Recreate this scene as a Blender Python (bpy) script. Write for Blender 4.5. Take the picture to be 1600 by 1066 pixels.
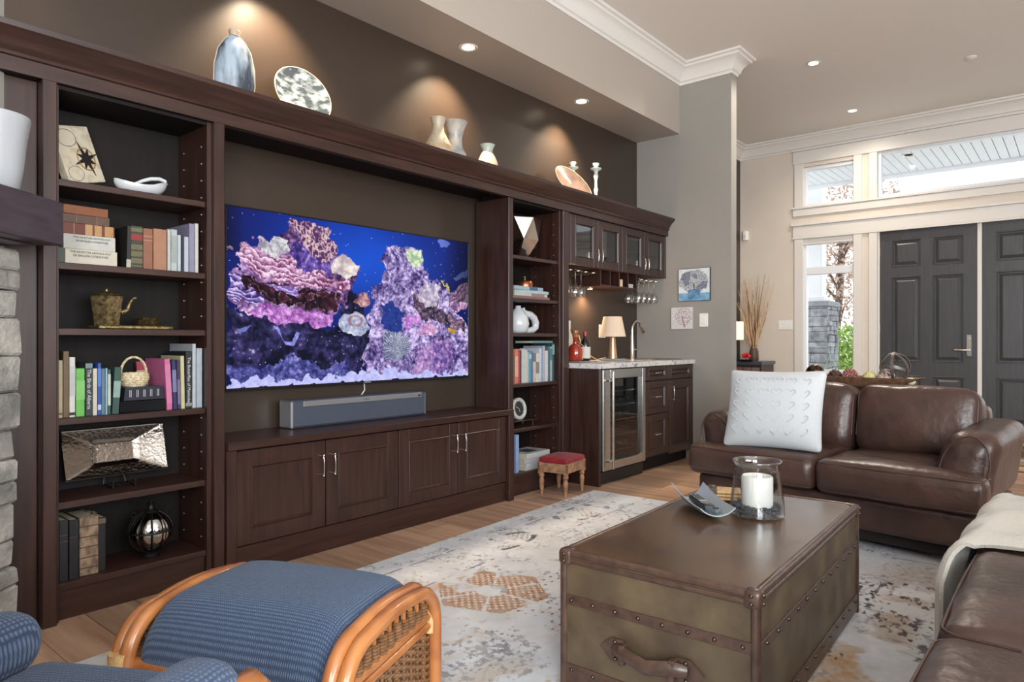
import bpy, bmesh, math, random
import numpy as np
from mathutils import Matrix, Vector, noise as mnoise

# ------------------------------------------------------------------ scene, camera, light
for o in list(bpy.data.objects):
    bpy.data.objects.remove(o, do_unlink=True)
SC = bpy.context.scene
COL = SC.collection
R = math.radians

cam_d = bpy.data.cameras.new('camera')
cam_d.sensor_width = 36.0
cam_d.lens = 24.0075
cam_d.clip_start = 0.05
cam = bpy.data.objects.new('camera', cam_d)
COL.objects.link(cam)
cam.location = (0.0, 0.0, 1.10)
cam.rotation_euler = (R(90), 0, R(39.83 - 90))
SC.camera = cam

SC.view_settings.view_transform = 'Standard'
SC.view_settings.look = 'None'
SC.view_settings.exposure = 0.0
SC.view_settings.gamma = 1.0
SC.view_settings.use_curve_mapping = False

# overcast sky
W = bpy.data.worlds.new('overcast_sky'); SC.world = W
W.use_nodes = True
bg = W.node_tree.nodes['Background']
bg.inputs[0].default_value = (0.90, 0.95, 1.0, 1); bg.inputs[1].default_value = 2.0


def area_light(name, loc, rot, sx, sy, watts, col=(1, 1, 1)):
    d = bpy.data.lights.new(name, 'AREA'); d.shape = 'RECTANGLE'; d.size = sx; d.size_y = sy
    d.energy = watts; d.color = col
    o = bpy.data.objects.new(name, d); COL.objects.link(o); o.location = loc; o.rotation_euler = rot
    return o


# added area lamps carrying daylight, set in invented window openings out of view
DAY = (0.90, 0.955, 1.0)
area_light('window_daylight', (.30, -4.27, 1.75), (R(90), 0, R(0)), 3.6, 2.5, 330, DAY)
area_light('window_daylight', (-1.97, -2.0, 1.75), (R(90), 0, R(-90)), 2.4, 2.3, 360, DAY)
# ------------------------------------------------------------------ helpers
XF = {}


def lin(c):
    out = []
    for v in c[:3]:
        v = v / 255.0
        out.append(v / 12.92 if v <= 0.04045 else ((v + 0.055) / 1.055) ** 2.4)
    return tuple(out)


def props(o, label=None, cat=None, group=None, kind=None):
    if label: o['label'] = label
    if cat: o['category'] = cat
    if group: o['group'] = group
    if kind: o['kind'] = kind
    return o


def thing(name, label, cat, loc=(0, 0, 0), rotz=0.0, group=None, kind=None):
    o = bpy.data.objects.new(name, None)
    o.empty_display_size = 0.05
    COL.objects.link(o)
    o.location = loc; o.rotation_euler = (0, 0, rotz)
    XF[o.name] = Matrix.Translation(Vector(loc)) @ Matrix.Rotation(rotz, 4, 'Z')
    return props(o, label, cat, group, kind)


class MB:
    """collects shapes, then builds ONE mesh object"""
    def __init__(s):
        s.v = []; s.f = []

    def add(s, vs, fs, M=None):
        n = len(s.v)
        if M is not None:
            vs = [tuple(M @ Vector(p)) for p in vs]
        s.v += [tuple(p) for p in vs]
        s.f += [tuple(i + n for i in f) for f in fs]
        return s

    def box(s, x0, x1, y0, y1, z0, z1, b=0.0, M=None):
        if x1 < x0: x0, x1 = x1, x0
        if y1 < y0: y0, y1 = y1, y0
        if z1 < z0: z0, z1 = z1, z0
        if b <= 0:
            vs = [(x0, y0, z0), (x1, y0, z0), (x1, y1, z0), (x0, y1, z0), (x0, y0, z1), (x1, y0, z1), (x1, y1, z1), (x0, y1, z1)]
            fs = [(0, 3, 2, 1), (4, 5, 6, 7), (0, 1, 5, 4), (1, 2, 6, 5), (2, 3, 7, 6), (3, 0, 4, 7)]
            return s.add(vs, fs, M)
        b = min(b, (x1 - x0) * .45, (y1 - y0) * .45, (z1 - z0) * .45)
        c = ((x0 + x1) / 2, (y0 + y1) / 2, (z0 + z1) / 2); h = ((x1 - x0) / 2, (y1 - y0) / 2, (z1 - z0) / 2)
        vs = []; ix = {}
        for sx in (-1, 1):
            for sy in (-1, 1):
                for sz in (-1, 1):
                    for a in range(3):
                        p = [sx * (h[0] - b), sy * (h[1] - b), sz * (h[2] - b)]
                        p[a] = (sx, sy, sz)[a] * h[a]
                        ix[(sx, sy, sz, a)] = len(vs)
                        vs.append((c[0] + p[0], c[1] + p[1], c[2] + p[2]))
        fs = []
        for sg in (-1, 1):
            q = [(sg, -1, -1, 0), (sg, 1, -1, 0), (sg, 1, 1, 0), (sg, -1, 1, 0)]
            fs.append([ix[k] for k in (q if sg > 0 else q[::-1])])
            q = [(-1, sg, -1, 1), (-1, sg, 1, 1), (1, sg, 1, 1), (1, sg, -1, 1)]
            fs.append([ix[k] for k in (q if sg > 0 else q[::-1])])
            q = [(-1, -1, sg, 2), (1, -1, sg, 2), (1, 1, sg, 2), (-1, 1, sg, 2)]
            fs.append([ix[k] for k in (q if sg > 0 else q[::-1])])
        for s1 in (-1, 1):
            for s2 in (-1, 1):
                q = [ix[(s1, s2, -1, 0)], ix[(s1, s2, -1, 1)], ix[(s1, s2, 1, 1)], ix[(s1, s2, 1, 0)]]
                fs.append(q if s1 * s2 > 0 else q[::-1])
                q = [ix[(s1, -1, s2, 2)], ix[(s1, -1, s2, 0)], ix[(s1, 1, s2, 0)], ix[(s1, 1, s2, 2)]]
                fs.append(q[::-1] if s1 * s2 < 0 else q)
                q = [ix[(-1, s1, s2, 1)], ix[(-1, s1, s2, 2)], ix[(1, s1, s2, 2)], ix[(1, s1, s2, 1)]]
                fs.append(q if s1 * s2 > 0 else q[::-1])
        for sx in (-1, 1):
            for sy in (-1, 1):
                for sz in (-1, 1):
                    q = [ix[(sx, sy, sz, 0)], ix[(sx, sy, sz, 1)], ix[(sx, sy, sz, 2)]]
                    fs.append(q if sx * sy * sz > 0 else q[::-1])
        return s.add(vs, fs, M)

    def rbox(s, c, size, r, seg=3, div=4, fn=None, M=None):
        """soft box: rounded edges, subdivided faces, fn(x,y,z in -1..1, p)->p shapes it"""
        h = [q / 2 for q in size]
        r = min(r, *[q * .98 for q in h])
        ax = []
        for a in range(3):
            inner = h[a] - r
            co = [-h[a] + r * (1 - math.cos(i / seg * math.pi / 2)) for i in range(seg)]
            co = [-(inner + r * math.cos(i / seg * math.pi / 2)) for i in range(seg)]
            mid = [-inner + 2 * inner * i / div for i in range(div + 1)]
            ax.append(co + mid + [-q for q in co[::-1]])
        key = {}; vs = []; fs = []

        def vid(p):
            k = tuple(round(q, 6) for q in p)
            if k not in key:
                ins = [max(-(h[i] - r), min(h[i] - r, p[i])) for i in range(3)]
                d = [p[i] - ins[i] for i in range(3)]
                L = math.sqrt(sum(q * q for q in d)) or 1
                w = [ins[i] + r * d[i] / L for i in range(3)]
                if fn:
                    w = fn(w[0] / h[0], w[1] / h[1], w[2] / h[2], list(w))
                key[k] = len(vs)
                vs.append((c[0] + w[0], c[1] + w[1], c[2] + w[2]))
            return key[k]
        for a in range(3):
            b1, b2 = (a + 1) % 3, (a + 2) % 3
            for sg in (-1, 1):
                for i in range(len(ax[b1]) - 1):
                    for j in range(len(ax[b2]) - 1):
                        q = []
                        for di, dj in ((0, 0), (1, 0), (1, 1), (0, 1)):
                            p = [0, 0, 0]; p[a] = sg * h[a]; p[b1] = ax[b1][i + di]; p[b2] = ax[b2][j + dj]
                            q.append(vid(p))
                        if sg < 0: q = q[::-1]
                        if len(set(q)) == 4: fs.append(q)
                        elif len(set(q)) == 3: fs.append(list(dict.fromkeys(q)))
        return s.add(vs, fs, M)

    def lathe(s, prof, c=(0, 0, 0), n=24, M=None, arc=None):
        vs = []; fs = []
        m = len(prof)
        for i in range(n):
            a = 2 * math.pi * i / n
            for r_, z in prof:
                vs.append((c[0] + r_ * math.cos(a), c[1] + r_ * math.sin(a), c[2] + z))
        for i in range(n):
            j = (i + 1) % n
            for k in range(m - 1):
                q = (i * m + k, j * m + k, j * m + k + 1, i * m + k + 1)
                fs.append(q)
        if prof[0][0] > 1e-6: fs.append(tuple(i * m for i in range(n))[::-1])
        if prof[-1][0] > 1e-6 : fs.append(tuple(i * m + m - 1 for i in range(n)))
        return s.add(vs, fs, M)

    def tube(s, pts, r, n=8, closed=False, M=None, up=None):
        P = [Vector(p) for p in pts]; m = len(P)
        rr = r if isinstance(r, (list, tuple)) else [r] * m
        vs = []; fs = []
        ref = Vector(up) if up else None
        for i in range(m):
            if closed: t = P[(i + 1) % m] - P[i - 1]
            else: t = P[min(i + 1, m - 1)] - P[max(i - 1, 0)]
            t.normalize()
            if ref is None:
                ref = Vector((0, 0, 1)) if abs(t.z) < .9 else Vector((1, 0, 0))
            a = t.cross(ref)
            if a.length < 1e-5: a = t.orthogonal()
            a.normalize(); b = a.cross(t).normalized()
            if up is None: ref = b
            for k in range(n):
                an = 2 * math.pi * k / n
                vs.append(tuple(P[i] + (a * math.cos(an) + b * math.sin(an)) * rr[i]))
        L = m if closed else m - 1
        for i in range(L):
            j = (i + 1) % m
            for k in range(n):
                k2 = (k + 1) % n
                fs.append((i * n + k, i * n + k2, j * n + k2, j * n + k))
        if not closed:
            fs.append(tuple(range(n))[::-1]); fs.append(tuple((m - 1) * n + k for k in range(n)))
        return s.add(vs, fs, M)

    def prism(s, poly, axis, a, b, M=None):
        """poly in the two other axes (x->(y,z), y->(x,z), z->(x,y))"""
        def mk(p, t):
            return {'x': (t, p[0], p[1]), 'y': (p[0], t, p[1]), 'z': (p[0], p[1], t)}[axis]
        n = len(poly)
        vs = [mk(p, a) for p in poly] + [mk(p, b) for p in poly]
        fs = [tuple(range(n))[::-1], tuple(range(n, 2 * n))]
        fs += [(i, (i + 1) % n, n + (i + 1) % n, n + i) for i in range(n)]
        return s.add(vs, fs, M)

    def sheet(s, fn, nu, nv, th=0.0, M=None):
        """surface fn(u,v)->p, with thickness th along its normal"""
        g = [[Vector(fn(i / nu, j / nv)) for j in range(nv + 1)] for i in range(nu + 1)]
        def nrm(i, j):
            a = g[min(i + 1, nu)][j] - g[max(i - 1, 0)][j]; b = g[i][min(j + 1, nv)] - g[i][max(j - 1, 0)]
            q = a.cross(b); return q.normalized() if q.length > 1e-9 else Vector((0, 0, 1))
        w = nv + 1
        vs = [tuple(g[i][j]) for i in range(nu + 1) for j in range(w)]
        fs = [(i * w + j, (i + 1) * w + j, (i + 1) * w + j + 1, i * w + j + 1) for i in range(nu) for j in range(nv)]
        if th:
            N = len(vs)
            vs += [tuple(g[i][j] - nrm(i, j) * th) for i in range(nu + 1) for j in range(w)]
            fs += [tuple(N + k for k in q[::-1]) for q in fs[:nu * nv]]
            for j in range(nv):
                fs.append((j, j + 1, N + j + 1, N + j)); k = nu * w
                fs.append((k + j + 1, k + j, N + k + j, N + k + j + 1))
            for i in range(nu):
                fs.append(((i + 1) * w, i * w, N + i * w, N + (i + 1) * w)); k = nv
                fs.append((i * w + k, (i + 1) * w + k, N + (i + 1) * w + k, N + i * w + k))
        return s.add(vs, fs, M)

    def ball(s, c, r, n=12, m=8, fn=None, M=None):
        rr = r if isinstance(r, (tuple, list)) else (r, r, r)
        vs = [(c[0], c[1], c[2] - rr[2])]; fs = []
        for j in range(1, m):
            t = math.pi * j / m - math.pi / 2
            for i in range(n):
                a = 2 * math.pi * i / n
                vs.append((c[0] + rr[0] * math.cos(t) * math.cos(a), c[1] + rr[1] * math.cos(t) * math.sin(a), c[2] + rr[2] * math.sin(t)))
        vs.append((c[0], c[1], c[2] + rr[2]))
        for i in range(n):
            fs.append((0, 1 + (i + 1) % n, 1 + i))
            fs.append((len(vs) - 1, len(vs) - 1 - n + i, len(vs) - 1 - n + (i + 1) % n))
        for j in range(m - 2):
            for i in range(n):
                a = 1 + j * n + i; b = 1 + j * n + (i + 1) % n
                fs.append((a, b, b + n, a + n))
        if fn: vs = [fn(p) for p in vs]
        return s.add(vs, fs, M)

    def build(s, name, mat, parent=None, smooth=None, w=True, kind=None, label=None, cat=None, group=None, origin=None):
        """w: the verts are in world space; else local to the thing. origin: world-space base point of a one-mesh thing"""
        me = bpy.data.meshes.new(name)
        vs = s.v
        if parent is not None and w:
            Mi = XF[parent.name].inverted()
            vs = [tuple(Mi @ Vector(p)) for p in vs]
        elif origin is not None and parent is None and w:
            vs = [(p[0] - origin[0], p[1] - origin[1], p[2] - origin[2]) for p in vs]
        me.from_pydata(vs, [], s.f)
        me.update()
        bm = bmesh.new(); bm.from_mesh(me)
        bmesh.ops.recalc_face_normals(bm, faces=bm.faces)
        bm.to_mesh(me); bm.free()
        if mat is not None: me.materials.append(mat)
        if smooth is not None:
            me.polygons.foreach_set('use_smooth', [True] * len(me.polygons))
            if smooth < 179: me.set_sharp_from_angle(angle=R(smooth))
        o = bpy.data.objects.new(name, me)
        COL.objects.link(o)
        if parent is not None:
            o.parent = parent; XF[o.name] = XF[parent.name]
        else:
            if origin is not None: o.location = origin
            XF[o.name] = Matrix.Translation(o.location)
        return props(o, label, cat, group, kind)


def copy_tree(o, parent=None, loc=None, rotz=None, label=None):
    c = o.copy(); COL.objects.link(c)
    c.parent = parent
    if loc is not None: c.location = loc
    if rotz is not None: c.rotation_euler = (c.rotation_euler[0], c.rotation_euler[1], rotz)
    if label: c['label'] = label
    for ch in list(o.children):
        copy_tree(ch, c)
    return c


def Rz(a): return Matrix.Rotation(R(a), 4, 'Z')
def Rx(a): return Matrix.Rotation(R(a), 4, 'X')
def Ry(a): return Matrix.Rotation(R(a), 4, 'Y')
def T(x, y, z): return Matrix.Translation(Vector((x, y, z)))


def sweep(path, prof, side=1, closed=False):
    """plan path [(x,y)], profile [(out,z)], mitred; out is to the left (side=1) or right (-1) of travel"""
    mb = MB(); n = len(path); m = len(prof)
    P = [Vector((p[0], p[1])) for p in path]
    ring = []
    for i in range(n):
        d0 = (P[i] - P[i - 1]).normalized() if i > 0 else (P[1] - P[0]).normalized()
        d1 = (P[i + 1] - P[i]).normalized() if i < n - 1 else d0
        n0 = Vector((-d0.y, d0.x)) * side; n1 = Vector((-d1.y, d1.x)) * side
        b = (n0 + n1)
        b = b / max(b.dot(n0), 1e-4) if b.length > 1e-6 else n0
        ring.append([(P[i].x + b.x * o, P[i].y + b.y * o, z) for o, z in prof])
    vs = [p for r_ in ring for p in r_]
    fs = []
    for i in range(n - 1):
        for k in range(m):
            k2 = (k + 1) % m
            fs.append((i * m + k, i * m + k2, (i + 1) * m + k2, (i + 1) * m + k))
    fs.append(tuple(range(m))); fs.append(tuple((n - 1) * m + k for k in range(m))[::-1])
    mb.add(vs, fs)
    return mb


def text_mesh(body, size, mat, parent, M, name='lettering', ext=0.0004, align='CENTER', sx=1.0):
    cu = bpy.data.curves.new(name, 'FONT')
    cu.body = body; cu.size = size; cu.align_x = align; cu.align_y = 'CENTER'; cu.extrude = ext
    cu.resolution_u = 2
    tmp = bpy.data.objects.new(name, cu); COL.objects.link(tmp)
    dg = bpy.context.evaluated_depsgraph_get(); dg.update()
    me = bpy.data.meshes.new_from_object(tmp.evaluated_get(dg))
    bpy.data.objects.remove(tmp, do_unlink=True)
    me.transform(M @ Matrix.Diagonal((sx, 1, 1, 1)))
    me.materials.clear(); me.materials.append(mat)
    o = bpy.data.objects.new(name, me); COL.objects.link(o); o.parent = parent
    XF[o.name] = XF[parent.name]
    return o


# ------------------------------------------------------------------ materials
MATS = {}


def mat(name, col, rough=0.5, metal=0.0, spec=0.5, var=0.0, scale=(5, 5, 5), col2=None, bump=0.0, bscale=None, coat=0.0,
        detail=4.0, sheen=0.0, lo=0.35, hi=0.65, rnd=0.0, space='pos', dist=0.002):
    if name in MATS: return MATS[name]
    m = bpy.data.materials.new(name); m.use_nodes = True
    nt = m.node_tree; N = nt.nodes; L = nt.links
    b = N['Principled BSDF']
    c1 = lin(col)
    b.inputs['Roughness'].default_value = rough
    b.inputs['Metallic'].default_value = metal
    b.inputs['Specular IOR Level'].default_value = spec
    b.inputs['Coat Weight'].default_value = coat
    b.inputs['Coat Roughness'].default_value = 0.15
    b.inputs['Sheen Weight'].default_value = sheen
    b.inputs['Base Color'].default_value = (*c1, 1)
    src = None
    if var or col2 or bump:
        if space == 'pos':
            g = N.new('ShaderNodeNewGeometry'); src = g.outputs['Position']
        else:
            g = N.new('ShaderNodeTexCoord'); src = g.outputs['Object']
    if var or col2:
        mp = N.new('ShaderNodeMapping'); mp.inputs['Scale'].default_value = scale
        L.new(src, mp.inputs['Vector'])
        nz = N.new('ShaderNodeTexNoise'); nz.inputs['Scale'].default_value = 1.0; nz.inputs['Detail'].default_value = detail
        L.new(mp.outputs[0], nz.inputs['Vector'])
        rp = N.new('ShaderNodeValToRGB')
        e = rp.color_ramp.elements
        e[0].position = lo; e[1].position = hi
        if col2:
            e[0].color = (*c1, 1); e[1].color = (*lin(col2), 1)
        else:
            e[0].color = (*[q * (1 - var) for q in c1], 1); e[1].color = (*[min(1, q * (1 + var)) for q in c1], 1)
        L.new(nz.outputs['Fac'], rp.inputs['Fac'])
        out = rp.outputs['Color']
        if rnd:
            oi = N.new('ShaderNodeObjectInfo')
            hs = N.new('ShaderNodeHueSaturation')
            mr = N.new('ShaderNodeMapRange'); mr.inputs[3].default_value = 1 - rnd; mr.inputs[4].default_value = 1 + rnd
            L.new(oi.outputs['Random'], mr.inputs[0]); L.new(mr.outputs[0], hs.inputs['Value'])
            L.new(out, hs.inputs['Color']); out = hs.outputs['Color']
        L.new(out, b.inputs['Base Color'])
    if bump:
        mp2 = N.new('ShaderNodeMapping'); mp2.inputs['Scale'].default_value = bscale or scale
        L.new(src, mp2.inputs['Vector'])
        n2 = N.new('ShaderNodeTexNoise'); n2.inputs['Scale'].default_value = 1.0; n2.inputs['Detail'].default_value = 3
        L.new(mp2.outputs[0], n2.inputs['Vector'])
        bp = N.new('ShaderNodeBump'); bp.inputs['Strength'].default_value = bump; bp.inputs['Distance'].default_value = dist
        L.new(n2.outputs['Fac'], bp.inputs['Height']); L.new(bp.outputs[0], b.inputs['Normal'])
    MATS[name] = m
    return m


def glass(name, tint=(1, 1, 1), rough=0.02, refl=1.0, dens=0.0):
    """thin clear glass: transparent with fresnel reflection"""
    if name in MATS: return MATS[name]
    m = bpy.data.materials.new(name); m.use_nodes = True
    nt = m.node_tree; N = nt.nodes; L = nt.links
    N.remove(N['Principled BSDF'])
    out = N['Material Output']
    tr = N.new('ShaderNodeBsdfTransparent'); tr.inputs[0].default_value = (*tint, 1)
    gl = N.new('ShaderNodeBsdfGlossy'); gl.inputs['Roughness'].default_value = rough
    lw0 = N.new('ShaderNodeLayerWeight'); lw0.inputs['Blend'].default_value = .5
    lw = N.new('ShaderNodeMath'); lw.operation = 'POWER'; lw.inputs[1].default_value = 4.0; L.new(lw0.outputs['Facing'], lw.inputs[0])
    mu = N.new('ShaderNodeMath'); mu.operation = 'MULTIPLY_ADD'; mu.inputs[1].default_value = refl; mu.inputs[2].default_value = dens + .045 * refl
    mu.use_clamp = True
    mx = N.new('ShaderNodeMixShader')
    L.new(lw.outputs[0], mu.inputs[0]); L.new(mu.outputs[0], mx.inputs[0]); L.new(tr.outputs[0], mx.inputs[1]); L.new(gl.outputs[0], mx.inputs[2])
    L.new(mx.outputs[0], out.inputs['Surface'])
    MATS[name] = m
    return m


def emit(name, col, strength):
    if name in MATS: return MATS[name]
    m = bpy.data.materials.new(name); m.use_nodes = True
    b = m.node_tree.nodes['Principled BSDF']
    b.inputs['Base Color'].default_value = (*lin(col), 1)
    b.inputs['Emission Color'].default_value = (*lin(col), 1)
    b.inputs['Emission Strength'].default_value = strength
    MATS[name] = m
    return m


def ribbed(name, col, col2, px, py, depth=0.6, rough=0.9):
    """knit fabric: two crossed waves give rows of small raised ribs"""
    if name in MATS: return MATS[name]
    m = bpy.data.materials.new(name); m.use_nodes = True
    nt = m.node_tree; N = nt.nodes; L = nt.links
    b = N['Principled BSDF']; b.inputs['Roughness'].default_value = rough; b.inputs['Sheen Weight'].default_value = 0.35
    b.inputs['Sheen Tint'].default_value = (*lin((170, 185, 205)), 1)
    tc = N.new('ShaderNodeTexCoord')
    fac = []
    for axis, p in (('X', px), ('Y', py)):
        w = N.new('ShaderNodeTexWave'); w.bands_direction = axis; w.inputs['Scale'].default_value = p
        w.inputs['Distortion'].default_value = 0.6; w.inputs['Detail'].default_value = 1.0; w.inputs['Detail Scale'].default_value = 2.0
        L.new(tc.outputs['Object'], w.inputs['Vector']); fac.append(w.outputs['Fac'])
    mu = N.new('ShaderNodeMath'); mu.operation = 'MULTIPLY'; L.new(fac[0], mu.inputs[0]); L.new(fac[1], mu.inputs[1])
    rp = N.new('ShaderNodeValToRGB'); rp.color_ramp.elements[0].color = (*lin(col), 1); rp.color_ramp.elements[1].color = (*lin(col2), 1)
    rp.color_ramp.elements[0].position = 0.05; rp.color_ramp.elements[1].position = 0.8
    L.new(mu.outputs[0], rp.inputs[0]); L.new(rp.outputs[0], b.inputs['Base Color'])
    bp = N.new('ShaderNodeBump'); bp.inputs['Strength'].default_value = depth; bp.inputs['Distance'].default_value = 0.003
    L.new(mu.outputs[0], bp.inputs['Height']); L.new(bp.outputs[0], b.inputs['Normal'])
    MATS[name] = m
    return m


def vcol(name, rough=0.8, emission=0.0, bump=0.0, mult=None):
    """colour attribute 'print' on a flat printed surface"""
    m = bpy.data.materials.new(name); m.use_nodes = True
    nt = m.node_tree; N = nt.nodes; L = nt.links
    b = N['Principled BSDF']; b.inputs['Roughness'].default_value = rough
    a = N.new('ShaderNodeAttribute'); a.attribute_name = 'print'
    if emission:
        b.inputs['Base Color'].default_value = (0.004, 0.004, 0.005, 1)
        b.inputs['Specular IOR Level'].default_value = 0.10
        L.new(a.outputs['Color'], b.inputs['Emission Color']); b.inputs['Emission Strength'].default_value = emission
    else:
        L.new(a.outputs['Color'], b.inputs['Base Color'])
    if bump:
        g = N.new('ShaderNodeNewGeometry'); nz = N.new('ShaderNodeTexNoise'); nz.inputs['Scale'].default_value = 350
        L.new(g.outputs['Position'], nz.inputs['Vector'])
        bp = N.new('ShaderNodeBump'); bp.inputs['Strength'].default_value = bump; bp.inputs['Distance'].default_value = .003
        L.new(nz.outputs['Fac'], bp.inputs['Height']); L.new(bp.outputs[0], b.inputs['Normal'])
    MATS[name] = m
    return m


def srgb_arr(a):
    a = np.clip(a, 0, 1)
    return np.where(a <= 0.04045, a / 12.92, ((a + 0.055) / 1.055) ** 2.4)


def printed_grid(name, nx, ny, fpos, rgb, material, parent=None, kind=None):
    """flat grid mesh whose point colours carry a print. fpos(u,v arrays)->x,y,z arrays; rgb (ny+1,nx+1,3) sRGB 0..1"""
    u, v = np.meshgrid(np.linspace(0, 1, nx + 1), np.linspace(0, 1, ny + 1))
    x, y, z = fpos(u, v)
    co = np.stack([x, y, z], -1).reshape(-1, 3)
    if parent is not None:
        Mi = np.array(XF[parent.name].inverted()); co = co @ Mi[:3, :3].T + Mi[:3, 3]
    idx = np.arange((nx + 1) * (ny + 1)).reshape(ny + 1, nx + 1)
    q = np.stack([idx[:-1, :-1], idx[:-1, 1:], idx[1:, 1:], idx[1:, :-1]], -1).reshape(-1, 4)
    me = bpy.data.meshes.new(name)
    me.vertices.add(len(co)); me.vertices.foreach_set('co', co.astype(np.float32).ravel())
    me.loops.add(q.size); me.loops.foreach_set('vertex_index', q.astype(np.int32).ravel())
    me.polygons.add(len(q)); me.polygons.foreach_set('loop_start', (np.arange(len(q)) * 4).astype(np.int32))
    me.update(calc_edges=True)
    at = me.color_attributes.new('print', 'FLOAT_COLOR', 'POINT')
    c = np.ones((len(co), 4), np.float32); c[:, :3] = srgb_arr(rgb.reshape(-1, 3))
    at.data.foreach_set('color', c.ravel())
    me.materials.append(material)
    o = bpy.data.objects.new(name, me); COL.objects.link(o)
    if parent is not None: o.parent = parent; XF[o.name] = XF[parent.name]
    return o


# numpy noise for prints
_rs = np.random.RandomState(7)
_TAB = _rs.rand(256, 256)


def vnoise(x, y):
    xi = np.floor(x).astype(int); yi = np.floor(y).astype(int); fx = x - xi; fy = y - yi
    fx = fx * fx * (3 - 2 * fx); fy = fy * fy * (3 - 2 * fy)
    a = _TAB[xi & 255, yi & 255]; b = _TAB[(xi + 1) & 255, yi & 255]; c = _TAB[xi & 255, (yi + 1) & 255]; d = _TAB[(xi + 1) & 255, (yi + 1) & 255]
    return (a * (1 - fx) + b * fx) * (1 - fy) + (c * (1 - fx) + d * fx) * fy


def fbm(x, y, o=4):
    s = 0; a = .5; t = 0
    for k in range(o):
        s = s + a * vnoise(x * 2 ** k + 17 * k, y * 2 ** k + 31 * k); t += a; a *= .5
    return s / t


def cells(x, y):
    """distance to the nearest jittered point (0..~1) and a random value of that cell"""
    xi = np.floor(x).astype(int); yi = np.floor(y).astype(int)
    best = np.full(x.shape, 9.0); val = np.zeros(x.shape)
    for dx in (-1, 0, 1):
        for dy in (-1, 0, 1):
            cx = xi + dx; cy = yi + dy
            px = cx + _TAB[cx & 255, cy & 255]; py = cy + _TAB[(cx + 91) & 255, (cy + 57) & 255]
            d = np.hypot(px - x, py - y)
            m = d < best
            best = np.where(m, d, best); val = np.where(m, _TAB[(cx + 13) & 255, (cy + 201) & 255], val)
    return best, val


def inpoly(x, y, poly):
    ins = np.zeros(x.shape, bool); n = len(poly); j = n - 1
    for i in range(n):
        xi, yi = poly[i]; xj, yj = poly[j]
        if yi != yj:
            c = ((yi > y) != (yj > y)) & (x < (xj - xi) * (y - yi) / (yj - yi) + xi)
            ins ^= c
        j = i
    return ins


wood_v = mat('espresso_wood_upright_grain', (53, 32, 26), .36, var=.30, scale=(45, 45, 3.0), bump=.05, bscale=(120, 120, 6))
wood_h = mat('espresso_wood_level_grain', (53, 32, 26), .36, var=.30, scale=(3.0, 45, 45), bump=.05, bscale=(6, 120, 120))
wood_in_shade = mat('espresso_wood_interior', (21, 14, 12), .6, spec=.25, var=.25, scale=(40, 40, 3))  # darker copy of the espresso wood, interior shade put into its colour
chrome = mat('brushed_nickel', (205, 200, 192), .22, metal=1.0)
steel = mat('brushed_stainless', (190, 188, 184), .30, metal=1.0, var=.05, scale=(2, 2, 200))
blackpl = mat('black_plastic', (18, 18, 20), .35)
whitepaint = mat('white_trim_paint', (220, 216, 210), .38)
accent = mat('dark_taupe_wall_paint', (57, 46, 38), .36, var=.03, scale=(3, 3, 3))
niche_paint = accent
graywall = mat('warm_gray_wall_paint', (149, 145, 139), .5, var=.02, scale=(3, 3, 3))
beigewall = mat('beige_wall_paint', (214, 203, 190), .55, var=.02, scale=(3, 3, 3))
ceilpaint = mat('ceiling_paint', (226, 222, 216), .7)
white_ceramic = mat('white_glazed_ceramic', (198, 200, 203), .2, coat=.4)
# ------------------------------------------------------------------ room shell
CZ = 3.68          # ceiling
XE = 5.98          # end wall of the bar
XD = 9.0           # entry wall
random.seed(11)


def struct(name, mb, m, parent=None, **k):
    return mb.build(name, m, parent, kind=None if parent else 'structure', **k)


oak = mat('oiled_oak_plank', (146, 112, 90), .42, col2=(188, 156, 132), scale=(22, 1.6, 22), rnd=.28, lo=.28, hi=.72, bump=.08, bscale=(90, 5, 90), detail=6)
floor = struct('floor', MB().box(-1.9, 9.2, -4.3, 3.6, -.06, -.006), mat('floor_joint', (92, 66, 48), .7))
unit = MB().box(-.5, .5, -.5, .5, -.5, .5)
pm = None
k = 0
PW = .19
x = 1.01 - PW * 15
while x < 9.1:
    y = -4.25 - random.random() * 1.6
    while y < 3.55:
        ln = random.uniform(1.5, 2.4)
        y0, y1 = max(y, -4.25), min(y + ln, 3.55)
        y += ln
        if y1 - y0 < .05: continue
        if pm is None:
            p = unit.build('plank', oak, floor, w=False); pm = p.data
        else:
            p = bpy.data.objects.new('plank', pm); COL.objects.link(p); p.parent = floor
        p.location = (x + PW / 2, (y0 + y1) / 2, -.005)
        p.scale = (PW - .003, y1 - y0 - .003, .010)
    x += PW

struct('ceiling', MB().box(-2.0, 9.2, -4.4, 3.6, CZ, CZ + .1), ceilpaint)
# media wall (accent paint) and the gray end wall of the bar
struct('wall_media', MB().box(-2.0, 6.10, 3.38, 3.52, 0, CZ), accent)
struct('wall_bar_end', MB().box(XE, 6.10, 2.42, 3.379, 0, CZ), graywall)
struct('wall_hall', MB().box(6.101, 9.16, 3.52, 3.62, 0, CZ), accent)
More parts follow.
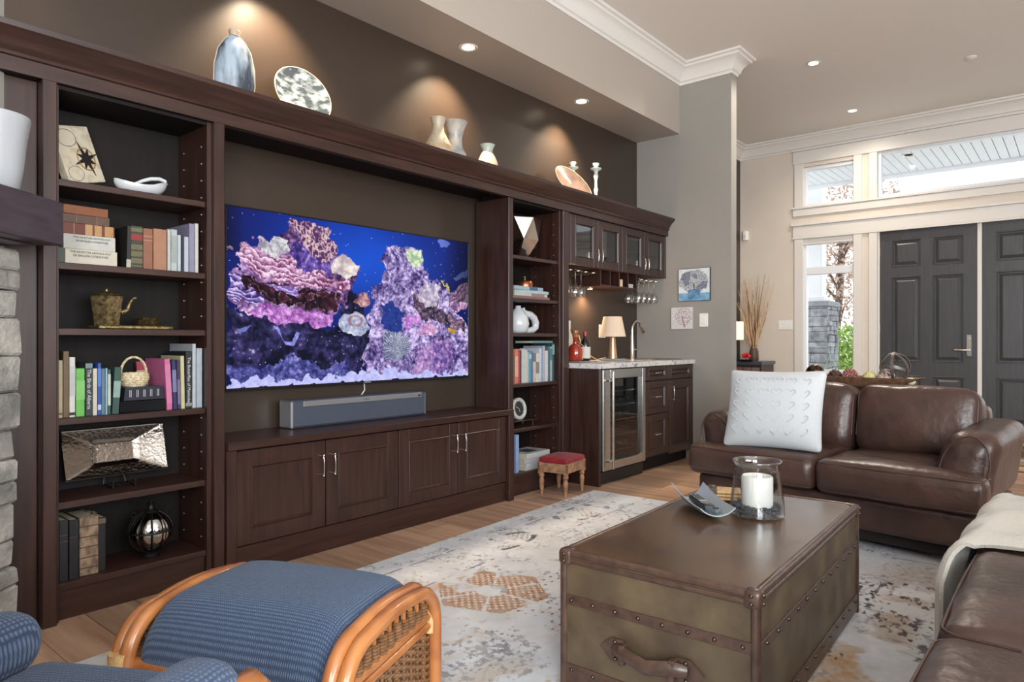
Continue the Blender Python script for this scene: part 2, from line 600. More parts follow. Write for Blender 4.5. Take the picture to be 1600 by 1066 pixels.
# entry wall around its openings (thickness x 9.0..9.16)
mb = MB()
Y_L, Y_R = 3.519, -4.3
for (ya, yb, za, zb) in [(Y_L, 2.72, 0, CZ), (2.72, 2.09, 0, .70), (2.72, 2.09, 2.40, 2.79), (2.72, 2.09, 3.30, CZ), (2.09, 1.87, 0, CZ),
                         (1.87, -.14, 2.44, 2.79), (1.87, -.14, 3.36, CZ), (-.14, -.36, 0, CZ), (-.36, -.99, 0, .70), (-.36, -.99, 2.40, 2.79), (-.36, -.99, 3.30, CZ), (-.99, -1.5, 0, CZ), (-1.5, -3.6, 0, .5), (-1.5, -3.6, 2.9, CZ), (-3.6, Y_R, 0, CZ)]:
    mb.box(XD, 9.16, yb, ya, za, zb)
struct('wall_entry', mb, beigewall)
# walls behind the camera, their tall window openings invented to carry the daylight
mb = MB()
for (xa, xb, za, zb) in [(-2.0, -1.5, 0, CZ), (-1.5, 2.1, 0, .5), (-1.5, 2.1, 3.0, CZ), (2.1, 9.16, 0, CZ)]:
    mb.box(xa, xb, -4.4, -4.3, za, zb)
struct('wall_window_side', mb, beigewall)
mb = MB()
for (ya, yb, za, zb) in [(-4.3, -3.2, 0, CZ), (-3.2, -.8, 0, .6), (-3.2, -.8, 2.9, CZ), (-.8, 3.38, 0, CZ)]:
    mb.box(-2.0, -1.9, ya, yb, za, zb)
struct('wall_left', mb, beigewall)

# dropped soffit over the cabinets
struct('ceiling_soffit', MB().box(-1.9, XE - .001, 2.922, 3.379, 3.06, CZ), mat('soffit_paint', (172, 162, 152), .5))
crown_prof = [(0, CZ - .17), (.012, CZ - .17), (.016, CZ - .148), (.03, CZ - .14), (.034, CZ - .12), (.05, CZ - .085), (.085, CZ - .05), (.105, CZ - .042),
              (.11, CZ - .025), (.13, CZ - .018), (.135, CZ), (0, CZ)]
struct('trim_1', sweep([(-1.9, 2.922), (XE, 2.922), (XE, 2.42), (6.10, 2.42), (6.10, 3.52), (9.0, 3.52), (9.0, -4.3)], crown_prof, side=-1), whitepaint, smooth=35)
base_prof = [(0, 0), (.016, 0), (.016, .10), (.010, .125), (.008, .14), (0, .14)]
struct('baseboard_bar_end', sweep([(XE, 2.76), (XE, 2.42), (6.10, 2.42), (6.10, 3.52), (9.0, 3.52), (9.0, 2.83)], base_prof, side=-1), whitepaint)

# recessed lights
lens = emit('downlight_lens', (255, 236, 205), 14.0)


def downlight(x, y, z, label, watts, size, blend, group, tilt=0, col=(1.0, .88, .74)):
    t = thing('recessed_light', label, 'ceiling light', (x, y, z), 0, group)
    MB().lathe([(.040, -.0005), (.052, -.006), (.060, -.005), (.064, -.0005), (.060, .0)], (0, 0, 0), 28).build('trim_ring', whitepaint, t, w=False, smooth=40)
    MB().lathe([(.0, -.0025), (.041, -.0025), (.041, -.0005), (0, -.0005)], (0, 0, 0), 24).build('lens', lens, t, w=False)
    d = bpy.data.lights.new('downlight', 'SPOT'); d.energy = watts; d.spot_size = R(size); d.spot_blend = blend; d.shadow_soft_size = .035; d.color = col
    o = bpy.data.objects.new('downlight', d); COL.objects.link(o); o.parent = t; o.location = (0, 0, -.01); o.rotation_euler = (R(tilt), 0, 0)
    return t


for xx, lb in ((.63, 'recessed light in the soffit nearest the fireplace'), (1.97, 'recessed light in the soffit above the television'),
               (3.31, 'recessed light in the soffit above the pair of pale vases'), (4.65, 'recessed light in the soffit above the white candlesticks')):
    downlight(xx, 3.14, 3.059, lb, 165, 98, .8, 'soffit recessed lights', 15, (1.0, .78, .54))
downlight(6.66, 1.91, CZ - .001, 'recessed light in the hall ceiling nearer the gray pillar', 190, 160, .8, 'hall recessed lights')
downlight(8.31, 1.97, CZ - .001, 'recessed light in the ceiling close to the entry transom', 85, 160, .8, 'hall recessed lights')
t = thing('smoke_detector', 'small round white smoke detector on the hall ceiling', 'smoke detector', (7.43, .77, CZ - .001))
MB().lathe([(.0, -.022), (.028, -.02), (.045, -.008), (.045, 0), (0, 0)], (0, 0, 0), 20).build('detector_body', whitepaint, t, w=False, smooth=40)

# ------------------------------------------------------------------ entry: casings, windows, doors (local x runs to the viewer's right, y into the wall)
E0 = thing('trim_2', None, None, (XD, 0, 0), R(-90), kind='structure')
def yb(ya, yb_, za, zb, th, nm='casing_board', off=0.0):
    MB().box(-ya, -yb_, -th, -.0005 - off, za, zb, .003).build(nm, whitepaint, E0, w=False)
yb(2.83, -.25, 2.415, 2.555, .022)
yb(2.855, -.275, 2.556, 2.59, .04, 'header_cap')
yb(2.84, -.26, 2.39, 2.414, .028, 'header_bead')
yb(2.83, -.25, 2.68, 2.77, .022)
yb(2.845, -.27, 2.771, 2.795, .036, 'sill_cap')
yb(2.83, -.25, 3.345, 3.50, .022)
yb(2.85, -.27, 3.501, 3.53, .04, 'header_cap')
for a_, b_ in ((2.81, 2.70), (2.118, 2.025), (1.95, 1.86), (-.13, -.24)):
    yb(a_, b_, .0, 2.389, .022, 'side_casing')
    yb(a_, b_, 2.796, 3.344, .022, 'side_casing')
wglass = glass('window_glass', (1, 1, 1), .0, .6)
vinyl = mat('white_vinyl_frame', (226, 230, 234), .35)


def window(n, ya, yb_, za, zb, rail=None, blind=False):
    t = thing('window_%d' % n, None, None, (XD, 0, 0), R(-90), kind='structure')
    x0, x1 = -ya, -yb_; f = .045
    mb = MB()
    mb.box(x0, x0 + f, .03, .11, za, zb, .004); mb.box(x1 - f, x1, .03, .11, za, zb, .004)
    mb.box(x0 + f, x1 - f, .03, .11, za, za + f, .004); mb.box(x0 + f, x1 - f, .03, .11, zb - f, zb, .004)
    mb.build('window_frame', vinyl, t, w=False)
    zs = [za + f, zb - f]
    if rail:
        MB().box(x0 + f, x1 - f, .035, .105, rail[0], rail[1], .004).build('meeting_rail', vinyl, t, w=False)
        zs = [za + f, rail[0], rail[1], zb - f]
    for i in range(0, len(zs), 2):
        MB().box(x0 + f, x1 - f, .068, .072, zs[i], zs[i + 1]).build('pane', wglass, t, w=False)
    if blind:
        MB().box(x0 + .01, x1 - .01, .002, .06, zb - .09, zb - .003, .01).build('blind_cassette', whitepaint, t, w=False)
    return t


window(1, 2.72, 2.09, .70, 2.40, (1.937, 2.03), True)
window(2, 2.72, 2.09, 2.79, 3.30)
window(3, 1.87, -.14, 2.79, 3.36)
window(4, -.36, -.99, .70, 2.40, (1.937, 2.03))
wt = thing('window_7', None, None, (.30, -4.3, 1.75), 0, kind='structure')  # frame of an invented, unseen window that carries daylight from behind the camera
for xa in (-1.5, -.3, .9, 2.06): MB().box(xa, xa + .04, -4.24, -4.20, .5, 3.0, .004).build('window_frame', vinyl, wt)
for za in (.5, 2.2, 2.96): MB().box(-1.46, 2.06, -4.235, -4.205, za, za + .04, .004).build('window_rail', vinyl, wt)
wt = thing('window_8', None, None, (-1.9, -2.0, 1.75), 0, kind='structure')  # frame of the invented left-wall window, out of view, for the added daylight
for ya in (-3.2, -2.02, -.84): MB().box(-1.94, -1.905, ya, ya + .04, .6, 2.9, .004).build('window_frame', vinyl, wt)
for za in (.6, 2.86): MB().box(-1.935, -1.91, -3.16, -.84, za, za + .04, .004).build('window_rail', vinyl, wt)
window(5, -.36, -.99, 2.79, 3.30)
window(6, -1.5, -3.6, .5, 2.9, (1.9, 1.98))
doorpaint = mat('charcoal_door_paint', (66, 66, 69), .36, var=.12, scale=(60, 60, 3), bump=.06, bscale=(140, 140, 5))


def entry_door(n, ya, yb_, handle):
    """six raised panels, hall side faces the viewer"""
    t = thing('door_%d' % n, None, None, (XD, 0, 0), R(-90), kind='structure')
    x0, x1 = -ya, -yb_; w_ = x1 - x0; z0, z1 = .012, 2.405
    st = .125 * w_ / .96; mid = .12 * w_ / .96
    rows = [(.22, .74), (.92, 1.86 - .06), (2.02 - .06, 2.26)]
    rows = [(.20, .70), (.86, 1.855), (1.965, 2.285)]
    cols = [(x0 + st, (x0 + x1) / 2 - mid / 2), ((x0 + x1) / 2 + mid / 2, x1 - st)]
    yf, yk = .035, .08
    mb = MB()
    mb.box(x0, cols[0][0], yf, yk, z0, z1); mb.box(cols[1][1], x1, yf, yk, z0, z1); mb.box(cols[0][1], cols[1][0], yf, yk, z0, z1)
    zz = [z0] + [q for r_ in rows for q in r_] + [z1]
    for c0, c1 in cols:
        for i in range(0, len(zz), 2): mb.box(c0, c1, yf, yk, zz[i], zz[i + 1])
    mb.build('door_frame', doorpaint, t, w=False)
    for c0, c1 in cols:
        for a_, b_ in rows:
            m2 = MB(); m2.box(c0, c1, yf + .022, yk - .001, a_, b_)
            for k_, (d0, y_a) in enumerate([(0, yf + .004)]):
                pass
            e = .028                      # raised field with sloped edges
            vs = [(c0 + e, yf + .022, a_ + e), (c1 - e, yf + .022, a_ + e), (c1 - e, yf + .022, b_ - e), (c0 + e, yf + .022, b_ - e)]
            e2 = .06
            vs += [(c0 + e2, yf + .004, a_ + e2), (c1 - e2, yf + .004, a_ + e2), (c1 - e2, yf + .004, b_ - e2), (c0 + e2, yf + .004, b_ - e2)]
            m2.add(vs, [(4, 5, 6, 7), (0, 1, 5, 4), (1, 2, 6, 5), (2, 3, 7, 6), (3, 0, 4, 7)])
            m2.build('raised_panel', doorpaint, t, w=False)
            # moulding bead round the opening
            m3 = MB(); q = .014
            for (xa, xb, za, zb) in ((c0, c1, a_, a_ + q), (c0, c1, b_ - q, b_), (c0, c0 + q, a_ + q, b_ - q), (c1 - q, c1, a_ + q, b_ - q)):
                m3.box(xa, xb, yf - .006, yf + .021, za, zb, .004)
            m3.build('panel_moulding', doorpaint, t, w=False)
    if handle:
        hx = x1 - .075
        h = MB().box(hx - .024, hx + .024, yf - .012, yf, .93, 1.17, .004).build('handle_plate', chrome, t, w=False)
        MB().tube([(hx, yf - .01, 1.00), (hx, yf - .055, 1.00), (hx - .02, yf - .06, 1.00), (hx - .13, yf - .06, 1.00)], .010, 8).build('lever', chrome, h, w=False, smooth=60)
        MB().lathe([(0, 0), (.012, 0), (.012, .014), (0, .014)], (0, 0, 0), 12, M=T(hx, yf - .012, 1.12) @ Rx(90)).build('thumb_turn', chrome, h, w=False)
        for hz in (.3, 1.2, 2.1):
            MB().box(x0 - .012, x0 + .004, yf - .008, yf + .01, hz, hz + .10, .002).build('hinge', chrome, t, w=False)
    return t


entry_door(1, 1.84, .88, True)
entry_door(2, .835, -.125, False)
struct('trim_3', MB().box(XD + .02, XD + .10, .836, .879, 0, 2.41, .004), whitepaint)     # astragal between the doors
mb = MB().box(XD + .02, XD + .12, 1.841, 1.869, 0, 2.439).box(XD + .02, XD + .12, -.139, -.126, 0, 2.439).box(XD + .02, XD + .12, -.126, 1.841, 2.411, 2.439)
struct('trim_4', mb, whitepaint)

# switches and sensors
plate_w = mat('white_switch_plastic', (235, 233, 228), .35)
t = thing('light_switch', 'white four-gang switch plate on the beige wall beside the sidelight', 'light switch', (XD, 2.928, 1.306), R(-90))
MB().box(-.09, .09, -.007, 0, -.06, .06, .003).build('cover_plate', plate_w, t, w=False)
for i in range(4):
    MB().box(-.068 + i * .042 - .014, -.068 + i * .042 + .014, -.010, -.0072, -.034, .034, .002).build('rocker', plate_w, t, w=False)
t = thing('light_switch', 'white single switch plate on the gray wall beside the two small pictures', 'light switch', (XE, 2.68, 1.293), R(-90))
MB().box(-.042, .042, -.007, 0, -.062, .062, .003).build('cover_plate', plate_w, t, w=False)
MB().box(-.02, .02, -.011, -.0072, -.036, .036, .002).build('rocker', plate_w, t, w=False)
t = thing('motion_sensor', 'small white motion sensor high in the hall corner', 'sensor', (XD, 3.44, 2.50), R(-90))
MB().prism([(-.035, 0), (.035, 0), (.035, -.03), (.018, -.055), (-.018, -.055), (-.035, -.03)], 'z', -.06, .06).build('sensor_body', plate_w, t, w=False)
MB().box(-.016, .016, -.0575, -.0552, -.04, .01, .001).build('sensor_lens', mat('sensor_lens', (205, 205, 205), .3), t, w=False)

# ------------------------------------------------------------------ porch and garden beyond the entry glass
struct('ground', MB().box(9.17, 40, -18, 22, -.25, -.12), mat('pale_paving', (222, 222, 218), .9, var=.06, scale=(1, 1, 1)))
pc = struct('ceiling_porch', MB().box(9.17, 10.85, -1.2, 3.8, 3.475, 3.55), mat('porch_groove', (170, 174, 178), .8))
bead = mat('white_beadboard', (236, 239, 242), .6)
bm_ = None
for i in range(48):
    y = -1.15 + i * .103
    if bm_ is None:
        p = MB().box(9.18, 10.84, -.047, .047, -.02, 0).build('bead_plank', bead, pc, w=False); bm_ = p.data
    else:
        p = bpy.data.objects.new('bead_plank', bm_); COL.objects.link(p); p.parent = pc
    p.location = (0, y + .05, 3.474)
struct('trim_5', MB().box(10.851, 10.89, -1.2, 3.8, 3.40, 3.62), bead)
t = thing('porch_light', 'recessed round light in the white porch ceiling', 'ceiling light', (9.85, 1.68, 3.4535))
MB().lathe([(.05, 0), (.075, -.006), (.085, 0)], (0, 0, 0), 20).build('trim_ring', chrome, t, w=False, smooth=40)

stone_ext = mat('blue_gray_ledge_stone', (120, 124, 130), .85, col2=(168, 170, 174), scale=(9, 9, 9), rnd=.22, bump=.5, bscale=(40, 40, 40), dist=.008)
mortar = mat('dark_mortar', (62, 62, 64), .95)
t = thing('porch_pillar', 'gray ledgestone porch pillar outside the sidelight window', 'pillar', (11.1, 3.25, -.12))
MB().box(10.83, 11.37, 2.94, 3.56, -.12, 1.62).build('pillar_core', mortar, t)
MB().box(10.77, 11.43, 2.88, 3.62, 1.62, 1.70, .012).build('cap_stone', mat('cap_stone', (150, 152, 156), .8, var=.15, scale=(8, 8, 8)), t)
random.seed(3)
def stones(t, u0, u1, z0, z1, place, rowh=(.07, .15), wid=(.14, .30), m=stone_ext, depth=.045, jit=.012):
    z = z0
    while z < z1 - .02:
        h = min(random.uniform(*rowh), z1 - z)
        u = u0
        while u < u1 - .02:
            w_ = min(random.uniform(*wid), u1 - u)
            if u1 - (u + w_) < .05: w_ = u1 - u
            d = depth + random.uniform(-.012, .02)
            mb = MB().box(u + .0015, u + w_ - .0015, -d, .01, z + .0015, z + h - .0015, .009)
            vs = []
            for (a, b, c) in mb.v:
                j = mnoise.noise_vector(Vector((a * 9, b * 9 + 3.3, c * 9))) * jit
                vs.append((a + j.x, b + j.y * 1.2, c + j.z))
            mb.v = vs
            o = MB().add([tuple(place @ Vector(p)) for p in mb.v], mb.f).build('stone', m, t)
            u += w_
        z += h
stones(t, 2.90, 3.58, -.1, 1.615, Matrix(((0, 1, 0, 10.83), (1, 0, 0, 0), (0, 0, 1, 0), (0, 0, 0, 1))))
stones(t, 10.80, 11.40, -.1, 1.615, Matrix(((1, 0, 0, 0), (0, 1, 0, 2.94), (0, 0, 1, 0), (0, 0, 0, 1))), wid=(.12, .22), rowh=(.06, .12))
t = thing('porch_post', 'square white porch post standing on the stone pillar', 'post', (11.1, 3.2, 1.701))
MB().box(10.97, 11.23, 3.03, 3.33, 1.701, 3.52, .008).build('post_shaft', bead, t)
MB().box(10.94, 11.26, 3.00, 3.36, 1.701, 1.78, .008).build('post_base', bead, t)


def leaf_cloud(n, c, rad, size, seed, elong=1.6):
    rs = np.random.RandomState(seed); mb = MB()
    for i in range(n):
        d = rs.normal(size=3); d /= np.linalg.norm(d) + 1e-6
        q = rs.rand() ** .4
        p = np.array(c) + d * q * np.array(rad)
        a = rs.normal(size=3); a /= np.linalg.norm(a); b = np.cross(a, rs.normal(size=3)); b /= np.linalg.norm(b) + 1e-6
        s = size * (.6 + .8 * rs.rand())
        mb.add([p - a * s * elong, p - b * s * .6, p + a * s * elong, p + b * s * .6], [(0, 1, 2, 3)])
    return mb


t = thing('blossom_tree', 'leafy tree with dusty pink and tan foliage beyond the stone pillar', 'tree', (15.0, 3.9, -.12))
bark = mat('tree_bark', (110, 96, 88), .9, var=.2, scale=(20, 20, 4))
MB().tube([(15.0, 3.9, -.12), (15.02, 3.88, 1.2), (15.05, 3.8, 2.2), (15.0, 3.7, 3.4)], [.11, .09, .07, .04], 8).build('trunk', bark, t, smooth=60)
mb = MB()
for i in range(9):
    an = i * .7; L_ = 1.2
    mb.tube([(15.03, 3.85, 1.3 + i * .22), (15.03 + .5 * math.cos(an), 3.85 + .5 * math.sin(an), 1.8 + i * .24), (15.03 + L_ * math.cos(an), 3.8 + L_ * math.sin(an), 2.1 + i * .26)], [.03, .02, .008], 5)
mb.build('branches', bark, t)
leaf_cloud(5200, (15.0, 3.85, 3.1), (1.25, 1.45, 1.85), .030, 4).build('foliage', mat('tan_pink_leaves', (178, 150, 128), .7, col2=(206, 176, 160), scale=(3, 3, 3), rnd=0), t, kind='stuff')
t = thing('garden_shrub', 'bright green garden shrub seen low through the sidelight', 'shrub', (13.8, 3.25, -.12))
leaf_cloud(5200, (13.8, 3.25, .62), (.75, .8, .80), .032, 5).build('foliage', mat('spring_green_leaves', (118, 156, 66), .7, col2=(190, 212, 120), scale=(5, 5, 5)), t, kind='stuff')
MB().tube([(13.8, 3.25, -.12), (13.8, 3.25, .6)], [.05, .03], 6).build('stem', bark, t)
t = thing('yucca_plant', 'spiky pale green yucca in front of the stone pillar', 'plant', (10.35, 2.92, -.12))
yl = mat('yucca_leaf', (150, 176, 140), .5, var=.2, scale=(10, 10, 10))
for i in range(11):
    an = i * 2.4; rr = .10 + .03 * (i % 5); h = .75 + .1 * ((i * 7) % 4)
    ca_, sa_ = math.cos(an), math.sin(an)
    pts = [(0, .03), (.35, .035), (.7, .024), (1.0, .002)]
    vs = []
    for q, wd in pts:
        cx, cy, cz = 10.35 + ca_ * rr * 2.2 * q ** 1.5, 2.92 + sa_ * rr * 2.2 * q ** 1.5, -.12 + h * q * (1.15 - .15 * q)
        vs += [(cx - sa_ * wd, cy + ca_ * wd, cz), (cx + ca_ * .008, cy + sa_ * .008, cz - .004), (cx + sa_ * wd, cy - ca_ * wd, cz)]
    fs = []
    for j in range(3):
        b_ = j * 3
        fs += [(b_, b_ + 1, b_ + 4, b_ + 3), (b_ + 1, b_ + 2, b_ + 5, b_ + 4)]
    MB().add(vs, fs).build('leaf', yl, t)
# ------------------------------------------------------------------ fireplace in the angled corner
e_ = Vector((-.768, -.640, 0)); n_ = Vector((.640, -.768, 0)); B0 = Vector((.743, 3.088, 0))
FP = Matrix(((e_.x, -n_.x, 0, B0.x), (e_.y, -n_.y, 0, B0.y), (0, 0, 1, 0), (0, 0, 0, 1)))
struct('wall_fireplace', MB().box(0, 3.42, .0, .12, 0, 3.06, M=FP), graywall)
fp = thing('stone_fireplace', 'gray stacked-stone corner fireplace beside the left bookcase', 'fireplace', tuple(FP @ Vector((1.0, -.05, 0))))
lime = mat('gray_field_stone', (118, 117, 112), .85, col2=(164, 160, 152), scale=(7, 7, 10), rnd=.16, bump=.8, bscale=(30, 30, 40), dist=.012)
mb = MB().box(.065, .55, -.055, -.001, 0, 1.43, M=FP).box(1.5, 2.0, -.055, -.001, 0, 1.43, M=FP).box(.55, 1.5, -.055, -.001, .9, 1.43, M=FP)
mb.build('stone_backing', mat('stone_mortar', (74, 70, 66), .95), fp)
random.seed(21)
for (a, b, z0, z1) in ((.060, .55, .0, 1.432), (1.5, 2.0, 0, 1.432), (.55, 1.5, .9, 1.432)):
    stones(fp, a, b, z0, z1, FP @ T(0, -.055, 0), rowh=(.07, .15), wid=(.22, .42), m=lime, depth=.04, jit=.009)
mb = MB().box(.56, 1.49, -.03, -.001, 0, .89, M=FP)
mb.build('firebox', mat('firebox_black', (16, 15, 15), .6), fp)
mantelm = mat('dark_mantel_wood', (62, 52, 60), .42, var=.22, scale=(8, 8, 45), bump=.1, bscale=(10, 10, 90))
t = thing('mantel_shelf', 'thick dark wood mantel beam above the stacked stone', 'mantel', tuple(FP @ Vector((1.0, -.13, 1.445))))
MB().box(.058, 2.05, -.26, -.002, 1.447, 1.604, .004, M=FP).build('mantel_beam', mantelm, t)
MB().box(.12, 2.0, -.19, -.002, 1.441, 1.4465, .002, M=FP).build('bed_moulding', mantelm, t)
vp = FP @ Vector((.262, -.150, 1.6045))
MB().lathe([(0, 0), (.074, 0), (.080, .005), (.090, .07), (.100, .17), (.108, .220), (.112, .245), (.111, .252), (.105, .250), (.100, .22), (.08, .02), (0, .015)], (0, 0, 0), 40).build(
    'tapered_vase', mat('satin_white_ceramic', (168, 171, 175), .3), None, 50, w=False, label='tall white tapered vase standing on the dark mantel', cat='vase').location = vp

# ------------------------------------------------------------------ built-in cabinetry
YF = 3.07; YB = 3.36


def pins(parent, x, sgn, zs, ys, skip=()):
    mb = MB()
    for y in ys:
        for z in zs:
            mb.box(x, x + sgn * .0025, y - .0025, y + .0025, z - .0025, z + .0025)
    mb.build('shelf_pin_holes', mat('pin_hole_metal', (190, 186, 182), .35, metal=.6), parent, kind='stuff')


bkL = thing('bookcase', 'dark espresso built-in bookcase beside the stone fireplace', 'bookcase', (1.21, YF, 0))
MB().box(.30, .850, 3.095, 3.12, 0, 2.10, .002).build('filler_panel', wood_v, bkL)
MB().box(.851, .900, 3.035, YB, 0, 2.10, .003).build('pilaster', wood_v, bkL)
MB().box(.9005, .913, 3.062, YB, 0, 2.10, .001).build('side_panel', wood_v, bkL)
MB().box(1.500, 1.5215, 3.062, YB, 0, 2.10, .001).build('side_panel', wood_v, bkL)
MB().box(1.522, 1.571, 3.035, YB, 0, 2.10, .003).build('pilaster', wood_v, bkL)
MB().box(.9135, 1.4995, 3.345, YB, .10, 2.10).build('back_panel', wood_in_shade, bkL)
MB().box(.9135, 1.4995, 3.066, YB - .02, 2.085, 2.10).build('top_panel', wood_in_shade, bkL)
MB().box(.9135, 1.4995, 3.085, 3.11, 0, .118, .002).build('plinth', wood_h, bkL)
LZ = [.146, .465, .795, 1.15, 1.41, 1.737]
for z in LZ:
    MB().box(.914, 1.499, 3.075 if z > .2 else 3.068, 3.344, z - .027, z, .002).build('shelf', wood_h, bkL)
zs = [q * .078 + .2 for q in range(24)]
pins(bkL, 1.4995, -1, zs, (3.115, 3.29))

bkR = thing('bookcase', 'dark espresso built-in bookcase between the television niche and the bar', 'bookcase', (3.98, YF, 0))
MB().box(3.619, 3.665, 3.035 + .012, YB, 0, 2.10, .003).build('pilaster', wood_v, bkR)
MB().box(3.6655, 3.685, 3.062, YB, 0, 2.10, .001).build('side_panel', wood_v, bkR)
MB().box(4.235, 4.2615, 3.062, YB, 0, 2.10, .001).build('side_panel', wood_v, bkR)
MB().box(4.262, 4.340, 3.045, YB, 0, 2.10, .003).build('pilaster', wood_v, bkR)
MB().box(3.6855, 4.2345, 3.345, YB, .10, 2.10).build('back_panel', wood_in_shade, bkR)
MB().box(3.6855, 4.2345, 3.066, YB - .02, 2.085, 2.10).build('top_panel', wood_in_shade, bkR)
MB().box(3.6855, 4.2345, 3.085, 3.11, 0, .126, .002).build('plinth', wood_h, bkR)
RZ = [.155, .475, .795, 1.157, 1.407, 1.71]
for z in RZ:
    MB().box(3.686, 4.234, 3.075 if z > .2 else 3.068, 3.344, z - .025, z, .002).build('shelf', wood_h, bkR)
pins(bkR, 4.2345, -1, zs, (3.115, 3.29))

# cornice along the whole run
cor = thing('cabinet_cornice', 'dark wood crown running along the top of the whole cabinet wall', 'cornice', (3.0, YF, 2.10))
prof = [(0, 2.10), (.012, 2.10), (.012, 2.155), (.022, 2.158), (.026, 2.168), (.022, 2.176), (.028, 2.182), (.034, 2.195), (.05, 2.218), (.075, 2.238), (.080, 2.243), (.084, 2.262), (0, 2.262)]
sweep([(.34, YF - .02), (XE - .003, YF - .02)], prof, side=-1).build('crown', wood_h, cor, smooth=30)
MB().box(.34, XE - .003, YF - .019, 3.378, 2.245, 2.262).build('top_board', wood_h, cor)
MB().box(.34, 1.5715, YF - .019, 3.3, 2.1005, 2.13).build('soffit_board', wood_in_shade, cor)
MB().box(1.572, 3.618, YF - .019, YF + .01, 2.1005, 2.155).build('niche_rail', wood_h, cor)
MB().box(1.572, 3.618, YF + .0105, 3.378, 2.13, 2.15).build('soffit_board', wood_in_shade, cor)
MB().box(3.6185, XE - .003, YF - .019, 3.3, 2.1005, 2.13).build('soffit_board', wood_in_shade, cor)


def pull(parent, x, y, z, vertical=True, L=.105, name='handle'):
    """slim bar pull with two posts and small ball ends"""
    mb = MB(); h = L / 2
    if vertical:
        mb.tube([(x, y - .026, z - h), (x, y - .030, z - h * .5), (x, y - .031, z), (x, y - .030, z + h * .5), (x, y - .026, z + h)], [.0045, .0045, .0055, .0045, .0045], 6)
        for s in (-1, 1):
            mb.tube([(x, y, z + s * h * .92), (x, y - .027, z + s * h * .92)], [.006, .0045], 6)
            mb.ball((x, y - .026, z + s * h), .007, 6, 4)
    else:
        mb.tube([(x - h, y - .026, z), (x, y - .031, z), (x + h, y - .026, z)], [.0045, .0055, .0045], 6)
        for s in (-1, 1):
            mb.tube([(x + s * h * .92, y, z), (x + s * h * .92, y - .027, z)], [.006, .0045], 6)
            mb.ball((x + s * h, y - .026, z), .007, 6, 4)
    return mb.build(name, chrome, parent, smooth=60)


def framed(parent, x0, x1, z0, z1, yf, name='door', fr=.075, th=.022, hand=None, pane=None, frv=None):
    frv = frv or fr
    mb = MB()
    mb.box(x0, x0 + fr, yf, yf + th, z0, z1, .002); mb.box(x1 - fr, x1, yf, yf + th, z0, z1, .002)
    mb.box(x0 + fr, x1 - fr, yf, yf + th, z0, z0 + frv, .001); mb.box(x0 + fr, x1 - fr, yf, yf + th, z1 - frv, z1, .001)
    d = mb.build(name, wood_v if name == 'door' else wood_h, parent)
    a0, a1, b0, b1 = x0 + fr, x1 - fr, z0 + frv, z1 - frv
    q = .013; m2 = MB()
    vs = [(a0, yf + .001, b0), (a1, yf + .001, b0), (a1, yf + .001, b1), (a0, yf + .001, b1),
          (a0 + q * .35, yf - .003, b0 + q * .35), (a1 - q * .35, yf - .003, b0 + q * .35), (a1 - q * .35, yf - .003, b1 - q * .35), (a0 + q * .35, yf - .003, b1 - q * .35),
          (a0 + q, yf + .011, b0 + q), (a1 - q, yf + .011, b0 + q), (a1 - q, yf + .011, b1 - q), (a0 + q, yf + .011, b1 - q)]
    fs = []
    for L_ in (0, 4):
        for i in range(4): fs.append((L_ + i, L_ + (i + 1) % 4, L_ + 4 + (i + 1) % 4, L_ + 4 + i))
    m2.add(vs, fs).build('panel_moulding', wood_v, d)
    if pane is None:
        MB().box(a0, a1, yf + .011, yf + th - .001, b0, b1).build('panel', wood_v, d)
    else:
        MB().box(a0, a1, yf + .011, yf + .015, b0, b1).build('pane', pane, d)
    if hand: pull(d, hand[0], yf, hand[1], *hand[2:])
    return d


con = thing('media_console', 'low dark wood console with four panelled doors under the television', 'cabinet', (2.6, 3.03, 0))
MB().box(1.573, 3.617, 3.003, 3.375, .592, .630, .003).build('top', wood_h, con)
MB().box(1.573, 1.622, 3.022, 3.37, 0, .591, .002).build('end_panel', wood_v, con)
MB().box(3.578, 3.632, 3.010, 3.0455, 0, .628, .002).build('end_stile', wood_v, con)
MB().box(1.6225, 3.577, 3.060, 3.08, 0, .590).build('carcass_front', wood_in_shade, con)
MB().box(1.6225, 3.577, 3.042, 3.0595, 0, .128, .002).build('plinth', wood_h, con)
for (a, b, hx) in ((1.625, 2.116, 2.088), (2.122, 2.610, 2.158), (2.618, 3.104, 3.072), (3.110, 3.576, 3.148)):
    framed(con, a, b, .134, .582, 3.034, hand=(hx, .455))

# ------------------------------------------------------------------ television, sound bar
tv = thing('television', 'large flat television showing a purple and blue coral reef', 'television', (2.614, 3.35, .844))
MB().box(1.72, 3.508, 3.325, 3.345, .844, 1.795, .003).build('tv_body', mat('tv_bezel', (14, 14, 16), .3), tv)
MB().box(2.1, 3.1, 3.345, 3.378, 1.0, 1.6).build('wall_mount', blackpl, tv)
mb = MB()
for (a, b, c, d) in ((1.72, 3.508, .844, .858), (1.72, 3.508, 1.787, 1.795), (1.72, 1.728, .858, 1.787), (3.500, 3.508, .858, 1.787)):
    mb.box(a, b, 3.320, 3.3255, c, d, .001)
mb.build('bezel', mat('tv_bezel', (14, 14, 16), .3), tv)
# the reef picture shown on the screen
NXT, NYT = 560, 315


